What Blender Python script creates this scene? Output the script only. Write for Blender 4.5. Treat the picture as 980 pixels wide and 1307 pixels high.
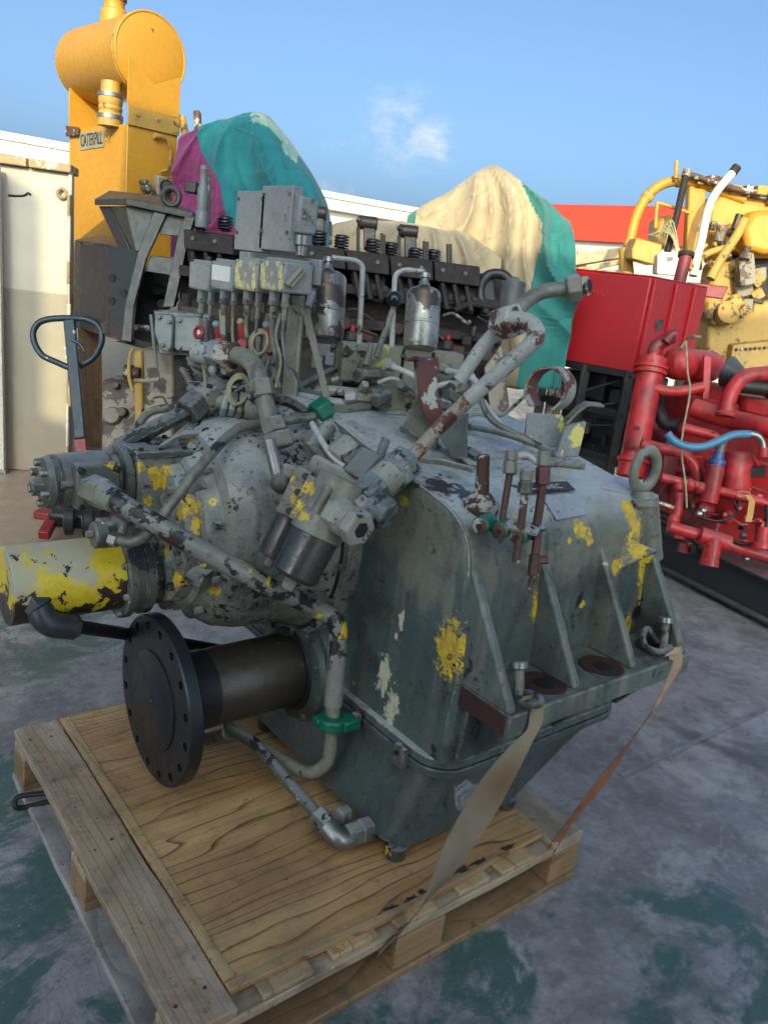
import bpy, bmesh, math, random
from math import sin, cos, pi, radians, sqrt
from mathutils import Vector, Matrix, noise

random.seed(7)
scene = bpy.context.scene
for o in list(bpy.data.objects):
    bpy.data.objects.remove(o, do_unlink=True)
COL = scene.collection

# ------------------------------------------------------------------ camera
CAMP = Vector((-0.682, -1.14, 1.65))
YAW, PITCH, ROLL, FPX = radians(39.688), radians(16.52), radians(7.057), 1009.0
_f = Vector((sin(YAW) * cos(PITCH), cos(YAW) * cos(PITCH), -sin(PITCH)))
_r0 = Vector((cos(YAW), -sin(YAW), 0))
_u0 = _r0.cross(_f)
RV = _r0 * cos(ROLL) + _u0 * sin(ROLL)
UV = -_r0 * sin(ROLL) + _u0 * cos(ROLL)
cam = bpy.data.cameras.new('camera')
camo = bpy.data.objects.new('camera', cam)
COL.objects.link(camo)
m = Matrix((RV, UV, -_f)).transposed().to_4x4()
m.translation = CAMP
camo.matrix_world = m
cam.sensor_fit = 'VERTICAL'
cam.sensor_height = 36.0
cam.lens = 36.0 * FPX / 1307.0
cam.clip_start = 0.05
cam.clip_end = 3000
scene.camera = camo
CR = _r0.copy()                                   # level direction to the right of the view
CF = Vector((sin(YAW), cos(YAW), 0))              # level direction away from the viewer
ZV = Vector((0, 0, 1))

# ------------------------------------------------------------------ light
SUN_EL = radians(24)
SUN_SIDE = radians(1)
SDIR = (-CF * cos(SUN_SIDE) - CR * sin(SUN_SIDE)) * cos(SUN_EL) + ZV * sin(SUN_EL)   # towards the sun
world = bpy.data.worlds.new('World')
scene.world = world
world.use_nodes = True
wn, wl = world.node_tree.nodes, world.node_tree.links
bg = wn['Background']
sky = wn.new('ShaderNodeTexSky')
sky.sky_type = 'NISHITA'
sky.sun_disc = False
sky.sun_elevation = SUN_EL
sky.sun_rotation = math.atan2(SDIR.x, SDIR.y)
sky.altitude = 0
sky.air_density = 0.45
sky.dust_density = 6.0
sky.ozone_density = 6.5
bg.inputs[1].default_value = 0.122
# a few thin clouds, mixed into the sky by direction
tc = wn.new('ShaderNodeTexCoord')
def _cloud(direction, size, scale, lo, hi, off):
    d = wn.new('ShaderNodeVectorMath'); d.operation = 'DISTANCE'; d.inputs[1].default_value = direction
    wl.new(tc.outputs['Generated'], d.inputs[0])
    near = wn.new('ShaderNodeMapRange'); near.inputs[1].default_value = size * 0.25; near.inputs[2].default_value = size
    near.inputs[3].default_value = 1; near.inputs[4].default_value = 0
    wl.new(d.outputs['Value'], near.inputs[0])
    mp = wn.new('ShaderNodeMapping'); mp.inputs['Location'].default_value = off; mp.inputs['Scale'].default_value = (1, 1, 1.7)
    nz = wn.new('ShaderNodeTexNoise'); nz.inputs['Scale'].default_value = scale; nz.inputs['Detail'].default_value = 8; nz.inputs['Roughness'].default_value = 0.62
    wl.new(tc.outputs['Generated'], mp.inputs[0]); wl.new(mp.outputs[0], nz.inputs['Vector'])
    r = wn.new('ShaderNodeMapRange'); r.inputs[1].default_value = lo; r.inputs[2].default_value = hi; r.inputs[4].default_value = 0.75
    wl.new(nz.outputs[0], r.inputs[0])
    k = wn.new('ShaderNodeMath'); k.operation = 'MULTIPLY'; wl.new(near.outputs[0], k.inputs[0]); wl.new(r.outputs[0], k.inputs[1])
    return k.outputs[0]
def _dirpx(px, py):
    return tuple((_f + RV * ((px - 490) / FPX) - UV * ((py - 653.5) / FPX)).normalized())
_prev = sky.outputs[0]
for (px, py, size, scale, lo, hi, off) in ((512, 163, 0.055, 18, 0.42, 0.85, (0.3, 0.1, 0)), (556, 186, 0.035, 20, 0.45, 0.8, (1.3, 0.4, 0)), (450, 228, 0.06, 14, 0.48, 1.0, (2.2, 0, 1)),
                                           (-900, -200, 0.5, 4, 0.5, 0.8, (1, 2, 3)), (2300, 100, 0.5, 4, 0.5, 0.8, (5, 2, 3)), (400, -1900, 0.5, 4, 0.52, 0.8, (7, 2, 3))):
    mixc = wn.new('ShaderNodeMix'); mixc.data_type = 'RGBA'; mixc.inputs[7].default_value = (2.6, 2.5, 2.5, 1)
    wl.new(_cloud(_dirpx(px, py), size, scale, lo, hi, off), mixc.inputs[0]); wl.new(_prev, mixc.inputs[6]); _prev = mixc.outputs[2]
wl.new(_prev, bg.inputs[0])
sun = bpy.data.lights.new('sun', 'SUN')
sun.energy = 2.0
sun.angle = radians(0.5)
sun.color = (0.72, 0.625, 0.50)
suno = bpy.data.objects.new('sun', sun)
COL.objects.link(suno)
suno.rotation_euler = (-SDIR).to_track_quat('-Z', 'Y').to_euler()
suno.location = (0, 0, 20)
scene.view_settings.view_transform = 'Standard'
scene.view_settings.look = 'None'
scene.view_settings.exposure = 1.9
scene.view_settings.gamma = 1.0
scene.view_settings.use_white_balance = True          # the camera is balanced for the open shade
scene.view_settings.white_balance_temperature = 8500
scene.view_settings.white_balance_tint = -6

# ------------------------------------------------------------------ placing: from a point of the photograph (980 x 1307) onto a plane of the place
def _ray(px, py):
    return _f + RV * ((px - 490) / FPX) - UV * ((py - 653.5) / FPX)
def ax(px, py, x):
    d = _ray(px, py); return CAMP + d * ((x - CAMP.x) / d.x)
def ay(px, py, y):
    d = _ray(px, py); return CAMP + d * ((y - CAMP.y) / d.y)
def az(px, py, z):
    d = _ray(px, py); return CAMP + d * ((z - CAMP.z) / d.z)
def ad(px, py, d):
    return CAMP + _ray(px, py) * d
def dep(P):
    return (Vector(P) - CAMP).dot(_f)
def V(*a):
    return Vector(a)

# ------------------------------------------------------------------ materials
class NT:
    def __init__(s, name):
        s.m = bpy.data.materials.new(name); s.m.use_nodes = True
        s.n, s.l = s.m.node_tree.nodes, s.m.node_tree.links
        s.b = s.n['Principled BSDF']
        t = s.n.new('ShaderNodeTexCoord'); s.co = t.outputs['Object']
        g = s.n.new('ShaderNodeNewGeometry'); s.pos = g.outputs['Position']; s.nor = g.outputs['Normal']
    def math(s, op, a, b=None, clamp=False):
        n = s.n.new('ShaderNodeMath'); n.operation = op; n.use_clamp = clamp
        for i, v in enumerate((a, b)):
            if v is None: continue
            if isinstance(v, (int, float)): n.inputs[i].default_value = v
            else: s.l.new(v, n.inputs[i])
        return n.outputs[0]
    def noise(s, scale, detail=5, rough=0.6, dist=0.0, vec=None, stretch=None, loc=None):
        n = s.n.new('ShaderNodeTexNoise')
        n.inputs['Scale'].default_value = scale; n.inputs['Detail'].default_value = detail
        n.inputs['Roughness'].default_value = rough; n.inputs['Distortion'].default_value = dist
        v = vec or s.pos
        if stretch or loc:
            mp = s.n.new('ShaderNodeMapping')
            if stretch: mp.inputs['Scale'].default_value = stretch
            if loc: mp.inputs['Location'].default_value = loc
            s.l.new(v, mp.inputs[0]); v = mp.outputs[0]
        s.l.new(v, n.inputs['Vector'])
        return n.outputs[0]
    def ramp(s, fac, lo, hi, a=0.0, b=1.0):
        n = s.n.new('ShaderNodeMapRange'); n.clamp = True
        n.inputs[1].default_value = lo; n.inputs[2].default_value = hi
        n.inputs[3].default_value = a; n.inputs[4].default_value = b
        s.l.new(fac, n.inputs[0]); return n.outputs[0]
    def mix(s, fac, a, b, mode='MIX'):
        n = s.n.new('ShaderNodeMix'); n.data_type = 'RGBA'; n.blend_type = mode
        for i, v in ((0, fac), (6, a), (7, b)):
            if isinstance(v, (int, float)): n.inputs[i].default_value = v
            elif isinstance(v, tuple): n.inputs[i].default_value = (*v[:3], 1)
            else: s.l.new(v, n.inputs[i])
        return n.outputs[2]
    def dist(s, c):
        n = s.n.new('ShaderNodeVectorMath'); n.operation = 'DISTANCE'
        s.l.new(s.pos, n.inputs[0]); n.inputs[1].default_value = c
        return n.outputs['Value']
    def sdist(s, c, sc):                    # distance with per axis stretch
        n = s.n.new('ShaderNodeVectorMath'); n.operation = 'SUBTRACT'
        s.l.new(s.pos, n.inputs[0]); n.inputs[1].default_value = c
        k = s.n.new('ShaderNodeVectorMath'); k.operation = 'MULTIPLY'
        s.l.new(n.outputs[0], k.inputs[0]); k.inputs[1].default_value = sc
        q = s.n.new('ShaderNodeVectorMath'); q.operation = 'LENGTH'
        s.l.new(k.outputs[0], q.inputs[0]); return q.outputs['Value']
    def bump(s, h, strength=0.3, dist=0.01):
        n = s.n.new('ShaderNodeBump'); n.inputs['Strength'].default_value = strength
        n.inputs['Distance'].default_value = dist
        s.l.new(h, n.inputs['Height']); s.l.new(n.outputs[0], s.b.inputs['Normal'])
    def done(s, col, rough=0.5, metal=0.0, spec=0.5):
        for k, v in (('Base Color', col), ('Roughness', rough), ('Metallic', metal), ('Specular IOR Level', spec)):
            if isinstance(v, tuple): s.b.inputs[k].default_value = (*v[:3], 1)
            elif isinstance(v, (int, float)): s.b.inputs[k].default_value = v
            else: s.l.new(v, s.b.inputs[k])
        return s.m

def worn(name, base, var=None, chips=(), drip=None, rough=0.45, metal=0.0, spots=(), streak=None, bump=0.35, spotcol=(0.64, 0.44, 0.028), grime=None, topdust=None, speck=None, edge=None, spots2=(), upper=None, mottle=0.0):
    """old paint: base with tonal variation, chips [(colour, scale, threshold)], drips running down, spots at places"""
    t = NT(name)
    n1 = t.noise(3.5, 6, 0.6)
    n1b = t.noise(26, 6, 0.65)
    c = t.mix(t.ramp(n1, 0.3, 0.7), base, var or tuple(x * 0.7 for x in base))
    c = t.mix(t.ramp(n1b, 0.38, 0.75, 0, 0.28), c, tuple(x * 0.55 for x in base))
    if upper:                                # faded, dusty paint above a ragged line
        sz = t.n.new('ShaderNodeSeparateXYZ'); t.l.new(t.pos, sz.inputs[0])
        un = t.noise(7, 7, 0.65, 0.3, stretch=(1.8, 1.8, 0.5), loc=(6, 6, 1))
        k = t.ramp(t.math('ADD', sz.outputs['Z'], t.math('MULTIPLY', t.math('SUBTRACT', un, 0.5), 0.55)), upper[0] - 0.03, upper[0] + 0.03, 0, 0.9)
        c = t.mix(k, c, upper[1])
    if mottle:                               # fine uneven tone of hand brushed, greasy paint
        m1 = t.noise(48, 8, 0.7, 0.2, loc=(3, 8, 5)); m2 = t.noise(150, 4, 0.6, loc=(1, 2, 9))
        c = t.mix(t.ramp(m1, 0.36, 0.50, 0.55 * mottle, 0), c, tuple(x * 0.38 for x in base))
        c = t.mix(t.ramp(m1, 0.56, 0.70, 0, 0.5 * mottle), c, tuple(min(1, x * 1.75 + 0.015) for x in base))
        c = t.mix(t.ramp(m2, 0.56, 0.68, 0, 0.5 * mottle), c, tuple(x * 0.35 for x in base))
    if drip:
        dn = t.noise(7, 5, 0.6, 0.3, stretch=(2.6, 2.6, 0.28))
        c = t.mix(t.ramp(dn, 0.47, 0.68, 0, 0.75), c, drip)
    if streak:
        dn = t.noise(19, 4, 0.6, 0.2, stretch=(2.2, 2.2, 0.10), loc=(3, 1, 0))
        c = t.mix(t.ramp(dn, 0.54, 0.66, 0, 0.6), c, streak)
    if grime:
        gn = t.noise(4.2, 8, 0.68, 0.4, loc=(11, 3, 5)); g2 = t.noise(11, 6, 0.65, 0.3, stretch=(1.6, 1.6, 0.45), loc=(4, 7, 1))
        c = t.mix(t.ramp(gn, 0.50, 0.64, 0, 0.75), c, grime)
        c = t.mix(t.ramp(g2, 0.54, 0.68, 0, 0.7), c, grime)
    if topdust:                              # pale dust on upward faces, doubling as painted sky sheen
        sx = t.n.new('ShaderNodeSeparateXYZ'); t.l.new(t.nor, sx.inputs[0])
        tn = t.noise(9, 6, 0.65)
        c = t.mix(t.math('MULTIPLY', t.ramp(sx.outputs['Z'], 0.45, 0.95, 0, 0.8), t.ramp(tn, 0.25, 0.5)), c, topdust)
    r = t.ramp(n1b, 0.3, 0.7, rough - 0.1, rough + 0.14)
    h = None
    if spots:
        acc = None
        wob = t.noise(36, 9, 0.76, 0.2)
        for (ctr, rad, sc) in spots:
            d = t.sdist(ctr, sc)
            k = t.ramp(t.math('ADD', t.math('MULTIPLY', d, 1.0 / rad), t.math('MULTIPLY', t.math('SUBTRACT', wob, 0.5), 4.6)), 0.95, 1.0, 1, 0)
            acc = k if acc is None else t.math('MAXIMUM', acc, k)
        fl = None
        wf = t.noise(95, 5, 0.7, loc=(5, 3, 8))
        for (ctr, rad, sc) in spots:                # flecks left round each patch
            d = t.sdist(ctr, sc)
            k = t.ramp(t.math('ADD', t.math('MULTIPLY', d, 1.0 / rad), t.math('MULTIPLY', t.math('SUBTRACT', wf, 0.5), 7.0)), 0.55, 0.65, 1, 0)
            fl = k if fl is None else t.math('MAXIMUM', fl, k)
        acc = t.math('MAXIMUM', acc, fl)
        hol = t.noise(55, 7, 0.72, 0.3, loc=(9, 2, 4))
        acc = t.math('MULTIPLY', acc, t.ramp(hol, 0.60, 0.64, 1, 0.08))
        sc_ = t.mix(t.ramp(t.noise(34, 6, 0.7, loc=(1, 1, 7)), 0.38, 0.62), tuple(min(1, x * 1.2) for x in spotcol), (spotcol[0] * 0.62, spotcol[1] * 0.60, spotcol[2] + 0.03))
        c = t.mix(acc, c, sc_); h = t.math('MULTIPLY', acc, -0.6)
    for (lst, col2) in spots2:
        acc = None
        wob = t.noise(34, 9, 0.76, 0.2, loc=(4, 9, 2))
        for (ctr, rad, sc) in lst:
            d = t.sdist(ctr, sc)
            k = t.ramp(t.math('ADD', t.math('MULTIPLY', d, 1.0 / rad), t.math('MULTIPLY', t.math('SUBTRACT', wob, 0.5), 5.0)), 0.80, 0.9, 1, 0)
            acc = k if acc is None else t.math('MAXIMUM', acc, k)
        c = t.mix(acc, c, col2)
    for i, (cc, scale, th) in enumerate(chips):
        cn = t.noise(scale, 9, 0.66, 0.2, loc=(i * 7.3 + 1, i * 3.1, 2))
        big = t.noise(scale * 0.22, 3, 0.5, 0, loc=(i * 2.3, 5, i))
        s_ = t.math('ADD', cn, t.math('MULTIPLY', t.math('SUBTRACT', big, 0.5), 0.55))
        k = t.ramp(s_, th, th + 0.012)
        c = t.mix(k, c, cc)
        h = t.math('MULTIPLY', k, -1.0) if h is None else t.math('SUBTRACT', h, k)
    if edge:
        bv = t.n.new('ShaderNodeBevel'); bv.samples = 2; bv.inputs['Radius'].default_value = 0.005
        dp = t.n.new('ShaderNodeVectorMath'); dp.operation = 'DOT_PRODUCT'
        t.l.new(bv.outputs[0], dp.inputs[0]); t.l.new(t.nor, dp.inputs[1])
        en = t.noise(38, 6, 0.7, loc=(2, 2, 7))
        k = t.math('MULTIPLY', t.ramp(dp.outputs['Value'], 0.985, 0.93, 0, 1), t.ramp(en, 0.50, 0.56))
        c = t.mix(k, c, edge)
    if speck:
        k = t.ramp(t.math('ADD', t.noise(62, 5, 0.62, loc=(8, 1, 3)), t.math('MULTIPLY', t.math('SUBTRACT', n1, 0.5), 0.3)), speck, speck + 0.02, 0, 0.8)
        c = t.mix(k, c, tuple(x * 0.22 for x in base))
        h = t.math('MULTIPLY', k, -0.5) if h is None else t.math('SUBTRACT', h, t.math('MULTIPLY', k, 0.5))
    fine = t.noise(120, 5, 0.6)
    hh = t.math('MULTIPLY', fine, 0.25)
    if h is not None: hh = t.math('ADD', hh, h)
    t.bump(hh, bump, 0.0015)
    return t.done(c, r, metal)

def plain(name, col, rough=0.5, metal=0.0, var=0.25, scale=14, bump=0.15, spec=0.5):
    t = NT(name)
    n = t.noise(scale, 6, 0.62)
    c = t.mix(t.ramp(n, 0.3, 0.7), col, tuple(x * (1 - var) for x in col))
    t.bump(t.noise(scale * 9, 4, 0.6), bump, 0.001)
    return t.done(c, t.ramp(n, 0.3, 0.7, max(0.05, rough - 0.08), rough + 0.1), metal, spec)

def wood(name, light, dark, axis, lines=9.0, tone=(1, 1, 1), wear=(0.30, 0.27, 0.24), wearamt=0.3, cross=1.0, line_amt=0.7, fine=1.0, freq=14.0, dirt=0.8):
    """grain drawn out along one axis; broad cathedral lines from a stretched height field"""
    t = NT(name)
    st = [1, 1, 1]
    st[axis] = 0.16
    st2 = [1, 1, 1]; st2[axis] = 0.025
    st1 = [1, 1, 1]; st1[axis] = 0.22
    fld = t.noise(2.6 * cross, 3, 0.5, 0.35, stretch=tuple(st1))
    sxy = t.n.new('ShaderNodeSeparateXYZ'); t.l.new(t.pos, sxy.inputs[0])
    w = t.math('ADD', t.math('MULTIPLY', fld, lines * 0.85), t.math('MULTIPLY', sxy.outputs[1 if axis == 0 else 0], freq))
    fr = t.math('FRACT', w)
    ln = t.math('MULTIPLY', t.ramp(fr, 0.80, 0.95), t.ramp(fr, 0.965, 1.0, 1, 0))     # late wood lines
    fn = t.noise(75 * fine, 4, 0.6, 0.1, stretch=tuple(st2))
    broad = t.noise(1.7, 3, 0.5, 0.3, stretch=tuple(st), loc=(4, 2, 1))
    patch = t.noise(4, 4, 0.6, 0.4)
    fr2 = t.math('FRACT', t.math('ADD', t.math('MULTIPLY', w, 2.63), t.math('MULTIPLY', t.noise(3, 3, 0.5, 0.2, stretch=tuple(st1), loc=(7, 1, 4)), 3.0)))
    ln2 = t.math('MULTIPLY', t.ramp(fr2, 0.74, 0.93), t.ramp(fr2, 0.95, 1.0, 0.55, 0))
    ln = t.math('MAXIMUM', ln, t.math('MULTIPLY', ln2, t.ramp(t.noise(2.2, 3, 0.5, 0.2, stretch=tuple(st1), loc=(2, 5, 9)), 0.46, 0.6)))
    c = t.mix(t.ramp(broad, 0.35, 0.65), light, tuple(l * 0.78 + d * 0.22 for l, d in zip(light, dark)))
    c = t.mix(t.math('MULTIPLY', ln, t.ramp(patch, 0.3, 0.6, line_amt * 0.35, line_amt)), c, dark)
    c = t.mix(t.ramp(fn, 0.48, 0.75, 0, 0.42), c, tuple(d * 1.3 for d in dark))
    c = t.mix(t.ramp(t.noise(5, 5, 0.6, 0.3, stretch=tuple(st), loc=(1, 9, 3)), 0.42, 0.7, 0, wearamt), c, wear)
    kn = t.n.new('ShaderNodeTexVoronoi'); kn.inputs['Scale'].default_value = 3.4
    mp = t.n.new('ShaderNodeMapping'); s3 = [1, 1, 1]; s3[axis] = 0.5; mp.inputs['Scale'].default_value = s3
    t.l.new(t.pos, mp.inputs[0]); t.l.new(mp.outputs[0], kn.inputs['Vector'])
    c = t.mix(t.ramp(kn.outputs['Distance'], 0.035, 0.075, 0.75, 0), c, tuple(d * 0.55 for d in dark))
    if dirt:                                 # handled, oily, rained on
        d1 = t.noise(2.4, 7, 0.66, 0.5, loc=(12, 4, 2)); d2 = t.noise(13, 7, 0.7, 0.4, loc=(2, 14, 6))
        c = t.mix(t.ramp(d1, 0.46, 0.64, 0, 0.62 * dirt), c, (0.060, 0.040, 0.028))
        c = t.mix(t.ramp(d2, 0.52, 0.68, 0, 0.55 * dirt), c, (0.075, 0.055, 0.042))
        c = t.mix(t.ramp(t.noise(28, 6, 0.7, 0.2, loc=(6, 1, 16)), 0.60, 0.66, 0, 0.6 * dirt), c, (0.035, 0.025, 0.02))
    spk = t.noise(60, 2, 0.5)
    c = t.mix(t.ramp(spk, 0.73, 0.76, 0, 0.7), c, (0.02, 0.017, 0.015))
    c = t.mix(t.ramp(t.noise(47, 2, 0.5, loc=(9, 9, 9)), 0.76, 0.78, 0, 0.6), c, (0.5, 0.46, 0.4))
    t.bump(t.math('ADD', t.math('MULTIPLY', ln, -0.6), t.math('MULTIPLY', fn, -0.8)), 0.35, 0.002)
    return t.done(c, t.ramp(fn, 0.3, 0.7, 0.55, 0.75), 0, 0.35)

# ------------------------------------------------------------------ mesh helpers
class MB:
    def __init__(s): s.bm = bmesh.new()
    def poly(s, pts):
        vs = [s.bm.verts.new(p) for p in pts]
        try: return s.bm.faces.new(vs)
        except ValueError: return None
    def loft(s, rings, cap=True, closed=False):
        R = [[s.bm.verts.new(p) for p in r] for r in rings]
        n = len(R[0])
        rng = range(len(R)) if closed else range(len(R) - 1)
        for i in rng:
            a, b = R[i], R[(i + 1) % len(R)]
            for j in range(n):
                k = (j + 1) % n
                s.bm.faces.new((a[j], a[k], b[k], b[j]))
        if cap and not closed:
            s.bm.faces.new(list(reversed(R[0]))); s.bm.faces.new(R[-1])
        return s
    def hexa(s, bot, top):
        return s.loft([bot, top])
    def box(s, c, size, rot=None):
        hx, hy, hz = (v / 2 for v in size)
        M = rot or Matrix.Identity(3)
        q = lambda z: [Vector(c) + M @ V(x, y, z) for x, y in ((-hx, -hy), (hx, -hy), (hx, hy), (-hx, hy))]
        return s.loft([q(-hz), q(hz)])
    def bb(s, lo, hi):
        return s.box([(a + b) / 2 for a, b in zip(lo, hi)], [abs(b - a) for a, b in zip(lo, hi)])
    def prism(s, pts, vec):
        v = Vector(vec); return s.loft([[Vector(p) for p in pts], [Vector(p) + v for p in pts]])
    @staticmethod
    def basis(d, up=None):
        d = Vector(d).normalized()
        a = Vector(up) if up else (ZV if abs(d.z) < 0.9 else V(1, 0, 0))
        e1 = a.cross(d).normalized(); e2 = d.cross(e1)
        return d, e1, e2
    def lathe(s, p, d, prof, n=28, up=None, caps=True, ph=0.0):
        """prof: (distance along d, radius)"""
        p = Vector(p); d, e1, e2 = s.basis(d, up)
        rings = []
        for t, r in prof:
            r = max(r, 1e-4)
            rings.append([p + d * t + (e1 * cos(ph + 2 * pi * k / n) + e2 * sin(ph + 2 * pi * k / n)) * r for k in range(n)])
        return s.loft(rings, caps)
    def cyl(s, p0, p1, r0, r1=None, n=18, ch=0.0, up=None, ph=0.0):
        p0, p1 = Vector(p0), Vector(p1); L = (p1 - p0).length
        r1 = r0 if r1 is None else r1
        prof = [(0, r0), (L, r1)] if not ch else [(0, r0 - ch), (ch, r0), (L - ch, r1), (L, r1 - ch)]
        return s.lathe(p0, p1 - p0, prof, n, up, True, ph)
    def nut(s, p0, p1, r, up=None, ph=0.3):
        return s.cyl(p0, p1, r, n=6, ch=r * 0.10, up=up, ph=ph)
    def tube(s, pts, r, n=12, fil=0.0, closed=False, caps=True):
        pts = [Vector(p) for p in pts]
        rr = r if isinstance(r, (list, tuple)) else None
        if fil: pts = fillet(pts, fil); rr = None
        if rr is not None and len(rr) != len(pts): rr = [rr[0] + (rr[-1] - rr[0]) * i / (len(pts) - 1) for i in range(len(pts))]
        if rr is None and isinstance(r, (list, tuple)):
            rr = [r[0] + (r[-1] - r[0]) * i / (len(pts) - 1) for i in range(len(pts))]
        rings = []; e1 = None
        for i, p in enumerate(pts):
            if closed: d = (pts[(i + 1) % len(pts)] - pts[i - 1])
            else: d = (pts[min(i + 1, len(pts) - 1)] - pts[max(i - 1, 0)])
            if d.length < 1e-9: d = V(0, 0, 1)
            d.normalize()
            if e1 is None: _, e1, _ = s.basis(d)
            e1 = (e1 - d * e1.dot(d)).normalized(); e2 = d.cross(e1)
            q = rr[i] if rr else r
            rings.append([p + (e1 * cos(2 * pi * k / n) + e2 * sin(2 * pi * k / n)) * q for k in range(n)])
        return s.loft(rings, caps, closed)
    def sphere(s, c, r, n=16, sc=(1, 1, 1), m=10):
        c = Vector(c); rings = []
        for i in range(1, m):
            a = pi * i / m
            rings.append([c + V(sin(a) * cos(2 * pi * k / n) * r * sc[0], sin(a) * sin(2 * pi * k / n) * r * sc[1], -cos(a) * r * sc[2]) for k in range(n)])
        return s.loft(rings)
    def torus(s, c, axis, R, r, n=28, k=10, sc=1.0):
        d, e1, e2 = s.basis(axis)
        pts = [Vector(c) + e1 * cos(2 * pi * i / n) * R + e2 * sin(2 * pi * i / n) * R * sc for i in range(n)]
        return s.tube(pts, r, k, closed=True)
    def strip(s, path, wid, th):
        """flat band: path points, wid = list (or one) of half width vectors, th thickness vectors by normal"""
        path = [Vector(p) for p in path]; rings = []
        for i, p in enumerate(path):
            w = Vector(wid[i]) if isinstance(wid, list) else Vector(wid)
            d = (path[min(i + 1, len(path) - 1)] - path[max(i - 1, 0)]).normalized()
            nn = d.cross(w).normalized() * (th / 2)
            rings.append([p - w - nn, p + w - nn, p + w + nn, p - w + nn])
        return s.loft(rings)

def fillet(pts, rad, k=6):
    pts = [Vector(p) for p in pts]; out = [pts[0]]
    for i in range(1, len(pts) - 1):
        a, b, c = pts[i - 1], pts[i], pts[i + 1]
        u, v = (a - b), (c - b); lu, lv = u.length, v.length
        if lu < 1e-6 or lv < 1e-6: continue
        u.normalize(); v.normalize()
        t = min(rad, lu * 0.48, lv * 0.48)
        p0, p1 = b + u * t, b + v * t
        for j in range(k + 1):
            q = j / k
            out.append(p0 * (1 - q) ** 2 + b * 2 * q * (1 - q) + p1 * q * q)
    out.append(pts[-1]); return out

def spline(pts, k=6):
    pts = [Vector(p) for p in pts]
    P = [pts[0] * 2 - pts[1]] + pts + [pts[-1] * 2 - pts[-2]]
    out = []
    for i in range(1, len(P) - 2):
        for j in range(k):
            t = j / k; a, b, c, d = P[i - 1], P[i], P[i + 1], P[i + 2]
            out.append(0.5 * ((2 * b) + (c - a) * t + (2 * a - 5 * b + 4 * c - d) * t * t + (3 * b - a - 3 * c + d) * t ** 3))
    out.append(pts[-1]); return out

def build(mb, name, mat, parent=None, bevel=0.0, angle=35, label=None, kind=None, seg=2):
    bm = mb.bm
    bmesh.ops.recalc_face_normals(bm, faces=bm.faces[:])
    off = Vector((0, 0, 0))
    if parent is not None: off = Vector(parent['_w'])
    if off.length: bmesh.ops.translate(bm, verts=bm.verts[:], vec=-off)
    me = bpy.data.meshes.new(name); bm.to_mesh(me); bm.free()
    me.polygons.foreach_set('use_smooth', [True] * len(me.polygons))
    me.set_sharp_from_angle(angle=radians(angle))
    if isinstance(mat, (list, tuple)):
        for q in mat: me.materials.append(q)
    else: me.materials.append(mat)
    o = bpy.data.objects.new(name, me); COL.objects.link(o)
    if parent is not None:
        o.parent = parent
        o['_w'] = tuple(off)
    else: o['_w'] = (0, 0, 0)
    if bevel:
        b = o.modifiers.new('bevel', 'BEVEL'); b.width = bevel; b.segments = seg
        b.limit_method = 'ANGLE'; b.angle_limit = radians(40); b.harden_normals = False
    if label: o['label'] = label
    if kind: o['kind'] = kind
    return o

def thing(name, loc, label, cat, group=None):
    o = bpy.data.objects.new(name, None); COL.objects.link(o)
    o.location = loc; o['_w'] = tuple(loc); o.empty_display_size = 0.1
    o['label'] = label; o['category'] = cat
    if group: o['group'] = group
    return o
def tag(o, label, cat, group=None):
    o['label'] = label; o['category'] = cat
    if group: o['group'] = group
    return o
def sub(o):     # a part can parent sub parts: it carries the offset of its thing
    return o

def text_mesh(body, size, depth, origin, xdir, ydir, name, mat, parent, condense=1.0):
    cu = bpy.data.curves.new('lettering', 'FONT'); cu.body = body; cu.size = size; cu.extrude = depth
    ob = bpy.data.objects.new('lettering', cu); COL.objects.link(ob)
    dg = bpy.context.evaluated_depsgraph_get()
    me0 = bpy.data.meshes.new_from_object(ob.evaluated_get(dg))
    bpy.data.objects.remove(ob, do_unlink=True)
    mb = MB(); mb.bm.from_mesh(me0); bpy.data.meshes.remove(me0)
    xd = Vector(xdir).normalized(); yd = Vector(ydir).normalized(); zd = xd.cross(yd).normalized()
    for v in mb.bm.verts:
        x, y, z = v.co
        v.co = Vector(origin) + xd * x * condense + yd * y + zd * z
    return build(mb, name, mat, parent, angle=30)

import functools
worng = functools.partial(worn, speck=0.635, mottle=0.45)
# ------------------------------------------------------------------ the materials in use
YEL = (0.62, 0.42, 0.02)
RUST = (0.055, 0.022, 0.016)
DARKC = (0.018, 0.018, 0.02)
EDG = (0.045, 0.04, 0.038)
M_case = plain('case_undercoat', (0.13, 0.16, 0.15))
M_rib = worng('rib_paint', (0.125, 0.15, 0.135), (0.08, 0.108, 0.104), chips=((DARKC, 14, 0.68), ((0.46, 0.46, 0.33), 9, 0.70), (YEL, 9, 0.72)), drip=(0.22, 0.21, 0.165), rough=0.36, edge=(0.32, 0.33, 0.30), grime=(0.03, 0.034, 0.034))
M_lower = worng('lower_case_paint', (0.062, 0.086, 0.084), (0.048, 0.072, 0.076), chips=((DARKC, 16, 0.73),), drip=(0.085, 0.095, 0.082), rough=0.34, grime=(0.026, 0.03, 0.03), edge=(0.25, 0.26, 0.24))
M_bell = plain('bell_undercoat', (0.2, 0.22, 0.2))
M_valve = plain('valve_undercoat', (0.25, 0.25, 0.2))
M_part = worng('fitting_paint', (0.225, 0.222, 0.178), (0.14, 0.145, 0.122), chips=((DARKC, 30, 0.615), (RUST, 20, 0.70), (YEL, 12, 0.72)), rough=0.40, edge=EDG, grime=(0.035, 0.036, 0.033), topdust=(0.30, 0.32, 0.32))
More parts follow.
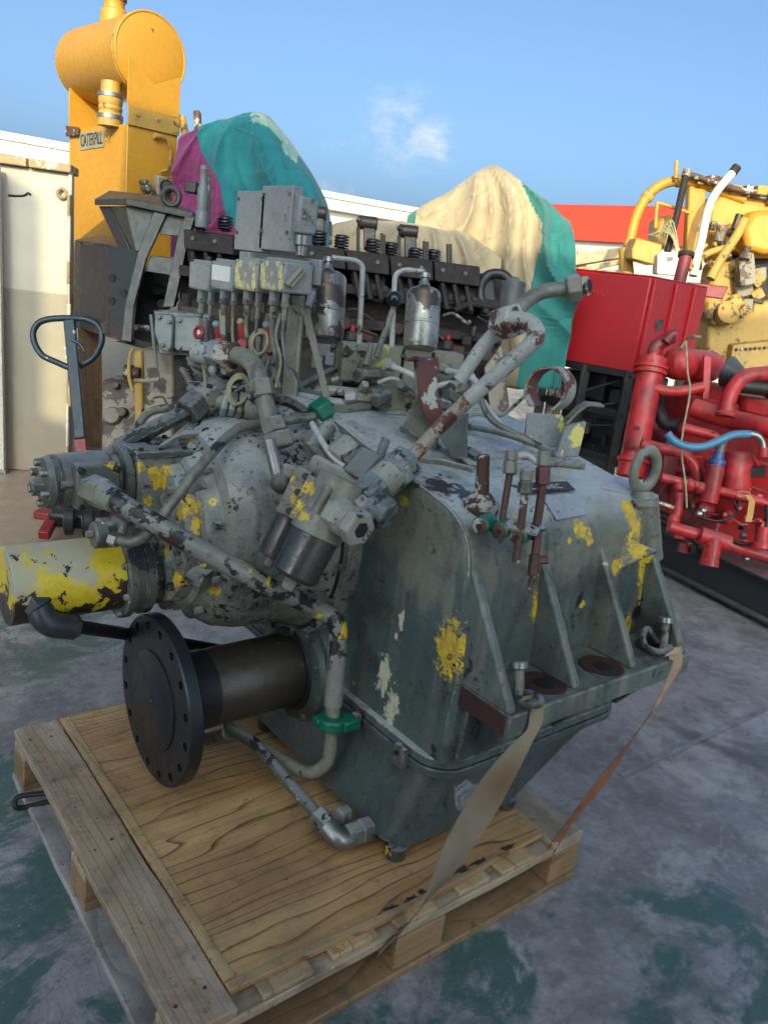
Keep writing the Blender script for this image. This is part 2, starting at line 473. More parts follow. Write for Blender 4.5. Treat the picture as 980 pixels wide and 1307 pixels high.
M_partdark = worng('dark_fitting_paint', (0.10, 0.105, 0.092), (0.045, 0.05, 0.047), chips=((DARKC, 18, 0.58), (YEL, 11, 0.675), ((0.3,0.32,0.3), 25, 0.70)), rough=0.38, edge=(0.3, 0.31, 0.29), topdust=(0.2, 0.22, 0.23))
M_partblue = worng('blue_grey_fitting_paint', (0.17, 0.20, 0.205), (0.10, 0.125, 0.13), chips=((DARKC, 26, 0.61), ((0.33, 0.35, 0.34), 30, 0.66)), rough=0.34, edge=(0.36, 0.38, 0.37), grime=(0.03, 0.032, 0.032))
M_partolive = worng('olive_fitting_paint', (0.135, 0.135, 0.098), (0.08, 0.085, 0.066), chips=((DARKC, 24, 0.59), (YEL, 10, 0.68)), rough=0.36, edge=(0.28, 0.28, 0.22), grime=(0.028, 0.028, 0.024))
_mrnd = random.Random(17)
def part_paint(): return _mrnd.choice((M_part, M_part, M_partblue, M_partolive, M_partdark))
M_pipe = worng('pipe_paint', (0.205, 0.205, 0.168), (0.13, 0.133, 0.115), chips=((DARKC, 26, 0.625), (YEL, 12, 0.70)), rough=0.36, grime=(0.04, 0.04, 0.036))
M_pipeworn = worng('worn_pipe_paint', (0.215, 0.22, 0.195), (0.13, 0.138, 0.128), chips=((DARKC, 16, 0.52), (YEL, 9, 0.65), ((.06, .018, .02), 12, 0.64)), rough=0.40)
M_pipewhite = worng('white_pipe_paint', (0.42, 0.44, 0.42), (0.30, 0.31, 0.30), chips=(((0.10, 0.04, 0.03), 14, 0.635), ((0.03, 0.02, 0.02), 30, 0.66)), rough=0.45)
M_pipered = worng('primer_pipe_paint', (0.30, 0.28, 0.24), (0.22, 0.20, 0.17), chips=(((0.085, 0.022, 0.022), 8, 0.47), ((0.16, 0.06, 0.025), 16, 0.60), (YEL, 12, 0.76)), rough=0.5)
M_rustbar = worng('rusty_metal', (0.10, 0.045, 0.028), (0.04, 0.018, 0.016), chips=(((0.36, 0.35, 0.31), 16, 0.555), (DARKC, 22, 0.62), (YEL, 12, 0.70)), rough=0.65)
M_primer = worng('primer_red_paint', (0.13, 0.038, 0.038), (0.085, 0.027, 0.028), chips=(((0.40, 0.40, 0.36), 11, 0.565), (DARKC, 30, 0.72)), rough=0.5)
M_yelsleeve_old = worng('yellow_sleeve_paint', (0.66, 0.50, 0.03), (0.52, 0.38, 0.02), chips=(((0.40, 0.40, 0.30), 8, 0.60), ((0.028, 0.02, 0.018), 8, 0.545)), rough=0.42, bump=0.5)
M_flange = plain('blackened_steel', (0.022, 0.024, 0.030), 0.36, 0.35, 0.3, 20, 0.2)
M_shaft = worng('turned_steel', (0.105, 0.090, 0.080), (0.055, 0.048, 0.045), chips=(((0.22, 0.19, 0.165), 6, 0.60),), rough=0.34, metal=0.6, bump=0.1, speck=None)
M_steel = plain('bare_steel', (0.30, 0.30, 0.29), 0.35, 0.8, 0.35, 20)
M_can = worng('tin_canister', (0.38, 0.38, 0.36), (0.22, 0.22, 0.21), chips=(((0.08, 0.06, 0.055), 9, 0.56), ((0.035, 0.03, 0.03), 26, 0.64)), rough=0.30, metal=0.55, drip=(.12, .11, .10))
M_filter = worng('dark_filter_bowl', (0.085, 0.09, 0.095), (0.075, 0.055, 0.052), chips=((YEL, 13, 0.745), ((0.22, 0.24, 0.24), 30, 0.74)), rough=0.26, metal=0.55)
M_boxgrey = worng('switch_box_grey', (0.25, 0.27, 0.28), (0.215, 0.235, 0.245), chips=(((0.10, 0.11, 0.11), 22, 0.72),), rough=0.38)
M_boxyel = worng('switch_box_grey_yellow', (0.27, 0.30, 0.315), (0.22, 0.24, 0.25), chips=(((0.66, 0.60, 0.20), 9, 0.555), ((0.11, 0.12, 0.12), 26, 0.70)), rough=0.42)
_bs = []
for (x0, x1) in ((299.5, 327), (332.5, 361.5)):
    for (fx, fy, r) in ((.10, .30, .012), (.12, .55, .013), (.18, .80, .017), (.35, .92, .016), (.60, .88, .010), (.90, .25, .011), (.90, .5, .011), (.88, .75, .012), (.3, .12, .008), (.75, .1, .008), (.5, .45, .006)):
        _bs.append((tuple(ax(x0 + (x1 - x0) * fx, 331 + 42 * fy, 0.46)), r, (1, 1, 0.8)))
M_boxyelface = worng('switch_box_yellow_face', (0.25, 0.27, 0.28), (0.215, 0.235, 0.245), chips=(((0.11, 0.12, 0.12), 26, 0.70),), rough=0.42, spots=_bs, spotcol=(0.62, 0.56, 0.20))
M_sticker = plain('white_sticker', (0.74, 0.74, 0.72), 0.5, 0, 0.1, 30)
M_strapmix = worng('peeling_strap_paint', (0.34, 0.34, 0.31), (0.28, 0.28, 0.26), chips=(((0.115, 0.035, 0.035), 7, 0.50), (YEL, 14, 0.70)), rough=0.5, edge=(0.45, 0.45, 0.42))
M_boxold = worng('olive_box_paint', (0.25, 0.25, 0.19), (0.17, 0.175, 0.14), chips=((DARKC, 20, 0.61), ((0.55, 0.48, 0.1), 9, 0.68)), rough=0.45)
M_channel = worng('cable_channel_paint', (0.25, 0.27, 0.285), (0.215, 0.235, 0.25), chips=(((0.5, 0.52, 0.52), 13, 0.67), (DARKC, 40, 0.73)), rough=0.36)
M_plug = worng('plug_paint', (0.31, 0.31, 0.265), (0.22, 0.222, 0.195), chips=((DARKC, 26, 0.64),), rough=0.4, edge=EDG)
M_green = plain('green_fitting', (0.0, 0.15, 0.095), 0.35, 0, 0.5, 40)
M_black = plain('black_rubber', (0.012, 0.012, 0.013), 0.5, 0, 0.3, 30)
M_blackgloss = plain('black_knob', (0.010, 0.012, 0.016), 0.12, 0, 0.2, 10, 0.02)
M_redlever = plain('red_lever', (0.33, 0.02, 0.02), 0.4, 0, 0.5, 40)
M_wire = plain('grey_wire', (0.17, 0.18, 0.17), 0.5, 0, 0.5, 40)
M_wirey = plain('pale_wire', (0.36, 0.34, 0.20), 0.5, 0, 0.5, 30)
M_plate = worng('bare_nameplate', (0.46, 0.48, 0.52), (0.36, 0.37, 0.41), chips=(((0.2, 0.2, 0.22), 60, 0.68),), rough=0.35, metal=0.3)
M_plateblk = plain('black_nameplate', (0.02, 0.022, 0.028), 0.4)
M_letter = plain('pale_lettering', (0.42, 0.45, 0.48), 0.5)
def strap_mat():
    t = NT('webbing')
    n = t.noise(7, 5, 0.6); n2 = t.noise(3.5, 4, 0.6, loc=(4, 4, 1))
    c = t.mix(t.ramp(n, 0.35, 0.7), (0.84, 0.68, 0.49), (0.66, 0.52, 0.37))
    c = t.mix(t.ramp(n2, 0.52, 0.66, 0, 0.75), c, (0.32, 0.15, 0.06))
    rs = t.ramp(t.math('ADD', t.math('MULTIPLY', t.dist(tuple(ad(645, 1005, 1.86))), 10.0), t.math('MULTIPLY', n, 1.2)), 0.7, 1.7, 0.8, 0)
    c = t.mix(rs, c, (0.36, 0.17, 0.07))
    uv = t.n.new('ShaderNodeUVMap'); uv.uv_map = 'UVMap'
    w = t.n.new('ShaderNodeTexWave'); w.wave_type = 'BANDS'; w.bands_direction = 'Y'
    w.inputs['Scale'].default_value = 190
    t.l.new(uv.outputs[0], w.inputs['Vector'])
    t.bump(w.outputs['Fac'], 0.9, 0.003)
    c = t.mix(t.ramp(w.outputs['Fac'], 0.0, 0.5, 0.6, 0), c, (0.20, 0.15, 0.10))
    return t.done(c, 0.75, 0, 0.3)
M_strap = strap_mat()
def strap2_mat():
    t = NT('orange_webbing')
    sx = t.n.new('ShaderNodeSeparateXYZ'); t.l.new(t.pos, sx.inputs[0])
    n = t.noise(18, 6, 0.65)
    c = t.mix(t.ramp(n, 0.35, 0.65), (0.22, 0.085, 0.042), (0.13, 0.055, 0.032))
    k = t.ramp(t.math('ADD', sx.outputs['Z'], t.math('MULTIPLY', t.math('SUBTRACT', n, 0.5), 0.5)), 0.50, 0.72, 0, 0.9)
    c = t.mix(k, c, (0.40, 0.30, 0.21))
    t.bump(t.noise(260, 3, 0.6), 0.5, 0.002)
    return t.done(c, 0.75, 0, 0.3)
M_straporange = strap2_mat()
M_plank = wood('weathered_plank', (0.40, 0.29, 0.19), (0.14, 0.095, 0.068), 1, 7, freq=40, wear=(0.44, 0.41, 0.38), wearamt=0.85, line_amt=0.6)
M_ply = wood('plywood_face', (0.58, 0.37, 0.175), (0.085, 0.03, 0.012), 0, 11, wear=(0.27, 0.12, 0.05), wearamt=0.85, cross=1.5, dirt=0.55, line_amt=1.0, freq=24)
M_plyedge = wood('plywood_edge', (0.42, 0.29, 0.15), (0.16, 0.09, 0.045), 0, 5)
M_slat = wood('new_slat', (0.52, 0.36, 0.19), (0.17, 0.09, 0.045), 1, 6)
M_string = wood('stringer_board', (0.46, 0.36, 0.25), (0.17, 0.12, 0.075), 0, 6)
M_block = wood('pallet_block', (0.36, 0.22, 0.11), (0.11, 0.06, 0.03), 0, 8, wear=(0.22, 0.17, 0.12))
M_greyboard = wood('grey_board', (0.38, 0.37, 0.36), (0.16, 0.155, 0.15), 1, 6, wear=(0.34, 0.35, 0.36), wearamt=0.7)

def sleeve_mat():
    t = NT('yellow_sleeve_paint')
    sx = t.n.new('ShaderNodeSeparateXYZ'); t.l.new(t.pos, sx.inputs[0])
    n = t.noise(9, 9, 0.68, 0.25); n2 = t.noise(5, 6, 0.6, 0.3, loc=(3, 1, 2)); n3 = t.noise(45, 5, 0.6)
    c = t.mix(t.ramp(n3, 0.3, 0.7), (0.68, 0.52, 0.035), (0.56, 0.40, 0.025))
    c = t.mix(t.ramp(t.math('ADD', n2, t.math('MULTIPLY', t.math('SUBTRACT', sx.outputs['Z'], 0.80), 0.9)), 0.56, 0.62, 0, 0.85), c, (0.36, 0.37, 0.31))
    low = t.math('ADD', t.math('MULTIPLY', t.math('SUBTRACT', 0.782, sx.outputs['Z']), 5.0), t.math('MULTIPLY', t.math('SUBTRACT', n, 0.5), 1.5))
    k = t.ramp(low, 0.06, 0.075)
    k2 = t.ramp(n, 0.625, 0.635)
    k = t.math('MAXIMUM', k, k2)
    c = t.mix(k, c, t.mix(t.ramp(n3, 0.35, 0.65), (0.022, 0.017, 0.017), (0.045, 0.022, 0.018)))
    t.bump(t.math('ADD', t.math('MULTIPLY', k, -1.0), t.math('MULTIPLY', n3, 0.2)), 0.5, 0.002)
    return t.done(c, t.ramp(n3, 0.3, 0.7, 0.32, 0.55), 0)
M_yelsleeve = sleeve_mat()
M_maroon = worng('maroon_spot', (0.075, 0.024, 0.022), (0.04, 0.018, 0.018), chips=((DARKC, 12, 0.62),), rough=0.45)
M_hosefit = plain('dark_hose_fitting', (0.05, 0.055, 0.065), 0.35, 0.3, 0.4, 30)
# ------------------------------------------------------------------ setting: yard floor
def ground_mat():
    t = NT('yard_concrete')
    n1 = t.noise(0.9, 8, 0.62, 0.2); n2 = t.noise(5, 8, 0.66, 0.3); n3 = t.noise(40, 5, 0.6)
    c = t.mix(t.ramp(n1, 0.35, 0.65), (0.31, 0.298, 0.305), (0.205, 0.198, 0.206))
    c = t.mix(t.ramp(n2, 0.42, 0.66, 0, 0.75), c, (0.095, 0.095, 0.10))
    c = t.mix(t.ramp(t.noise(2.6, 9, 0.72, 0.8, loc=(6, 2, 0)), 0.52, 0.62, 0, 0.6), c, (0.38, 0.375, 0.37))
    sc1 = t.noise(22, 9, 0.74, 0.4, loc=(3, 1, 0)); sc2 = t.noise(9, 8, 0.7, 1.6, stretch=(1, 0.35, 1), loc=(8, 2, 0))
    c = t.mix(t.ramp(sc1, 0.53, 0.66, 0, 0.6), c, (0.10, 0.10, 0.108))
    c = t.mix(t.ramp(sc1, 0.34, 0.46, 0.4, 0), c, (0.42, 0.41, 0.41))
    c = t.mix(t.math('MULTIPLY', t.ramp(sc2, 0.485, 0.5), t.ramp(sc2, 0.5, 0.515, 0.5, 0)), c, (0.10, 0.10, 0.11))
    # what is left of a green floor paint, near the pallet
    k = None
    for (px, py, r) in ((60, 1180, 0.55), (120, 1290, 0.6), (450, 1290, 0.42), (900, 1230, 0.35), (30, 1010, 0.3), (560, 1235, 0.25), (20, 800, 0.5)):
        P = az(px, py, 0)
        q = t.ramp(t.math('ADD', t.math('MULTIPLY', t.dist(tuple(P)), 1.0 / r), t.math('MULTIPLY', t.math('SUBTRACT', n2, 0.5), 2.6)), 0.75, 1.05, 1, 0)
        k = q if k is None else t.math('MAXIMUM', k, q)
    gm = t.math('MULTIPLY', k, t.ramp(t.noise(3.2, 9, 0.72, 0.5, loc=(2, 8, 0)), 0.46, 0.53, 0, 0.9))
    c = t.mix(gm, c, t.mix(t.ramp(n3, 0.3, 0.7), (0.045, 0.115, 0.098), (0.032, 0.085, 0.078)))
    c = t.mix(t.ramp(t.noise(70, 3, 0.5, loc=(5, 5, 0)), 0.68, 0.72, 0, 0.6), c, (0.33, 0.34, 0.35))
    # dark oil stains and a browner tone towards the wall on the left
    c = t.mix(t.ramp(t.noise(1.7, 5, 0.55, 1.2, loc=(1, 4, 0)), 0.56, 0.68, 0, 0.8), c, (0.07, 0.072, 0.078))
    d = t.ramp(t.math('ADD', t.math('MULTIPLY', t.dist(tuple(az(30, 640, 0))), 1.0), t.math('MULTIPLY', n2, 0.5)), 0.9, 1.7, 0.85, 0)
    c = t.mix(d, c, (0.32, 0.23, 0.17))
    # hair cracks
    vo = t.n.new('ShaderNodeTexVoronoi'); vo.feature = 'DISTANCE_TO_EDGE'; vo.inputs['Scale'].default_value = 0.9
    mv = t.n.new('ShaderNodeVectorMath'); mv.operation = 'ADD'
    nn = t.n.new('ShaderNodeTexNoise'); nn.inputs['Scale'].default_value = 3; nn.inputs['Detail'].default_value = 6
    t.l.new(t.pos, nn.inputs['Vector']); t.l.new(t.pos, mv.inputs[0])
    sc = t.n.new('ShaderNodeVectorMath'); sc.operation = 'SCALE'; sc.inputs['Scale'].default_value = 0.35
    t.l.new(nn.outputs['Color'], sc.inputs[0]); t.l.new(sc.outputs[0], mv.inputs[1]); t.l.new(mv.outputs[0], vo.inputs['Vector'])
    cr = t.ramp(vo.outputs['Distance'], 0.001, 0.0028, 0.25, 0)
    c = t.mix(cr, c, (0.02, 0.02, 0.022))
    t.bump(t.math('ADD', t.math('MULTIPLY', n3, 0.5), t.math('MULTIPLY', n2, 0.8)), 0.35, 0.006)
    return t.done(c, t.ramp(n2, 0.35, 0.65, 0.30, 0.60), 0, 0.5)
mb = MB(); mb.poly([(-400, -400, 0), (400, -400, 0), (400, 400, 0), (-400, 400, 0)])
build(mb, 'ground', ground_mat(), kind='structure')
M_mark = plain('worn_floor_line', (0.24, 0.25, 0.28), 0.7, 0, 0.5, 9)
mb = MB(); a, b = az(792, 990, 0.004), az(980, 903, 0.004); w = (b - a).normalized().cross(ZV) * 0.012
mb.poly([a - w, b - w, b + w, a + w]); build(mb, 'floor_marking', M_mark, kind='structure')

# unseen buildings behind the viewer, outlined from the shade edges they must cast
M_shadewall = plain('shed_wall', (0.42, 0.40, 0.375), 0.8, 0, 0.1, 2)
NB = -CF                                      # towards the buildings
def to_shed(P, dist):
    """where the sun ray through P meets the upright plane 'dist' metres behind the viewer"""
    o = CAMP + NB * dist
    k = (o - P).dot(NB) / SDIR.dot(NB)
    return P + SDIR * k
def shed(name, targets, dist, depth, label):
    top = [to_shed(P, dist) for P in targets]
    poly = [V(top[0].x, top[0].y, -0.05)] + top + [V(top[-1].x, top[-1].y, -0.05)]
    t_ = thing(name, (poly[0].x, poly[0].y, 0), label, 'building')
    mb = MB(); mb.prism(poly, V(SDIR.x, SDIR.y, 0).normalized() * depth); build(mb, 'wall', M_shadewall, t_)
    return t_
def apl(px, py, p0, n):
    d = _ray(px, py); return CAMP + d * ((Vector(p0) - CAMP).dot(n) / d.dot(n))
b0, b1 = az(0, 599, 0), az(87, 604.5, 0)                       # foot of the yard wall on the left
wd = (b1 - b0).normalized(); wnrm = wd.cross(ZV)
if wnrm.dot(CF) > 0: wnrm = -wnrm
TL = (-CR * .72 + CF * .69).normalized(); TR = (CR * .69 + CF * .72).normalized()      # the two faces of the yellow tower
c = ad(163, 158, 5.7)
WP = lambda px, py: apl(px, py, b0, wnrm)
TP = lambda px, py: apl(px, py, c, TR)
TQ = lambda px, py: apl(px, py, c, TL)
shed('shade_building', [TP(146, 330), TP(161, 166), TQ(166, 136), TQ(226, 150), ad(420, 190, 5.4), ad(452, 296, 5.5), ad(600, 322, 5.5), ad(760, 356, 5.6), ad(1040, 392, 7.2)], 5.8, 4.0,
     'unseen pale building behind the viewer, its roofline shaped to shade the yard')
shed('shade_building_left', [WP(-150, 226), WP(11, 226), WP(20, 226), WP(54, 252), WP(54, 530), WP(88, 542), WP(92, 600)], 6.2, 3.0,
     'unseen lower building behind the viewer, outlined to shade the left wall')
# loose grit on the floor
bm = bmesh.new(); _r = random.Random(5)
for k in range(420):
    x, y = _r.uniform(-1.2, 4.2), _r.uniform(-0.8, 3.6)
    if -0.2 < x < 1.2 and -0.1 < y < 1.25: continue
    s_ = _r.uniform(.0015, .005); mt_ = Matrix.Translation((x, y, s_ * .4)) @ Matrix.Rotation(_r.uniform(0, 6), 4, 'Z') @ Matrix.Diagonal((s_ * _r.uniform(.8, 1.8), s_, s_ * .7, 1))
    bmesh.ops.create_icosphere(bm, subdivisions=1, radius=1, matrix=mt_)
mb = MB(); mb.bm.free(); mb.bm = bm
build(mb, 'grit', plain('grit_stone', (0.30, 0.29, 0.27), .8, 0, .6, 200), kind='stuff')
# ------------------------------------------------------------------ pallet
pal = thing('wooden_pallet', (0.5, 0.56, 0), 'weathered wooden pallet with plywood top carrying the big green gearbox', 'pallet')
rnd = random.Random(3)
def board(name, lo, hi, mat, jit=0.004, bevel=0.003, parent=pal, label=None):
    """sawn board with a slightly uneven top and ends"""
    mb = MB()
    L = [hi[i] - lo[i] for i in range(3)]
    a = 0 if L[0] > L[1] else 1
    n = max(2, int(L[a] / 0.09)); rings = []
    for i in range(n + 1):
        t = i / n; q = lo[a] + L[a] * t
        dz = rnd.uniform(-1, 1) * jit * 0.25; dw = rnd.uniform(-1, 1) * jit * 0.5; dw2 = rnd.uniform(-1, 1) * jit * 0.5
        b = 1 - a
        w0, w1 = lo[b] + dw, hi[b] + dw2
        pts = []
        for (w, z) in ((w0, lo[2]), (w1, lo[2]), (w1, hi[2] + dz), (w0, hi[2] + dz * 0.5)):
            p = [0, 0, 0]; p[a] = q; p[b] = w; p[2] = z; pts.append(p)
        rings.append(pts)
    mb.loft(rings)
    return build(mb, name, mat, parent, bevel=bevel, label=label)
# bottom boards
board('bottom_board', (-0.148, -0.045, 0.0), (-0.045, 1.17, 0.022), M_greyboard, label='grey weathered board along the left foot of the pallet')
board('bottom_board', (0.43, 0.065, 0.0), (0.55, 1.17, 0.022), M_greyboard)
board('bottom_board', (1.02, 0.065, 0.0), (1.13, 1.17, 0.022), M_greyboard)
board('bottom_board', (-0.04, -0.058, 0.0), (1.12, 0.06, 0.021), M_block)
# blocks
for bx in (-0.142, 0.432, 1.000):
    for by in (-0.052, 0.50, 1.05):
        w = 0.118 if bx < 0 else (0.158 if bx < 0.9 else 0.128)
        if bx > 0.9 and by < 0:
            mb = MB(); mb.bb((bx + 0.004, by, 0.0225), (bx + w, by + 0.13, 0.117)); build(mb, 'block', M_block, pal, bevel=0.004)
        else:
            mb = MB(); mb.bb((bx + rnd.uniform(-.004, .004), by, 0.0225), (bx + w, by + 0.11, 0.117)); build(mb, 'block', M_block, pal, bevel=0.004)
# stringers
board('stringer', (-0.14, -0.050, 0.1180), (1.125, 0.052, 0.1415), M_string)
board('stringer', (-0.14, 0.50, 0.1180), (1.125, 0.60, 0.1415), M_string)
board('stringer', (-0.14, 1.05, 0.1180), (1.125, 1.16, 0.1415), M_string)
# cross slats under the plywood: their ends stick out along the near edge
for (x0, x1, y0) in ((0.062, 0.190, -0.046), (0.245, 0.372, -0.040), (0.425, 0.560, -0.048), (0.640, 0.748, -0.044), (0.790, 0.925, -0.050)):
    board('slat', (x0, y0, 0.142), (x1, 1.165, 0.1570), M_slat)
board('slat', (1.000, -0.052, 0.142), (1.132, 1.172, 0.1640), M_plank, label='grey end slat at the right edge of the pallet')
board('edge_plank', (-0.137, -0.050, 0.142), (-0.004, 1.180, 0.1680), M_plank, jit=0.006, label='wide grey weathered plank along the left edge')
# plywood sheet with loose veneer strips along two edges
mb = MB(); rings = []
def plyy(x): return -0.004 - 0.022 * math.exp(-((x - 0.5) / 0.35) ** 2)
xs = [0.0, 0.1, 0.2, 0.3, 0.4, 0.5, 0.6, 0.7, 0.8, 0.9, 0.998]
for x in xs: rings.append([(x, plyy(x), 0.1575), (x, 1.176, 0.1575), (x, 1.176, 0.1720), (x, plyy(x), 0.1720)])
mb.loft(rings); build(mb, 'plywood_sheet', M_ply, pal, bevel=0.0015, angle=40)
mb = MB(); rings = []
for i in range(13):
    y = 0.018 + 1.15 * i / 12; w = 0.026 + rnd.uniform(-.002, .002)
    rings.append([(0.003, y, 0.1722), (w, y, 0.1722), (w, y, 0.1745 + rnd.uniform(-.0004, .0006)), (0.003, y, 0.1745)])
mb.loft(rings); build(mb, 'veneer_strip', M_slat, pal, bevel=0.0008)
mb = MB(); rings = []
for x in xs[:9]:
    rings.append([(x + 0.004, plyy(x) + 0.001, 0.1722), (x + 0.004, plyy(x) + 0.022 - 0.014 * x, 0.1722), (x + 0.004, plyy(x) + 0.022 - 0.014 * x, 0.1740), (x + 0.004, plyy(x) + 0.001, 0.1740)])
mb.loft(rings); build(mb, 'veneer_strip', M_plyedge, pal, bevel=0.0006)
# nails
for i, (x, y) in enumerate(((-0.11, 0.02), (-0.04, 0.03), (-0.1, 0.54), (-0.05, 0.56), (-0.11, 1.1), (-0.05, 1.09), (-0.075, 0.3))):
    mb = MB(); mb.cyl((x, y, 0.1662), (x, y, 0.1690), 0.0045, n=8); build(mb, 'nail', M_rustbar, pal)
M_torn = plain('torn_veneer', (0.05, 0.032, 0.024), 0.8, 0, .5, 60)
# chipped black veneer patches near the near edge
for i, (px, py, l) in enumerate(((528, 1148, .035), (540, 1141, .03), (590, 1112, .05), (612, 1101, .04), (648, 1083, .04), (500, 1160, .03))):
    P = az(px, py, 0.172); mb = MB(); pts = []
    for k in range(12):
        a = 2 * pi * k / 12; q = rnd.uniform(0.25, 1.0)
        pts.append((P.x + cos(a) * l * q, P.y + 0.004 + sin(a) * 0.013 * q, 0.1722))
    mb.prism(pts, (0, 0, 0.0006)); build(mb, 'torn_veneer', M_torn, pal)
# rope end lying by the far block
mb = MB()
mb.tube(spline([az(62, 1012, 0.06), az(40, 1014, 0.055), az(22, 1018, 0.05), az(20, 1030, 0.03), az(34, 1030, 0.02), az(58, 1024, 0.03), az(75, 1020, 0.04)]), 0.008, 8)
tag(build(mb, 'strap_end', M_black), 'black frayed strap end hanging from the far left block of the pallet', 'strap')
# ------------------------------------------------------------------ the gearbox
GB = thing('marine_gearbox', (0.98, 0.6, 0.172), 'large grey-green gearbox with peeling yellow paint and black output flange, strapped on the wooden pallet', 'gearbox')
def G(mb, name, mat, bevel=0.0, parent=GB, **k): return build(mb, name, mat, parent, bevel=bevel, **k)
def rrect(x0, x1, y0, y1, r, z, k=6, dz=None):
    pts = []
    for (cx, cy, a0) in ((x1 - r, y1 - r, 0), (x0 + r, y1 - r, 90), (x0 + r, y0 + r, 180), (x1 - r, y0 + r, 270)):
        for j in range(k + 1):
            a = radians(a0 + 90 * j / k)
            pts.append(V(cx + r * cos(a), cy + r * sin(a), z))
    return pts
# lower case: a tapering trough with round corners
mb = MB()
mb.loft([rrect(0.545, 1.00, 0.12, 0.86, 0.07, 0.200), rrect(0.525, 1.03, 0.10, 0.88, 0.085, 0.222), rrect(0.575, 1.22, 0.085, 0.94, 0.09, 0.36), rrect(0.60, 1.345, 0.075, 0.98, 0.09, 0.436)])
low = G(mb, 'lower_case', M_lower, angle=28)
for (x, y) in ((0.560, 0.135), (0.985, 0.135), (0.56, 0.83), (0.985, 0.83)):
    mb = MB(); mb.lathe((x, y, 0.172), ZV, [(0, .026), (.012, .030), (.04, .032)], 16); G(mb, 'foot_stub', M_partdark)
# joint flanges of the two halves
for (z0, z1, g, mm) in ((0.436, 0.459, 0.0, M_lower), (0.4625, 0.488, 0.003, M_case)):
    mb = MB(); x0, x1, y0, y1 = 0.580 + g, 1.368, 0.045 + g, 1.36
    mb.loft([rrect(x0, x1, y0, y1, 0.10, z0), rrect(x0, x1, y0, y1, 0.10, z1)]); G(mb, 'joint_flange', mm, 0.003)
mb = MB(); mb.loft([rrect(0.59, 1.36, 0.055, 1.35, 0.095, 0.458), rrect(0.59, 1.36, 0.055, 1.35, 0.095, 0.464)]); G(mb, 'gasket', M_black)
# dowel block on the flange near the corner
c = ax(512, 958, 0.573); mb = MB(); mb.box((0.573, c.y, 0.452), (0.018, 0.040, 0.060)); blk = G(mb, 'dowel_block', M_part, 0.002)
mb = MB(); mb.cyl((0.556, c.y + .004, 0.462), (0.564, c.y + .004, 0.462), 0.007, n=8); G(mb, 'dowel', M_black, 0, blk)
# upper case: one shell, roof rising to the middle, round shoulders
prof = [(0.055, 0.487), (0.052, 0.60), (0.045, 0.70), (0.052, 0.80), (0.063, 0.92), (0.073, 1.02), (0.092, 1.075), (0.130, 1.115), (0.20, 1.143), (0.35, 1.172), (0.52, 1.205), (0.66, 1.236), (0.80, 1.252), (0.95, 1.25),
        (1.10, 1.215), (1.24, 1.14), (1.33, 1.03), (1.36, 0.88), (1.365, 0.487)]
prof = [(p.y, p.z) for p in spline([(0, a, b) for a, b in prof], 3)]
mb = MB(); rings = []
for x, inset in ((0.603, 0.014), (0.608, 0.006), (0.617, 0.0), (0.72, 0), (0.95, 0), (1.15, 0), (1.352, 0.0), (1.365, 0.008)):
    cx_, cz_ = 0.7, 0.8
    rings.append([V(x, y + (cx_ - y) / abs(cx_ - y + 1e-6) * inset if abs(cx_ - y) > .05 else y, z - (inset if z > 0.9 else 0)) for y, z in prof])
mb.loft(rings); case = G(mb, 'upper_case', M_case, angle=32)
# raised welded edge strip from the roof down the front corner: faint bead
mb = MB(); mb.tube([V(0.606, y + .004, z + .001) for y, z in prof[14:46]], 0.0035, 6); G(mb, 'weld_seam', M_case)
# mounting foot
mb = MB(); mb.bb((0.618, -0.118, 0.660), (1.372, 0.10, 0.7195)); foot = G(mb, 'mounting_foot', M_rib, 0.004)
mb = MB(); mb.bb((0.6135, -0.105, 0.664), (0.6175, 0.055, 0.7155)); G(mb, 'foot_end_face', M_maroon, 0.001)
for (px, py) in ((692, 872), (767, 850), (838, 826)):
    P = az(px, py, 0.722)
    mb = MB(); mb.lathe((P.x, P.y, 0.7198), ZV, [(0, .062), (.0035, .060)], 28); sp = G(mb, 'spot_face', M_maroon)
    mb = MB(); mb.lathe((P.x, P.y - .005, 0.7235), ZV, [(0, .026), (.0012, .026)], 20); G(mb, 'bolt_hole', M_black, 0, sp)
# stiffening ribs
for i, (x, ty, tz, by) in enumerate(((0.628, 0.085, 1.055, -0.112), (0.875, 0.080, 1.045, -0.100), (1.118, 0.080, 1.045, -0.100), (1.345, 0.075, 1.03, -0.108))):
    th = 0.026
    mb = MB(); pts = [V(x - th / 2, 0.12, 0.7197), V(x - th / 2, by, 0.7197), V(x - th / 2, by + 0.003, 0.735), V(x - th / 2, ty - 0.006, tz - 0.03), V(x - th / 2, ty + 0.012, tz), V(x - th / 2, 0.14, tz)]
    mb.prism(pts, (th, 0, 0)); G(mb, 'rib', M_rib, 0.006)
# underside brackets of the foot
for x in (0.70, 1.0, 1.28):
    mb = MB(); mb.prism([V(x, -0.09, 0.66), V(x, 0.06, 0.66), V(x, 0.06, 0.50), V(x, 0.03, 0.50)], (0.024, 0, 0)); G(mb, 'gusset', M_lower, 0.003)
mb = MB(); mb.prism([V(0.64, 0.03, 0.66), V(0.64, 0.09, 0.66), V(0.64, 0.09, 0.49), V(0.64, 0.045, 0.49)], (0.70, 0, 0)); G(mb, 'side_wall', M_case, 0.004)
# small triangular lug on the side wall (yellow inside)
c = ay(800, 715, 0.03); mb = MB(); mb.prism([c + V(0, .05, .03), c + V(0.055, .05, .045), c + V(.06, -.045, 0.035), c + V(.01, .05, -.06)], (0.012, 0, -.004)); G(mb, 'side_lug', M_case, 0.003)

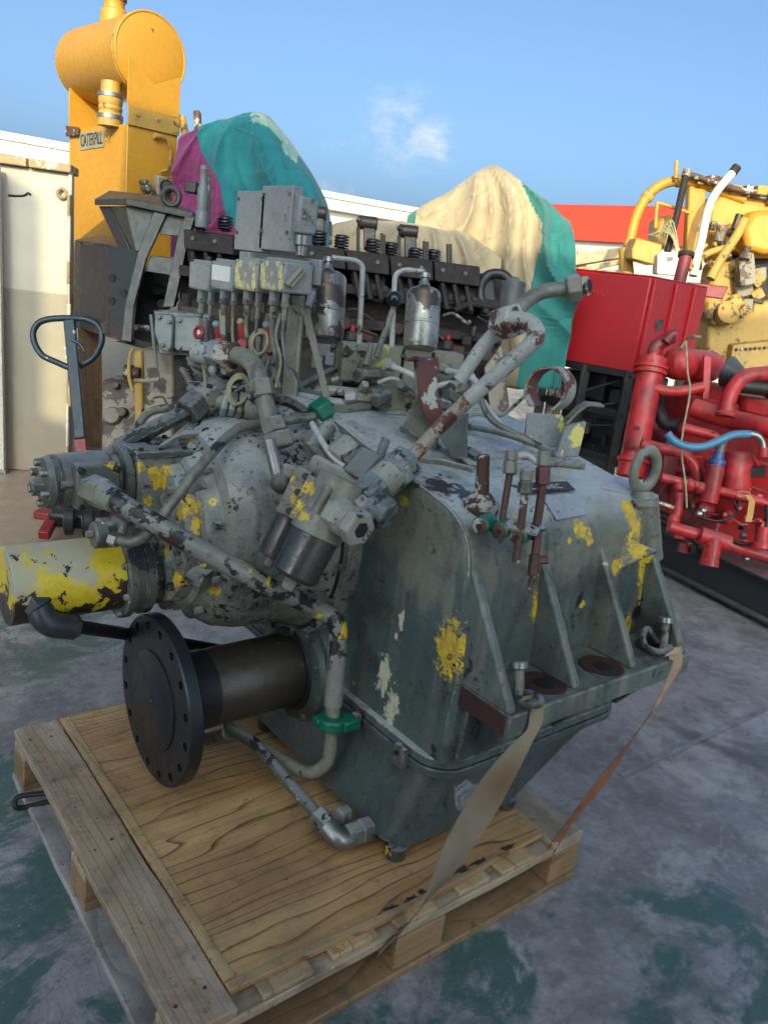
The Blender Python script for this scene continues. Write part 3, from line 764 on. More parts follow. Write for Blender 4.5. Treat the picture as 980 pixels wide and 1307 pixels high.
# output shaft, flange, seal housing
SY, SZ = 0.716, 0.451
mb = MB(); mb.lathe((0.5525, SY, SZ), V(1, 0, 0), [(0, .150), (.006, .172), (.022, .180), (.060, .182)], 40); seal = G(mb, 'seal_housing', M_lower, angle=25)
mb = MB(); mb.lathe((0.545, SY, SZ), V(1, 0, 0), [(0, .118), (0, .128), (.009, .132)], 40); G(mb, 'seal_ring', M_black, 0, seal)
mb = MB(); mb.lathe((0.575, SY, SZ), V(1, 0, 0), [(0, .205), (.012, .21), (.03, .21)], 40); G(mb, 'bearing_cap', M_lower)
for k in range(10):
    a = 2 * pi * k / 10 + 0.2; q = V(0.549, SY + .158 * cos(a), SZ + .158 * sin(a))
    mb = MB(); mb.nut(q, q + V(.012, 0, 0), 0.010); G(mb, 'bolt', M_partdark, 0.0, seal)
mb = MB(); mb.lathe((0.155, SY, SZ), V(1, 0, 0), [(0, .135), (.02, .120), (.045, .1125), (.15, .112), (.155, .1135), (.405, .1135)], 48); shaft = G(mb, 'output_shaft', M_shaft, angle=25)
mb = MB(); mb.lathe((0.1555, SY, SZ), V(1, 0, 0), [(0, .137), (.022, .1225), (.048, .1145), (.115, .1142)], 48); G(mb, 'shaft_coating', M_flange, 0, shaft, angle=25)
R_F = 0.241
mb = MB(); mb.lathe((0.116, SY, SZ), V(1, 0, 0), [(0, R_F - .004), (.004, R_F), (.036, R_F), (.040, R_F - .004)], 96)
fl = G(mb, 'output_flange', M_flange, angle=25)
cut = MB()
for k in range(16):
    a = 2 * pi * k / 16 + 0.12; q = V(0.10, SY + .212 * cos(a), SZ + .212 * sin(a))
    cut.cyl(q, q + V(.08, 0, 0), 0.0125, n=20)
cutter = build(cut, 'hole_cutter', M_flange)
bo = fl.modifiers.new('holes', 'BOOLEAN'); bo.operation = 'DIFFERENCE'; bo.solver = 'EXACT'
fl.modifiers.remove(bo)
def boolean(o, cutter):
    off = Vector(o['_w'])
    cutter.data.transform(Matrix.Translation(-off + Vector((0, 0, 0))))
    cutter.parent = o.parent
    md = o.modifiers.new('holes', 'BOOLEAN'); md.operation = 'DIFFERENCE'; md.solver = 'EXACT'; md.object = cutter
    bpy.context.view_layer.update()
    dg = bpy.context.evaluated_depsgraph_get()
    me = bpy.data.meshes.new_from_object(o.evaluated_get(dg))
    o.modifiers.remove(md)
    old = o.data; o.data = me; me.name = old.name
    me.set_sharp_from_angle(angle=radians(25))
    bpy.data.objects.remove(cutter, do_unlink=True)
boolean(fl, cutter)
mb = MB(); mb.lathe((0.1105, SY, SZ), V(1, 0, 0), [(0, .138), (.002, .1415), (.006, .1415)], 64); G(mb, 'centre_boss', M_flange, 0, fl)
mb = MB(); mb.lathe((0.1095, SY, SZ), V(1, 0, 0), [(0, .009), (0, .0135), (.0014, .0135)], 24); G(mb, 'centre_mark', M_black, 0, fl)
mb = MB(); mb.lathe((0.1090, SY, SZ), V(1, 0, 0), [(0, .0045), (.0008, .0045)], 12); G(mb, 'centre_hole', M_steel, 0, fl)

# input bell housing
BY, BZ = 0.855, 0.905
mb = MB(); mb.lathe((0.555, BY, BZ), V(1, 0, 0), [(0, .350), (.004, .372), (.03, .376), (.05, .376)], 56); belf = G(mb, 'bell_flange', M_bell, angle=25)
mb = MB(); mb.lathe((0.5530, BY, BZ), V(1, 0, 0), [(0, .343), (0, .352), (.006, .356)], 56); G(mb, 'bell_gasket', M_black, 0, belf)
for k in range(18):
    a = 2 * pi * k / 18 + .1; q = V(0.543, BY + .357 * cos(a), BZ + .357 * sin(a))
    mb = MB(); mb.nut(q, q + V(.014, 0, 0), 0.010); G(mb, 'bolt', M_partdark, 0, belf)
mb = MB(); mb.lathe((0.20, BY, BZ), V(1, 0, 0), [(0, .215), (.008, .226), (.03, .232), (.05, .246), (.065, .272), (.10, .296), (.16, .310), (.25, .314), (.30, .318), (.335, .330), (.358, .345)], 64); bell = G(mb, 'bell_housing', M_bell, angle=25)
# front cover with rib bosses and the side gear case below
mb = MB(); mb.lathe((0.155, BY, BZ), V(1, 0, 0), [(0, .19), (.006, .202), (.03, .206), (.05, .206)], 48); cov = G(mb, 'bell_cover', M_bell)
for k in range(12):
    a = 2 * pi * k / 12 + .15; q = V(0.140, BY + .184 * cos(a), BZ + .184 * sin(a))
    mb = MB(); mb.nut(q, q + V(.018, 0, 0), 0.0115); G(mb, 'bolt', M_part, 0, cov)
for k in range(10):
    a = 2 * pi * k / 10 + .3; q = V(0.222, BY + .247 * cos(a), BZ + .247 * sin(a))
    mb = MB(); mb.nut(q, q + V(.022, 0, 0), 0.0105); G(mb, 'cover_bolt', M_part)
for k in (1, 3, 5, 7, 9):
    a = 2 * pi * k / 10 + .35
    mb = MB(); mb.cyl((0.165, BY + .12 * cos(a), BZ + .12 * sin(a)), (0.22, BY + .235 * cos(a), BZ + .235 * sin(a)), .03, .035, n=14); G(mb, 'boss', M_bell)
# thin bar along the top of the bell
mb = MB(); mb.strip(fillet([ad(204, 572, 2.10), ad(232, 554, 2.16), ad(330, 549, 2.28), ad(376, 546, 2.36)], .03), (CF * .018 + ZV * .004), .012); G(mb, 'bell_rim', M_part, 0.002)
# square adapter box between the pump and the bell
u, w, f = RV, UV, _f
def orient(d_axis, side):
    a = Vector(d_axis).normalized(); b = (Vector(side) - a * Vector(side).dot(a)).normalized(); c_ = a.cross(b)
    return Matrix((a, b, c_)).transposed()
PY, PZ = 0.90, 1.045
P = ay(189, 606, PY - .02)
mb = MB(); mb.box((P.x + .01, PY - .02, P.z - .01), (0.135, 0.155, 0.16)); G(mb, 'adapter_block', M_bell, 0.006)
mb = MB(); mb.box((P.x + .012, PY - .02, P.z + .078), (0.155, 0.175, 0.016)); lid = G(mb, 'adapter_lid', M_partdark, 0.002)
for sx in (-1, 1):
    for sy in (-1, 1):
        q = V(P.x + .012 + sx * .06, PY - .02 + sy * .068, P.z + .086); mb = MB(); mb.nut(q, q + V(0, 0, .008), .007); G(mb, 'bolt', M_black, 0, lid)
mb = MB(); mb.lathe((P.x + .07, PY, PZ - .02), V(1, 0, 0), [(0, .10), (.01, .112), (.08, .13), (.14, .17)], 32); G(mb, 'adapter_neck', M_bell)
mb = MB(); mb.lathe((P.x - .085, PY, PZ), V(1, 0, 0), [(0, .088), (.004, .094), (.022, .094), (.024, .084), (.040, .084), (.042, .098), (.062, .098)], 36); G(mb, 'pump_adapter_ring', M_partdark)
# hydraulic pump
pump_d = V(1, 0, 0); px0 = ay(52, 618, PY).x
pc = V(px0, PY, PZ)
mb = MB(); mb.lathe(pc, pump_d, [(0, .050), (.006, .064), (.020, .070), (.024, .060), (.038, .060), (.042, .072), (.12, .078), (.16, .076), (.175, .066), (.21, .068), (.24, .082)], 32); pump = G(mb, 'pump', M_partdark, angle=28)
for k in range(6):
    a = 2 * pi * k / 6 + .3; q = pc + V(-.012, .052 * cos(a), .052 * sin(a))
    mb = MB(); mb.cyl(q, q + V(.03, 0, 0), .0105, n=12, ch=.002); G(mb, 'bolt', M_steel, 0, pump)
for k in range(3):
    a = 2 * pi * k / 3 + .9; q = pc + V(.03, .066 * cos(a), .066 * sin(a))
    mb = MB(); mb.tube([q, q + V(.12, .004 * cos(a), .004 * sin(a))], .011, 10); G(mb, 'pump_rib', M_partdark, 0, pump)
q = pc + V(-.03, 0.0, -.012); mb = MB(); mb.nut(q, q + V(.03, 0, 0), .012); G(mb, 'plug', M_steel, 0, pump)
q = pc + V(-.012, -.02, .0); mb = MB(); mb.box(q, (0.03, .05, .02)); G(mb, 'pump_lug', M_partdark, 0.003, pump)
# discharge flange on the pump's side
fc = ad(124, 622, dep(pc + V(.10, -.078, -.02)) - .01)
R3 = orient(V(0.06, -1, 0.12), V(1, 0, 0))
mb = MB(); mb.box(fc + V(0.005, .02, 0), (0.05, 0.115, 0.120), R3); fb = G(mb, 'discharge_flange', M_partdark, 0.010)
for sx in (-1, 1):
    for sz in (-1, 1):
        q = fc + V(.005 + sx * .045, -.002, sz * .047); mb = MB(); mb.cyl(q + V(0, .01, 0), q + V(0, -.012, 0), .009, n=12, ch=.002); G(mb, 'bolt', M_black, 0, fb)
# discharge pipe: from the pump across the bell and down to the seal housing
dA = dep(fc) - .03
pp = [ad(122, 628, dA), ad(134, 632, dA - .045), ad(150, 640, dA - .07), ad(232, 688, dA - .06), ad(338, 746, 1.99), ad(405, 777, 2.13), ad(432, 792, 2.15), ad(431, 830, 2.165), ad(425, 900, 2.19)]
mb = MB(); mb.tube(fillet(pp, .05), 0.0255, 16); G(mb, 'discharge_pipe', M_pipeworn)
mb = MB(); mb.nut(pp[0] + V(0, .03, 0), pp[1] + V(.002, 0, 0), 0.040); G(mb, 'pipe_nut', M_part, 0.002)
mb = MB(); mb.cyl(pp[1] + V(-.002, .006, 0), pp[2], 0.033, .031, n=18); G(mb, 'pipe_collar', M_part, 0.002)
p2 = [ad(425, 915, 2.195), ad(420, 975, 2.225), ad(395, 990, 2.25), ad(352, 966, 2.31), ad(300, 932, 2.37), ad(272, 938, 2.40)]
mb = MB(); mb.tube(fillet(p2, .04), 0.019, 14); G(mb, 'drain_pipe', M_pipe)
mb = MB(); mb.tube(fillet([ad(425, 880, 2.19), ad(425, 922, 2.196)], .01), 0.021, 14); G(mb, 'pipe_sleeve', M_pipe)
# green clamp
c = ad(424, 921, 2.19)
mb = MB(); mb.cyl(c + V(0, 0, -.018), c + V(0, 0, .018), .040, n=16, ch=.006); cl_ = G(mb, 'pipe_clamp', M_green, 0.003)
mb = MB(); mb.box(c + CR * .035 + V(.01, 0, 0), (0.05, 0.05, 0.032)); G(mb, 'clamp_ear', M_green, 0.005, cl_)
mb = MB(); mb.box(c - CR * .036 + V(.0, 0, 0), (0.03, 0.03, 0.022)); G(mb, 'clamp_ear', M_green, 0.005, cl_)
mb = MB(); mb.box(c + CR * .065 + CF * .02, (0.02, 0.02, 0.05)); G(mb, 'clamp_stand', M_partdark, 0.003, cl_)
# lower pipe running down to an elbow in front of the lower case
p3 = [ad(292, 928, 2.36), ad(322, 945, 2.31), ad(370, 1000, 2.21), ad(412, 1048, 2.12), ad(432, 1066, 2.085)]
mb = MB(); mb.tube(fillet(p3, .05), 0.0175, 14); G(mb, 'return_pipe', M_partdark)
mb = MB(); mb.nut(ad(404, 1040, 2.13), ad(420, 1056, 2.10), 0.032); G(mb, 'pipe_nut', M_part, 0.002)
mb = MB(); mb.tube(fillet([ad(418, 1054, 2.10), ad(434, 1074, 2.075), ad(462, 1064, 2.13)], .03), 0.027, 14); G(mb, 'elbow', M_steel)
mb = MB(); mb.nut(ad(440, 1068, 2.09), ad(458, 1062, 2.12), 0.033); G(mb, 'pipe_nut', M_part, 0.002)
mb = MB(); mb.nut(ad(455, 1063, 2.115), ad(470, 1058, 2.15), 0.037); G(mb, 'pipe_nut', M_part, 0.002)
mb = MB(); mb.nut(ad(430, 1044, 2.12), ad(442, 1038, 2.16), 0.026); G(mb, 'plug', M_part, 0.002)
# stub pipe end near the flange bottom
mb = MB(); mb.cyl(ad(262, 942, 2.40), ad(292, 934, 2.36), .026, n=16, ch=.003); G(mb, 'pipe_collar', M_partdark)

# yellow sleeve on the lower left with its flange
YY, YZ = 0.86, 0.79
xr = ay(146, 726, YY).x; xl = ay(6, 732, YY).x
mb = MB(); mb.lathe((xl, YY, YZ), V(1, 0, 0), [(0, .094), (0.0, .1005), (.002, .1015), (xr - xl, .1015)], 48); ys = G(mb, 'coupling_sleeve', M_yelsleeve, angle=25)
mb = MB(); mb.lathe((xr, YY, YZ - .005), V(1, 0, 0), [(0, .118), (.004, .123), (.022, .123), (.024, .112), (.05, .112), (.053, .12), (.075, .12), (.08, .10), (.20, .10)], 40); sf = G(mb, 'sleeve_flange', M_partdark)
for k in range(8):
    a = 2 * pi * k / 8 + .25; q = V(xr - .012, YY + .110 * cos(a), YZ - .005 + .110 * sin(a))
    mb = MB(); mb.nut(q, q + V(.014, 0, 0), .009); G(mb, 'bolt', M_part, 0, sf)
# small gear pump above the sleeve with its little bent pipe
c = ad(132, 680, 1.98)
mb = MB(); mb.box(c + V(.03, 0, 0), (0.09, 0.05, 0.07)); gp = G(mb, 'gear_pump', M_bell, 0.008)
mb = MB(); mb.lathe(c + V(-.03, -.01, 0), V(1, 0, 0), [(0, .030), (.004, .034), (.03, .034)], 20); G(mb, 'pump_cap', M_partdark, 0, gp)
q = c + V(-.045, -.01, .003); mb = MB(); mb.nut(q, q + V(.02, 0, 0), .010); G(mb, 'plug', M_part, 0, gp)
p4 = [ad(147, 688, 1.93), ad(165, 692, 1.93), ad(185, 685, 1.93), ad(204, 662, 1.95), ad(262, 588, 2.02), ad(300, 550, 2.12), ad(330, 541, 2.17), ad(385, 534, 2.22), ad(420, 528, 2.26)]
mb = MB(); mb.tube(spline(p4, 5), 0.0135, 14); G(mb, 'oil_pipe', M_pipe)
mb = MB(); mb.nut(ad(141, 686, 1.935), ad(152, 690, 1.93), .020); G(mb, 'pipe_nut', M_steel, 0.001)
mb = MB(); mb.tube(fillet([ad(146, 662, 1.98), ad(160, 672, 1.96), ad(150, 690, 1.95)], .02), .012, 10); G(mb, 'oil_pipe', M_part)
# hose fitting sticking in at the lower left
mb = MB(); mb.cyl(ad(36, 757, 1.98), ad(46, 768, 1.98), .022, n=14, ch=.003); G(mb, 'hose_tip', M_hosefit)
mb = MB(); mb.nut(ad(42, 764, 1.98), ad(54, 778, 1.98), .039); G(mb, 'pipe_nut', M_hosefit, 0.003)
mb = MB(); mb.tube(fillet([ad(48, 772, 1.98), ad(60, 797, 1.98), ad(92, 800, 2.03)], .055), .033, 16); G(mb, 'elbow', M_hosefit)
mb = MB(); mb.nut(ad(84, 799, 2.02), ad(99, 801, 2.045), .034); G(mb, 'pipe_nut', M_hosefit, 0.002)
mb = MB(); mb.tube([ad(94, 799, 2.03), ad(160, 809, 2.33), ad(215, 818, 2.5), ad(330, 838, 2.7)], .0185, 14); G(mb, 'drain_hose', M_black)

# dark underside pieces between bell and shaft
mb = MB(); mb.lathe((0.30, 0.95, 0.66), V(1, 0, 0), [(0, .07), (.01, .09), (.30, .11)], 24); G(mb, 'sump_neck', M_lower)
mb = MB(); mb.prism([V(0.53, 0.80, 0.70), V(0.53, 0.98, 0.70), V(0.53, 0.92, 0.60), V(0.53, 0.86, 0.60)], (0.07, 0, 0)); G(mb, 'gusset', M_lower, .003)

# ---- valve block with the two filter bowls hanging on it
BD = 1.90
def nutpx(a, b, r, mat=None, name='hex_fitting', bev=0.003, parent=GB):
    mb = MB(); mb.nut(ad(*a), ad(*b), r); return G(mb, name, mat or part_paint(), bev, parent)
def cylpx(a, b, r0, r1=None, mat=None, name='pipe_stub', n=20, ch=0.0, parent=GB):
    mb = MB(); mb.cyl(ad(*a), ad(*b), r0, r1, n=n, ch=ch); return G(mb, name, mat or part_paint(), 0, parent)
a, b = ad(374, 738, BD), ad(404, 680, BD)
mb = MB(); L = (b - a).length; mb.lathe(a, b - a, [(0, .040), (.004, .053), (.012, .058), (L, .060)], 32); G(mb, 'filter_bowl', M_filter, angle=25)
mb = MB(); mb.nut(ad(366, 752, BD), ad(376, 735, BD), .018); G(mb, 'drain_plug', M_part, .001)
a2, b2 = ad(402, 684, BD), ad(437, 612, BD); L2 = (b2 - a2).length
mb = MB(); mb.lathe(a2, b2 - a2, [(0, .058), (.003, .066), (.05, .066), (.056, .060), (L2, .060)], 32); G(mb, 'filter_head', M_valve, angle=25)
a, b = ad(348, 712, 1.97), ad(372, 662, 1.97); L = (b - a).length
mb = MB(); mb.lathe(a, b - a, [(0, .030), (.003, .038), (.010, .041), (L, .041), (L + .004, .034)], 28); G(mb, 'filter_bowl', M_filter, angle=25)
mb = MB(); mb.nut(ad(341, 722, 1.97), ad(349, 709, 1.97), .011); G(mb, 'drain_plug', M_part)
Rv = orient(ad(437, 612, BD) - ad(402, 684, BD), RV)
def vbox(px, py, d, sx, sy, sz, mat, name, bev=.004, parent=GB, rot=None):
    mb = MB(); mb.box(ad(px, py, d), (sx, sy, sz), rot or Rv); return G(mb, name, mat, bev, parent)
vb = vbox(398, 640, 1.93, .115, .062, .10, M_valve, 'valve_body')
vbox(378, 628, 1.95, .125, .040, .11, M_valve, 'valve_plate')
for (px, py) in ((369, 652), (380, 628), (390, 608), (398, 655), (407, 634)):
    mb = MB(); q = ad(px, py, 1.885); mb.cyl(q, q + _f * .03, .0085, n=12, ch=.001); G(mb, 'socket_screw', M_black, 0, vb)
vbox(425, 606, 1.97, .055, .13, .05, M_part, 'valve_cover', .012)
vbox(432, 622, 1.945, .05, .135, .06, M_partdark, 'valve_bonnet', .006)
vbox(372, 604, 1.94, .035, .05, .05, M_part, 'valve_lug', .008)
cylpx((343, 560, 1.93), (356, 612, 1.93), .0145, .0165, M_steel, 'lever_rod', ch=.003)
mb = MB(); mb.sphere(ad(358, 616, 1.925), .026); G(mb, 'lever_ball', M_partdark)
cylpx((362, 608, 1.93), (382, 602, 1.95), .014, .014, M_partdark, 'lever_shaft')
cylpx((352, 632, 1.95), (372, 640, 1.95), .02, .02, M_part, 'valve_knob', ch=.003)
# square plug plate and hex plug with socket
pd = (ad(458, 676, 1.80) - ad(415, 648, 1.885)).normalized()
Rp = orient(pd, UV)
mb = MB(); mb.box(ad(420, 648, 1.87), (.024, .098, .086), orient(pd, UV + RV * .4)); G(mb, 'plug_plate', M_part, .008)
q0, q1, q2 = ad(423, 652, 1.86), ad(440, 663, 1.84), ad(462, 677, 1.81)
mb = MB(); mb.nut(q0, q1, .043, up=UV); G(mb, 'hex_plug', M_plug, .002)
mb = MB(); mb.cyl(q1 - pd * .003, q1 + pd * .026, .040, n=24, ch=.003); G(mb, 'plug_barrel', M_plug, 0)
mb = MB(); mb.nut(q1 + pd * .026, q1 + pd * .062, .045, up=UV, ph=.1); hp = G(mb, 'hex_plug', M_plug, .003)
mb = MB(); e = q1 + pd * .0595; mb.lathe(e, pd, [(0, .0), (0.0, .019), (.0035, .0205)], 6, up=UV, ph=.1); G(mb, 'hex_socket', M_black, 0, hp)
# cluster of hex fittings from the valve to the tall pipe
cylpx((428, 592, 2.02), (452, 572, 2.04), .048, .048, M_part, 'fitting_barrel', ch=.004)
nutpx((452, 618, 1.97), (478, 588, 2.0), .052)
nutpx((440, 600, 2.0), (462, 580, 2.03), .046)
cylpx((470, 630, 1.93), (512, 596, 1.97), .044, .044, M_part, 'fitting_barrel', 24)
nutpx((463, 640, 1.91), (486, 622, 1.93), .052, name='union_nut')
nutpx((500, 606, 1.955), (521, 588, 1.985), .050, name='union_nut')
nutpx((474, 644, 1.89), (496, 660, 1.87), .042)
nutpx((455, 655, 1.88), (478, 640, 1.90), .034)
cylpx((446, 636, 1.93), (470, 618, 1.96), .030, .030, M_part)
cylpx((478, 600, 1.98), (492, 562, 2.02), .012, .012, M_wire, 'test_nipple')
mb = MB(); mb.tube(fillet([ad(440, 596, 1.98), ad(425, 585, 1.99), ad(410, 562, 2.02), ad(398, 540, 2.06)], .03), .008, 8); G(mb, 'impulse_pipe', M_pipewhite)

# ---- tall pipe that bends over at the top
tp = [ad(514, 597, 1.965), ad(560, 545, 1.95), ad(652, 462, 1.86), ad(686, 434, 1.83), ad(683, 418, 1.85), ad(664, 409, 1.90)]
mb = MB(); mb.tube(fillet(tp[:2] + [ad(600, 508, 1.91)], .05), 0.0182, 16); G(mb, 'tall_pipe', M_pipered)
mb = MB(); mb.tube(fillet([ad(598, 509.8, 1.911), tp[2], ad(688, 430, 1.83), ad(678, 411, 1.86), ad(650, 407, 1.91)], .05), [0.0190, 0.0212], 16); G(mb, 'tall_pipe', M_pipewhite)
mb = MB(); mb.tube(fillet([ad(586, 486, 2.0), ad(620, 435, 1.98), ad(648, 412, 1.93)], .05), 0.0175, 16); G(mb, 'tall_pipe', M_pipewhite)
nutpx((636, 414, 1.95), (660, 408, 1.90), .043, M_pipewhite, 'union_nut')
up = [ad(655, 404, 1.94), ad(672, 384, 1.95), ad(694, 372, 1.96), ad(728, 368, 1.97), ad(740, 366.5, 1.97)]
mb = MB(); mb.tube(spline(up, 5), 0.0185, 16); G(mb, 'top_elbow_pipe', M_pipe)
nutpx((722, 369, 1.965), (741, 366, 1.96), .034, M_part, 'union_nut')
cylpx((739, 366.4, 1.96), (750, 365, 1.95), .024, .024, M_rustbar, 'threaded_end', 20)
cylpx((748.5, 365.2, 1.9525), (750.3, 365, 1.9490), .0165, .0165, M_black, 'pipe_bore', 16)

# ---- hoop straps and brackets on the roof
def roofz(y):
    for (y0, z0), (y1, z1) in zip(prof, prof[1:]):
        if y0 <= y <= y1 and y1 < 1.1: return z0 + (z1 - z0) * (y - y0) / (y1 - y0)
    return 1.24
def hoop(cx, cy, R, d, halfw, mat, name, a0=0, a1=360):
    c = ad(cx, cy, d); e1, e2 = CR, ZV
    pts = [c + e1 * R * cos(radians(a0 + (a1 - a0) * k / 32)) + e2 * R * 1.12 * sin(radians(a0 + (a1 - a0) * k / 32)) for k in range(33)]
    mb = MB(); mb.strip(pts, (CF * 0.75 + CR * .6).normalized() * halfw, .007); return G(mb, name, mat, .001)
hoop(702, 497, .060, 2.45, .036, M_strapmix, 'pipe_strap', -60, 235)
c = ad(706, 552, 2.45); mb = MB(); mb.prism([c + CR * -.09 + ZV * .05, c + CR * .02 + ZV * .055, c + CR * .055 - ZV * .045, c + CR * -.085 - ZV * .05], CF * .02); G(mb, 'strap_bracket', M_boxyel, .003)
c = ad(732, 558, 2.40); mb = MB(); mb.prism([c - CR * .03 + ZV * .03, c + CR * .03 + ZV * .05, c + CR * .025 - ZV * .06, c - CR * .045 - ZV * .065], CF * .03); G(mb, 'strap_bracket', M_boxyel, .003)
mb = MB(); mb.strip([ad(720, 540, 2.42), ad(735, 524, 2.41), ad(748, 515, 2.4), ad(768, 517, 2.38)], CF * .03, .008); G(mb, 'bracket_tongue', M_boxold, .002)
# open strap in the middle: a curved band on a flat stand
mb = MB(); mb.strip(spline([ad(528, 460, 2.25), ad(546, 459, 2.18), ad(545, 485, 2.16), ad(550, 518, 2.17), ad(562, 540, 2.2), ad(590, 549, 2.24)], 5), CR * .027 + CF * .012, .008); G(mb, 'pipe_strap', M_primer, .001)
mb = MB(); mb.strip(spline([ad(534, 458, 2.28), ad(536, 490, 2.26), ad(545, 522, 2.25), ad(560, 545, 2.25)], 5), CR * .012 + CF * .02, .006); G(mb, 'pipe_strap', M_boxold, .001)
c0 = ad(516, 548, 2.27); mb = MB(); mb.prism([ad(514, 545, 2.22), ad(533, 502, 2.22), ad(546, 507, 2.22), ad(560, 560, 2.22), ad(556, 575, 2.22)], CF * .014); G(mb, 'strap_stand', M_partdark, .002)
mb = MB(); mb.prism([ad(556, 548, 2.15), ad(598, 528, 2.15), ad(596, 585, 2.15), ad(576, 586, 2.15)], CF * .025); G(mb, 'strap_stand', M_lower, .003)
mb = MB(); mb.bb(az(576, 588, 1.18) + V(0, -.01, -.01), az(612, 566, 1.18) + V(0.02, .02, .006)); G(mb, 'strap_base', M_case, .003)
# weld-on bars on the roof
def roofbar(pxs, w, h, mat, name='roof_bar'):
    mb = MB(); pts = [Vector(p) for p in pxs]
    mb.strip(pts, V(0, 0, h), w); return G(mb, name, mat, .002)
def onroof(px, py, dz=0.0):
    best = None
    for i in range(20, 300):
        y = i * 0.004; P = ay(px, py, y); e = abs(P.z - roofz(y))
        if best is None or e < best[0]: best = (e, P)
    return best[1] + ZV * dz
roofbar([onroof(512, 549, .006), onroof(560, 572, .006), onroof(603, 600, .006)], .026, .010, M_case)
roofbar([onroof(530, 588, .004), onroof(565, 592, .004), onroof(604, 602, .004)], .020, .008, M_case)
roofbar([onroof(592, 576, .004), onroof(612, 588, .004)], .05, .010, M_partdark)
# threaded stud with collar on the front shoulder
c = onroof(612, 648)
mb = MB(); mb.lathe(c - ZV * .012, V(0.05, 0, 1), [(0, .044), (.010, .048), (.028, .047), (.034, .036), (.044, .028), (.050, .022)], 26); G(mb, 'stud_collar', M_rustbar)
mb = MB(); mb.cyl(c + ZV * .03, ad(617, 580, dep(c) - .03), .0185, .0150, n=16, ch=.003); G(mb, 'stud', M_rustbar)
# lifting eye at the far corner
c = onroof(822, 652)
ce = ad(823, 600, dep(c)); ed = (CR * .93 + CF * .1)
mb = MB(); mb.torus(ce, CF * .85 - CR * .52, .046, .0145, 30, 12, 1.0)
for v in mb.bm.verts: v.co.z = ce.z + (v.co.z - ce.z) * 1.22
eye = G(mb, 'lifting_eye', M_part, angle=60)
mb = MB(); mb.lathe(ad(821, 634, dep(c)), ce - c, [(-.03, .042), (-.012, .042), (-.008, .033), (.014, .026)], 22); G(mb, 'eye_collar', M_part)
mb = MB(); mb.cyl(ad(826, 712, dep(c) + .05), ad(821, 634, dep(c)), .044, .041, n=24); G(mb, 'eye_boss', M_case)
mb = MB(); q0 = onroof(766, 618, .004); mb.prism([onroof(768, 625, .003), onroof(806, 633, .003), onroof(806, 620, .003), onroof(790, 612, .003)], (0, 0, .006)); G(mb, 'eye_pad', M_plate, .001)
# nameplates
def plate(pts, th, mat, name):
    P = [onroof(px, py, .009) for px, py in pts]; mb = MB(); n = (P[1] - P[0]).cross(P[2] - P[0]).normalized()
    if n.z < 0: n = -n
    mb.prism(P, n * th); return G(mb, name, mat, .0006), P, n
pb, P, n = plate(((660, 622), (722, 619), (733, 630), (672, 634)), .003, M_plateblk, 'maker_plate')
xd = (P[2] - P[3]).normalized(); yd = n.cross(xd)
text_mesh('INEC', .034, .0006, P[3] + n * .0042 + xd * .085 + yd * .010, xd, yd, 'plate_lettering', M_letter, pb, 0.85)
mb = MB()
for k in range(2): mb.prism([P[3] + xd * (.02 + .028 * k) + yd * .012 + n * .0032, P[3] + xd * (.042 + .028 * k) + yd * .012 + n * .0032, P[3] + xd * (.042 + .028 * k) + yd * .016 + n * .0032, P[3] + xd * (.02 + .028 * k) + yd * .016 + n * .0032], n * .0012)
G(mb, 'plate_emblem', M_letter, 0, pb)
pl2, P2, n2 = plate(((690, 637), (736, 634), (748, 661), (709, 668)), .002, M_plate, 'rating_plate')
# ---- switch boxes on their post
FX = 0.46
def facebox(tl, br, x, deep, mat, name, bev=.006, parent=GB):
    a, b = ax(*tl, x), ax(*br, x)
    mb = MB(); mb.bb((x, a.y, b.z), (x + deep, b.y, a.z)); return G(mb, name, mat, bev, parent), a, b
bx = []
for i, (tl, br, dp, mt) in enumerate((((242, 333), (265.5, 372.5), .045, M_boxgrey), ((270, 332), (295.5, 373), .050, M_boxgrey), ((299.5, 330), (327, 373.5), .055, M_boxyelface), ((332.5, 330), (361.5, 374), .092, M_boxyelface))):
    o_, a, b = facebox(tl, br, FX, dp, mt, 'switch_box'); bx.append((o_, a, b, dp))
    mb = MB(); mb.bb((FX - .0006, a.y - .004, b.z + .004), (FX + .016, b.y + .004, a.z - .004)); G(mb, 'box_lid', mt, .005, o_)
    for sy in (a.y - .008, b.y + .008):
        for sz in (a.z - .008, b.z + .008):
            mb = MB(); mb.cyl((FX - .002, sy, sz), (FX + .004, sy, sz), .0032, n=8); G(mb, 'screw', M_partdark, 0, o_)
o_, a, b, dp = bx[1]
mb = MB(); mb.bb((FX - .0024, a.y - .012, a.z - .056), (FX - .0010, b.y + .012, a.z - .012)); G(mb, 'sticker', M_sticker, 0, o_)
o_, a, b, dp = bx[3]
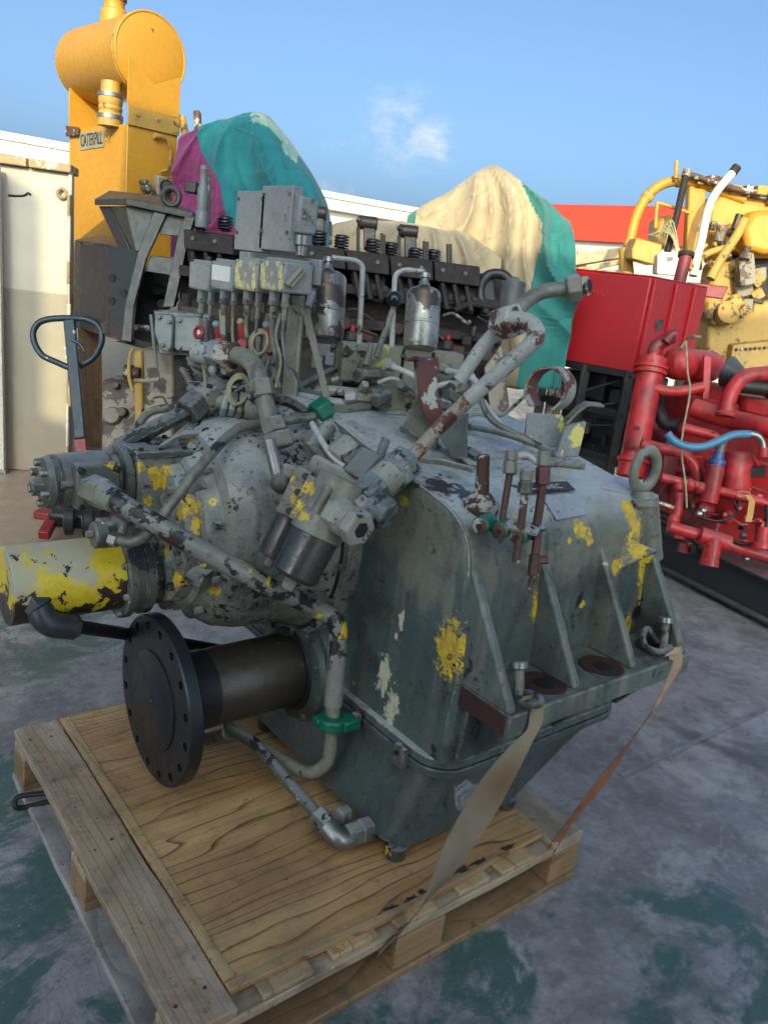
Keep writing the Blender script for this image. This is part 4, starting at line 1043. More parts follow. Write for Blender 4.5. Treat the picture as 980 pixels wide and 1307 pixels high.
# raised bar on the side of the last box, and the plate behind it
s0, s1 = ay(366, 364, b.y - .006), ay(384, 343, b.y - .006)
mb = MB(); mb.tube([s0, s1], .0085, 8); G(mb, 'side_bar', M_boxold, 0, o_)
mb = MB(); mb.tube([s0 + V(.012, 0, -.004), s1 + V(.012, 0, -.006)], .006, 8); G(mb, 'side_bar', M_boxold, 0, o_)
mb = MB(); mb.bb((FX + .094, bx[1][1].y, b.z + .03), (FX + .104, b.y - .022, a.z + .016)); G(mb, 'back_plate', M_channel, .002)
for i in range(4):
    o_, a, b, dp = bx[i]
    mb = MB(); mb.bb((FX + .01, a.y - .01, a.z - .002), (FX + dp - .005, b.y + .012, a.z + .008)); G(mb, 'box_top', M_channel, .003, o_)
    # cable glands and cables
    for k, (fy, r) in enumerate(((.30, .015), (.74, .010))):
        y = a.y + (b.y - a.y) * fy; x = FX + .03
        mb = MB(); mb.cyl((x, y, b.z - .028), (x, y, b.z + .001), r, n=14, ch=.002); g = G(mb, 'cable_gland', M_channel if k == 0 else M_steel, 0)
        mb = MB(); mb.nut((x, y, b.z - .040), (x, y, b.z - .026), r * 1.15); G(mb, 'gland_nut', M_part, 0, g)
        mb = MB(); mb.cyl((x, y, b.z - .075), (x, y, b.z - .038), r * .7, n=12); G(mb, 'gland_tail', M_part, 0, g)
        q = V(x, y, b.z - .07); rr = .0065 if k == 0 else .0048
        e = V(x + .03 + .05 * k, y - .02 + .03 * random.random(), b.z - .27)
        mb = MB(); mb.tube(spline([q, q + V(.004, .006, -.05), q + V(.012, -.012, -.12), (q + e) / 2 + V(0, .02 - .03 * k, -.04), e], 5), rr, 8); G(mb, 'cable', M_wirey if (i + k) % 3 == 2 else M_wire)
# tall cable channels above the boxes
for (tl, br, nm) in (((303, 243.5), (333.5, 322), 0), ((335.5, 237), (367.5, 321.5), 1)):
    o_, a, b = facebox(tl, br, FX + .030, .034, M_channel, 'cable_channel', .003)
    for sy in (a.y - .012, b.y + .012):
        for sz in (a.z - .022, b.z + .05):
            mb = MB(); mb.cyl((FX + .026, sy, sz), (FX + .032, sy, sz), .0055, n=10); G(mb, 'screw', M_partdark, 0, o_)
    if nm:
        q = [ay(371, 249, b.y + .02), ay(395, 255, b.y + .02), ay(391, 300, b.y + .02), ay(369, 297, b.y + .02)]
        mb = MB(); mb.prism(q, (0, -.05, 0)); jb = G(mb, 'junction_box', M_channel, .006)
        mb = MB(); mb.tube([q[0] + V(.012, -.052, -.03), q[2] + V(-.01, -.052, .03)], .004, 6); G(mb, 'box_ridge', M_channel, 0, jb)
        c = (q[2] + q[3]) / 2 + V(0, -.025, 0)
        mb = MB(); mb.cyl(c + V(0, 0, -.03), c, .024, n=16, ch=.003); G(mb, 'gland_nut', M_steel, 0, jb)
        mb = MB(); mb.cyl(c + V(0, 0, -.055), c + V(0, 0, -.03), .015, n=12); G(mb, 'gland_tail', M_steel, 0, jb)
# post, braces
def beam(p, q, w, t, mat, name, side=None, bev=.002, parent=GB):
    p, q = Vector(p), Vector(q); R_ = orient(q - p, side or CR); mb = MB(); mb.box((p + q) / 2, ((q - p).length, w, t), R_); return G(mb, name, mat, bev, parent)
pt_, pb_ = ad(378, 378, 2.36), ad(367, 515, 2.38)
beam(pt_, pb_, .040, .012, M_part, 'post'); beam(pt_ + CR * .02 + CF * .012, pb_ + CR * .02 + CF * .012, .012, .04, M_boxold, 'post_flange')
beam(ad(388, 388, 2.36), ad(417, 508, 2.36), .022, .010, M_part, 'brace')
beam(ad(393, 392, 2.35), ad(400, 372, 2.35), .016, .03, M_boxyel, 'brace_lug')
beam(ad(376, 498, 2.40), ad(430, 470, 2.52), .018, .018, M_partdark, 'brace')
beam(ad(306, 510, 2.45), ad(368, 500, 2.40), .012, .03, M_part, 'cross_bar')
# slim uprights carrying the valves
for (x0, y0, x1, y1, w) in ((284, 395, 286, 500, .02), (343, 400, 335, 500, .018), (330, 430, 326, 505, .012)):
    beam(ad(x0, y0, 2.47), ad(x1, y1, 2.47), w, .010, M_boxold, 'valve_upright')
# little valves with red levers
for i, (x0, y0, x1, y1) in enumerate(((276, 414, 280, 438), (307, 411, 309.5, 440), (340, 415, 344.5, 445))):
    a, b = ad(x0, y0, 2.32), ad(x1, y1, 2.34)
    mb = MB(); mb.strip([a, (a + b) / 2 + _f * -.004, b], CR * .0085, .006); lv = G(mb, 'valve_lever', M_redlever, .002)
    mb = MB(); mb.sphere(a, .0115); G(mb, 'lever_knob', (M_boxgrey, M_slat, M_boxgrey)[i], 0, lv)
    mb = MB(); mb.cyl(b - _f * .012, b + _f * .03, .017, n=14, ch=.003); G(mb, 'valve_stem', M_redlever, 0, lv)
    mb = MB(); mb.cyl(b + _f * .03 - ZV * .03, b + _f * .03 + ZV * .03, .014, n=12, ch=.002); G(mb, 'valve_body', M_steel, 0, lv)
c = ad(254, 424, 2.33)
mb = MB(); mb.torus(c, _f + CR * .5, .016, .0055, 16, 8); hw = G(mb, 'valve_wheel', M_redlever)
mb = MB(); mb.cyl(c, c + _f * .05, .006, n=8); G(mb, 'valve_stem', M_steel, 0, hw)
mb = MB(); mb.cyl(ad(262, 408, 2.36), ad(262, 440, 2.36), .016, n=12, ch=.003); G(mb, 'valve_body', M_partdark)
# coils of spare cable
for (px, py, r, d, mt) in ((330, 437, .030, 2.33, M_wirey), (304, 497, .034, 2.2, M_wirey), (266, 503, .02, 2.25, M_wire)):
    for k in range(3):
        mb = MB(); cc = ad(px + k * 1.5, py + k, d); mb.torus(cc, _f + CR * (.4 - .3 * k), r * (1 - .08 * k), .0045, 22, 6, 1.25); G(mb, 'cable_coil', mt)
for pts, mt in ((((300, 500), (318, 490), (330, 498), (350, 520), (400, 560)), M_wire), (((286, 530), (250, 545), (232, 553)), M_wire), (((275, 440), (258, 452), (262, 480), (262, 510)), M_wirey), (((352, 440), (352, 470), (340, 500)), M_wire),
                ((358, 400), (352, 430), (358, 460), (352, 495)) and (((358, 400), (352, 430), (358, 460), (352, 495)), M_wirey), (((345, 455), (335, 480), (318, 500), (300, 512)), M_wire)):
    mb = MB(); mb.tube(spline([ad(x, y, 2.30) for x, y in pts], 5), .0052, 8); G(mb, 'cable', mt)

# ---- expansion canisters with their breather pipes
def canister(top, bot, d, r, mat, neck):
    a, b = ad(*bot, d), ad(*top, d); L = (b - a).length; ax_ = (b - a)
    mb = MB(); mb.lathe(a, ax_, [(0, r * .80), (.004, r * .93), (.018, r * .985), (.022, r), (L * .42, r), (L * .43, r * 1.03), (L * .455, r * 1.03), (L * .465, r), (L - .012, r), (L - .002, r * .94), (L + .007, r * .72), (L + .014, r * .40), (L + .022, r * .24)], 36)
    c_ = G(mb, 'canister', mat, angle=30)
    t = a + ax_.normalized() * (L + .02)
    mb = MB(); mb.lathe(t, ax_, [(-.004, .020), (.012, .013), (.020, .012), (.022, .017), (.036, .017), (.040, .010)], 14); G(mb, 'canister_neck', M_steel, 0, c_)
    return c_, t + ax_.normalized() * .03
c1, t1 = canister((418, 352), (414, 434), 2.50, .061, M_can, 0)
mb = MB(); mb.tube(fillet([ad(424, 329, 2.50), ad(452, 332, 2.50), ad(463, 338, 2.50), ad(462, 360, 2.50), ad(458, 445, 2.50)], .03), .0085, 10); G(mb, 'breather_pipe', M_pipewhite)
c2, t2 = canister((541, 372), (536, 446), 2.50, .055, M_can, 0)
mb = MB(); mb.tube(fillet([ad(542, 347, 2.50), ad(516, 344, 2.50), ad(504, 350, 2.50), ad(503, 370, 2.50), ad(500, 445, 2.50)], .035), .0085, 10); G(mb, 'breather_pipe', M_pipewhite)
mb = MB(); q = ad(529, 434, 2.43); mb.box(q, (.030, .004, .030), orient(CR, ZV)); G(mb, 'label_clip', M_letter, .001, c2)
# third small canister behind the tall pipe
a, b = ad(651, 402, 2.9), ad(655, 362, 2.9)
mb = MB(); mb.lathe(a, b - a, [(0, .046), ((b - a).length, .046), ((b - a).length + .003, .03), ((b - a).length + .02, .02)], 20); G(mb, 'canister', M_partdark, angle=30)
# canister bracket, yellowish
for (px, py, s) in ((412, 446, .05), (405, 462, .035), (421, 458, .03)):
    mb = MB(); mb.box(ad(px, py, 2.50), (s, .04, .03), orient(CR, ZV)); G(mb, 'canister_bracket', M_boxyel, .004)

# ---- control manifold
Rm_ = orient(ad(586, 452, 2.60) - ad(430, 440, 2.48), ZV)
def mblock(x0, y0, x1, y1, d, deep, mat, name='manifold_block', bev=.003):
    c = ad((x0 + x1) / 2, (y0 + y1) / 2, d); w = (x1 - x0) / FPX * d; h = (y1 - y0) / FPX * d
    mb = MB(); mb.box(c + CF * deep / 2, (w, h, deep), Rm_); return G(mb, name, mat, bev)
mB = []
for (x0, x1, y0, y1, d) in ((430, 466, 439, 486, 2.47), (467, 507, 442, 489, 2.49), (508.5, 545, 446, 491, 2.53), (546, 586, 451, 491, 2.58)):
    mB.append(mblock(x0, y0, x1, y1, d, .09, M_boxold))
mblock(475, 492, 532, 526, 2.48, .10, M_boxold); mblock(533, 494, 560, 520, 2.52, .08, M_partdark)
mblock(432, 488, 474, 512, 2.55, .06, M_partdark)
for i, (px, py, d) in enumerate(((440, 452, 2.45), (458, 478, 2.45), (515, 455, 2.5), (536, 480, 2.5), (556, 459, 2.56), (578, 484, 2.56), (482, 500, 2.46), (525, 518, 2.46))):
    mb = MB(); q = ad(px, py, d); mb.cyl(q - _f * .012, q + _f * .03, .0075, n=10, ch=.001); G(mb, 'socket_screw', M_black, 0)
# knobs, plugs and stub fittings on the manifold
for (a, b, r, mt) in (((455, 480, 2.42), (470, 476, 2.46), .022, M_partdark), ((462, 478, 2.41), (482, 478, 2.45), .016, M_part), ((490, 466, 2.43), (503, 468, 2.45), .017, M_boxyel), ((472, 470, 2.42), (484, 455, 2.45), .009, M_boxold),
                      ((558, 470, 2.52), (572, 473, 2.54), .016, M_part), ((575, 497, 2.45), (596, 490, 2.50), .024, M_part), ((570, 503, 2.43), (584, 512, 2.46), .022, M_partdark), ((560, 515, 2.4), (574, 520, 2.4), .018, M_part),
                      ((452, 506, 2.42), (478, 509, 2.44), .024, M_part), ((464, 500, 2.42), (484, 500, 2.45), .018, M_steel), ((478, 512, 2.40), (496, 506, 2.44), .022, M_partdark), ((440, 508, 2.42), (456, 506, 2.42), .018, M_pipewhite)):
    nutpx(a, b, r, mt, 'manifold_fitting', .0015)
# shift lever with black ball
lv = None
mb = MB(); mb.tube([ad(480, 456, 2.40), ad(502, 392, 2.40)], [.0105, .0085], 10); lv = G(mb, 'shift_lever', M_part)
mb = MB(); mb.sphere(ad(503, 382, 2.40), .0245, 24, m=16); G(mb, 'lever_ball', M_blackgloss, 0, lv)
mb = MB(); mb.tube([ad(467, 466, 2.40), ad(474, 440, 2.40)], [.012, .008], 10); G(mb, 'short_lever', M_part)
# thin pipes round the manifold and across the roof
def pipe(pts, r, mat, name='oil_pipe', smooth=True):
    P = [ad(*p) for p in pts]
    mb = MB(); mb.tube(spline(P, 5) if smooth else P, r, 10); return G(mb, name, mat)
pipe([(501, 468, 2.42), (520, 476, 2.40), (536, 486, 2.40), (545, 510, 2.42)], .0095, M_pipewhite)
pipe([(570, 473, 2.50), (592, 478, 2.46), (606, 486, 2.45), (611, 500, 2.45), (608, 515, 2.46)], .0100, M_pipewhite)
pipe([(586, 474, 2.56), (598, 474, 2.56), (604, 484, 2.56), (603, 500, 2.54)], .0095, M_pipewhite)
pipe([(372, 534, 2.28), (440, 524, 2.36), (470, 518, 2.44)], .0155, M_pipe, smooth=False)
pipe([(380, 505, 2.42), (420, 512, 2.42), (455, 516, 2.45)], .013, M_pipewhite)
pipe([(385, 497, 2.5), (430, 499, 2.5), (470, 503, 2.5)], .016, M_pipewhite)
pipe([(380, 516, 2.38), (405, 520, 2.36)], .011, M_boxyel, smooth=False)
pipe([(432, 528, 2.36), (470, 531, 2.40), (518, 532, 2.46)], .0085, M_pipe)
pipe([(440, 534, 2.34), (500, 536, 2.4), (560, 541, 2.5)], .0085, M_part)
pipe([(598, 544, 2.30), (640, 553, 2.36), (690, 570, 2.36), (718, 588, 2.30)], .0095, M_part)
pipe([(613, 508, 2.42), (622, 530, 2.40), (640, 545, 2.40), (672, 560, 2.40), (706, 582, 2.32)], .0095, M_pipe)
pipe([(617, 512, 2.46), (628, 528, 2.44), (648, 552, 2.42)], .008, M_pipewhite)
pipe([(655, 578, 2.16), (668, 582, 2.18), (690, 586, 2.18), (716, 590, 2.22)], .010, M_part)
pipe([(690, 592, 2.15), (714, 592, 2.20), (741, 595, 2.22)], .0105, M_part, smooth=False)
mb = MB(); mb.box(ad(740, 594, 2.22), (.026, .02, .02), orient(CR, ZV)); G(mb, 'pipe_end', M_part, .002)
pipe([(670, 505, 2.6), (640, 530, 2.5), (624, 520, 2.5)], .006, M_part)
nutpx((401, 530, 2.24), (419, 518, 2.26), .036, M_green, 'green_union', .004)
nutpx((394, 530, 2.30), (405, 528, 2.31), .022, M_part)
# dark suction pipe from the pump up to a row of hex fittings
pipe([(128, 590, 2.12), (165, 563, 2.16), (240, 525, 2.24)], .0225, M_partdark, 'suction_pipe', False)
pipe([(160, 575, 2.3), (178, 540, 2.35), (196, 524, 2.36), (232, 521, 2.36), (262, 522, 2.34)], .013, M_pipe)
nutpx((238, 528, 2.23), (256, 512, 2.26), .045, M_partdark); nutpx((256, 515, 2.25), (273, 503, 2.28), .048, M_part)
cylpx((268, 513, 2.26), (288, 514, 2.26), .022, .022, M_part); 
for k in range(4):
    nutpx((283 + k * 10, 513 + k * 2, 2.24), (291.5 + k * 10, 515 + k * 2, 2.245), .036 if k % 2 else .040, M_boxgrey if k < 2 else M_part)
cylpx((322, 520, 2.22), (338, 524, 2.2), .035, .03, M_part)
nutpx((264, 497, 2.32), (288, 487, 2.35), .030, M_boxgrey)
pipe([(286, 488, 2.36), (310, 476, 2.42)], .02, M_rustbar, smooth=False)
# thick grey bend
cylpx((249, 449, 2.28), (268, 452, 2.26), .030, .032, M_pipewhite, 'fitting_barrel', ch=.004)
nutpx((266, 449, 2.265), (282, 452, 2.245), .036, M_channel, 'union_nut'); nutpx((280, 452, 2.25), (303, 455, 2.22), .039, M_rustbar, 'union_nut')
mb = MB(); mb.tube(spline([ad(296, 453, 2.225), ad(312, 456, 2.19), ad(326, 470, 2.155), ad(333, 496, 2.13), ad(347, 545, 2.10), ad(356, 566, 2.09)], 6), .0255, 18); G(mb, 'bend_pipe', M_pipe)
nutpx((330, 488, 2.135), (336, 510, 2.125), .040, M_part, 'union_nut'); nutpx((347, 535, 2.10), (353, 553, 2.095), .036, M_part, 'union_nut'); nutpx((353, 552, 2.10), (359, 572, 2.10), .041, M_part, 'union_nut')
# plumbing clutter low behind the fittings
for (a, b, r, mt) in (((295, 540, 2.3), (330, 530, 2.32), .012, M_pipe), ((300, 470, 2.5), (300, 505, 2.5), .02, M_boxold), ((272, 468, 2.45), (270, 496, 2.45), .013, M_pipewhite), ((232, 470, 2.5), (262, 520, 2.5), .010, M_wire), ((388, 560, 2.15), (430, 600, 2.05), .010, M_pipe), ((395, 575, 2.13), (420, 545, 2.2), .022, M_part)):
    cylpx(a, b, r, r, mt, 'oil_pipe', 12)

# ---- temperature probes with green clamps at the front shoulder
PD = 1.86
def probe(top0, top1, tube, tail, d, rt, mt, caps=True):
    a, b = ad(*top0, d), ad(*top1, d)
    mb = MB(); mb.nut(a, a + (b - a) * .45, .0155); f_ = G(mb, 'probe_head', M_part, .001)
    mb = MB(); mb.nut(a + (b - a) * .46, b, .0175); G(mb, 'probe_nut', mt, .001, f_)
    mb = MB(); mb.tube([ad(*t_, d) for t_ in tube], rt, 10); G(mb, 'probe_tube', M_rustbar, 0, f_)
    return f_
probe((653, 575), (650, 605), ((651, 600), (646, 630), (640, 668)), None, PD, .0085, M_part)
probe((672, 601), (669, 630), ((670, 625), (664, 676), (658, 718)), None, PD - .02, .0092, M_partdark)
probe((694, 576), (692, 619), ((693, 610), (688, 650), (681, 690)), None, PD + .01, .0105, M_primer)
pipe([(658, 582, PD + .01), (672, 581, PD + .02), (686, 590, PD + .02), (694, 582, PD + .01)], .0085, M_pipewhite)
for (px, py) in ((612, 671), (636, 678), (660, 685)):
    c = ad(px, py, PD - .02); dd = (CF * .85 + CR * .5).normalized()
    mb = MB(); mb.cyl(c, c + dd * .055, .0215, n=18, ch=.003); gc = G(mb, 'green_clamp', M_green, 0)
    mb = MB(); mb.lathe(c - dd * .004, dd, [(0, .015), (.002, .0185), (.008, .0185)], 18); cc_ = G(mb, 'clamp_face', M_rustbar, 0, gc)
    mb = MB(); mb.cyl(c - dd * .010, c, .006, n=8); G(mb, 'clamp_bolt', M_black, 0, gc)
mb = MB(); q = [ad(652, 660, PD), ad(698, 673, PD), ad(684, 682, PD - .03), ad(640, 672, PD - .03)]; mb.prism(q, (0, 0, -.006)); G(mb, 'clamp_plate', M_part, .001)
for (a, b, r, mt) in (((686, 681), (683, 708), .0105, M_primer), ((683, 708), (680, 735), .0145, M_rustbar), ((680, 716), (699, 714), .011, M_primer), ((680, 735), (676, 752), .0075, M_rustbar)):
    nutpx((*a, PD), (*b, PD), r, mt, 'probe_valve', .001)
# ---- hold-down bolts and lashing shackles on the foot
def bolt(head, foot, d):
    a, b = ad(*head, d), ad(*foot, d)
    mb = MB(); mb.cyl(b, a, .0125, n=14); f_ = G(mb, 'hold_down_bolt', M_part, 0)
    mb = MB(); dd = (a - b).normalized(); mb.cyl(a - dd * .006, a + dd * .014, .0215, n=16, ch=.003); G(mb, 'bolt_head', M_steel, 0, f_)
bolt((662, 850), (662, 886), 1.86); bolt((849, 793), (846, 828), 2.27)
# more of the tangle of thin lines between the fittings
_r = random.Random(11)
for k in range(26):
    x0, y0 = _r.uniform(236, 360), _r.uniform(455, 525); d0 = _r.uniform(2.28, 2.5)
    L_ = _r.uniform(20, 70); a_ = _r.uniform(-.5, .9)
    pts = [(x0, y0, d0), (x0 + L_ * .3 * cos(a_), y0 + L_ * .3 * sin(a_) - _r.uniform(-6, 8), d0 - .01), (x0 + L_ * .7 * cos(a_), y0 + L_ * .7 * sin(a_) + _r.uniform(-8, 8), d0 + .02), (x0 + L_ * cos(a_), y0 + L_ * sin(a_) + 6, d0 + .04)]
    pipe(pts, _r.choice((.0035, .0045, .006, .008)), _r.choice((M_wire, M_wirey, M_pipe, M_partdark, M_black, M_steel)), 'thin_line')
for k in range(18):
    x0, y0 = _r.uniform(385, 600), _r.uniform(485, 532); d0 = _r.uniform(2.42, 2.6)
    pipe([(x0, y0, d0), (x0 + _r.uniform(8, 22), y0 + _r.uniform(-6, 8), d0), (x0 + _r.uniform(24, 50), y0 + _r.uniform(-4, 14), d0 + .04)], _r.choice((.004, .006, .009)), _r.choice((M_pipe, M_partdark, M_part, M_black, M_pipewhite)), 'thin_line')
for k in range(22):
    x0, y0 = _r.choice(((_r.uniform(245, 345), _r.uniform(488, 528)), (_r.uniform(392, 590), _r.uniform(486, 524)))); d0 = _r.uniform(2.34, 2.5); a_ = _r.uniform(0, 6.28); s_ = _r.uniform(5, 11)
    nutpx((x0, y0, d0), (x0 + s_ * cos(a_), y0 + s_ * sin(a_), d0 + .02), _r.uniform(.010, .020), _r.choice((M_partblue, M_partdark, M_partolive, M_boxold, M_part)), 'hex_fitting', .0012)
# bolts round the seal and on the case front
for (px, py) in ((505, 818), (452, 872), (640, 690)):
    q = ax(px, py, 0.602); mb = MB(); mb.nut(q, q - V(.006, 0, 0), .007); G(mb, 'bolt', M_partdark)
# ------------------------------------------------------------------ lashing straps and what they hang on
def shackle(name, pts, r, label):
    mb = MB(); mb.tube(spline(pts, 6), r, 10); return tag(build(mb, name, M_partdark), label, 'shackle', 'lashing shackles on the gearbox foot')
d1 = dep((0.66, -0.13, 0.73))
shackle('shackle', [ad(665, 883, d1 + .06), ad(680, 886, d1 + .01), ad(690, 893, d1 - .02), ad(684, 900, d1 - .03), ad(664, 897, d1 + .01)], .0085, 'steel shackle on the near end of the gearbox foot, under the beige strap')
d2 = dep((1.33, -0.11, 0.74))
shackle('shackle', [ad(838, 820, d2 + .02), ad(826, 803, d2 + .02), ad(820, 812, d2), ad(824, 826, d2 - .03), ad(842, 832, d2 - .05), ad(856, 826, d2 - .04)], .0095, 'dark bow shackle on the far end of the gearbox foot beside the bolt')
def webbing(name, L, R, da, db, mat, label, twist=None):
    n = len(L); lw, rw = [], []
    for i in range(n):
        t = i / (n - 1); d = da + (db - da) * t
        dl = twist[i] if twist else 0
        lw.append(ad(*L[i], d - dl)); rw.append(ad(*R[i], d + dl))
    lw, rw = spline(lw, 6), spline(rw, 6)
    bm = bmesh.new(); uvl = bm.loops.layers.uv.new('UVMap'); rows = []
    acc = 0; us = []
    for i, (a, b) in enumerate(zip(lw, rw)):
        c = (a + b) / 2
        if i: acc += (c - pc_).length
        pc_ = c; us.append(acc)
        dr = ((lw[min(i + 1, len(lw) - 1)] - lw[max(i - 1, 0)])).normalized(); nn = dr.cross((b - a)).normalized() * .0012
        rows.append([bm.verts.new(p + s_ * nn) for s_ in (-1, 1) for p in (a, a * .5 + b * .5, b)])
    def quad(vs, uvs):
        f_ = bm.faces.new(vs)
        for lp, q in zip(f_.loops, uvs): lp[uvl].uv = q
    for i in range(len(rows) - 1):
        A, B = rows[i], rows[i + 1]; v0, v1 = us[i] * 4, us[i + 1] * 4
        for o in (0, 3):
            for k in (0, 1): quad((A[o + k], A[o + k + 1], B[o + k + 1], B[o + k]), ((k * .5, v0), (k * .5 + .5, v0), (k * .5 + .5, v1), (k * .5, v1)))
        for k in (0, 2): quad((A[k], B[k], B[k + 3], A[k + 3]), ((0, v0), (0, v1), (.05, v1), (.05, v0)))
    mb = MB(); mb.bm.free(); mb.bm = bm
    o = build(mb, name, mat, angle=80); tag(o, label, 'strap'); return o
webbing('lashing_strap', [(664, 896), (668, 889), (680, 892), (676, 912), (671, 933), (647, 956), (609, 1003), (566, 1080), (547, 1135), (523, 1177), (487, 1213), (480, 1222)],
        [(676, 892), (684, 887), (694, 896), (693, 908), (691, 923), (678, 949), (651, 1003), (620, 1057), (578, 1115), (537, 1158), (506, 1198), (498, 1208)],
        d1 - .01, dep((.42, -.06, .09)), M_strap, 'wide beige webbing strap with rust stains from near foot end down to pallet', [0, 0, 0, 0, 0, .004, .012, .022, .024, .020, .015, -.02])
webbing('lashing_strap', [(848, 838), (851, 828), (853, 840), (855, 855), (831, 907), (799, 952), (759, 1000), (702, 1078), (687, 1102)],
        [(866, 834), (869, 825), (870, 838), (867, 854), (841, 897), (810, 939), (772, 1000), (727, 1055), (703, 1096)],
        d2 - .05, dep((1.0, -.055, .09)), M_straporange, 'narrow orange-brown strap from the far end of the foot down to the right pallet corner')
# scrap of clear plastic film caught behind the strap
def film():
    t = NT('clear_film'); t.b.inputs['Alpha'].default_value = 0.16
    return t.done((0.6, 0.64, 0.68), 0.08, 0, 0.8)
bm = bmesh.new(); N = 9; g = []
for i in range(N):
    for j in range(N):
        P = ad(580 + 33 * i / (N - 1), 998 + 34 * j / (N - 1) + 4 * sin(i * 1.3), 1.93)
        P += _f * (noise.noise(V(i * .8, j * .8, 1)) * .012) + V(noise.noise(V(i, j, 5)), noise.noise(V(i, j, 9)), 0) * .006
        g.append(bm.verts.new(P))
for i in range(N - 1):
    for j in range(N - 1):
        if (i, j) in ((0, 0), (N - 2, 0), (0, N - 2)): continue
        bm.faces.new((g[i * N + j], g[(i + 1) * N + j], g[(i + 1) * N + j + 1], g[i * N + j + 1]))
for v in [v for v in bm.verts if not v.link_faces]: bm.verts.remove(v)
mb = MB(); mb.bm.free(); mb.bm = bm
o = build(mb, 'plastic_scrap', film(), angle=20); o.modifiers.new('thick', 'SOLIDIFY').thickness = .0006
tag(o, 'scrap of clear crumpled plastic film behind the beige strap', 'plastic scrap')
# ------------------------------------------------------------------ final paint: patches sit where the photograph shows them on the metal
bpy.context.view_layer.update()
_dg = bpy.context.evaluated_depsgraph_get()
def hit(px, py):
    d = _ray(px, py).normalized()
    ok, loc, n, i, o, mm = scene.ray_cast(_dg, CAMP, d)
    return loc, (loc - CAMP).dot(_f)
def patch(lst):
    out = []
    for (px, py, r, *sc) in lst:
        P, dd = hit(px, py)
        out.append((tuple(P), r * dd / FPX, sc[0] if sc else (1, 1, 1)))
    return out
VS = (1.2, 1.2, 0.5)
case_spots = patch([(575, 829, 25, (1, 1.1, .72)), (514, 639, 9), (690, 772, 12, VS), (697, 800, 13, VS), (704, 838, 13, (1, 1, .7)), (697, 756, 9), (802, 650, 11), (810, 668, 12, (1, 1, .6)), (816, 695, 13, (1, 1, .5)),
                    (820, 725, 11, VS), (822, 757, 8, VS), (740, 676, 11), (752, 686, 6, VS), (727, 690, 4), (786, 724, 9), (830, 765, 6), (800, 800, 8, VS), (655, 660, 4), (742, 770, 5), (620, 843, 4, VS)])
M_case_final = worng('case_paint', (0.072, 0.105, 0.104), (0.055, 0.088, 0.092), chips=((DARKC, 14, 0.685), ((0.46, 0.47, 0.34), 8, 0.735)), drip=(0.115, 0.125, 0.105),
              streak=(0.13, 0.14, 0.12), rough=0.27, upper=(0.93, (0.16, 0.165, 0.132)), spots=case_spots, topdust=(0.44, 0.47, 0.475), edge=(0.36, 0.37, 0.33), grime=(0.030, 0.034, 0.034),  # pale upward tone paints the reflected sky into the roof
              spots2=((patch([(618, 842, 9, VS), (612, 815, 7, VS), (628, 868, 6, VS), (490, 860, 12, (1, 1, .4)), (500, 900, 14, (1, 1, .5)), (512, 792, 5, (1, 1, .3)), (505, 815, 4, VS), (785, 850, 10, (.6, 1, 1)), (690, 885, 8), (870, 740, 7, VS), (850, 700, 6, VS), (600, 560, 8), (575, 572, 10, (.5, 1, 1))]), (0.50, 0.49, 0.36)),
                      (patch([(690, 850, 14), (742, 835, 12), (760, 848, 12), (595, 893, 8), (800, 828, 10), (655, 620, 8), (560, 620, 14, (.5, .5, 1)), (590, 630, 10, (.5, .5, 1)), (530, 600, 10)]), (0.035, 0.022, 0.022))))
bell_spots = patch([(245, 645, 11), (240, 640, 8), (205, 612, 12), (213, 600, 8), (222, 632, 11), (232, 655, 9), (196, 602, 8), (180, 596, 6), (160, 598, 5), (238, 560, 7), (262, 692, 7), (292, 735, 8), (228, 742, 12), (214, 705, 9),
                    (250, 668, 7, VS), (272, 640, 5), (128, 672, 8), (136, 682, 6), (258, 720, 6), (190, 640, 6), (222, 765, 7), (275, 755, 7), (212, 665, 8), (200, 575, 5)])
M_bell_final = worng('bell_paint', (0.215, 0.235, 0.21), (0.135, 0.158, 0.148), chips=((DARKC, 48, 0.60), ((0.03, 0.035, 0.05), 9, 0.70)), drip=(0.27, 0.26, 0.21),
              rough=0.27, spots=bell_spots, grime=(0.035, 0.038, 0.04), edge=(0.35, 0.36, 0.33), topdust=(0.38, 0.41, 0.42))
M_valve_final = worng('valve_paint', (0.23, 0.232, 0.19), (0.145, 0.15, 0.13), chips=((DARKC, 28, 0.65),), rough=0.38, edge=EDG,
              spots=patch([(382, 648, 7, (1, 1, .5)), (378, 636, 7, (1, 1, .5)), (386, 660, 7), (393, 622, 7), (398, 627, 5), (372, 610, 5), (372, 690, 7), (385, 693, 5), (396, 698, 4), (366, 692, 5), (405, 690, 3)]), grime=(0.06, 0.06, 0.055))
for _a, _b in ((M_case, M_case_final), (M_bell, M_bell_final), (M_valve, M_valve_final)):
    for _o in bpy.data.objects:
        if _o.type == 'MESH':
            for _i, _m in enumerate(_o.data.materials):
                if _m == _a: _o.data.materials[_i] = _b
    bpy.data.materials.remove(_a)
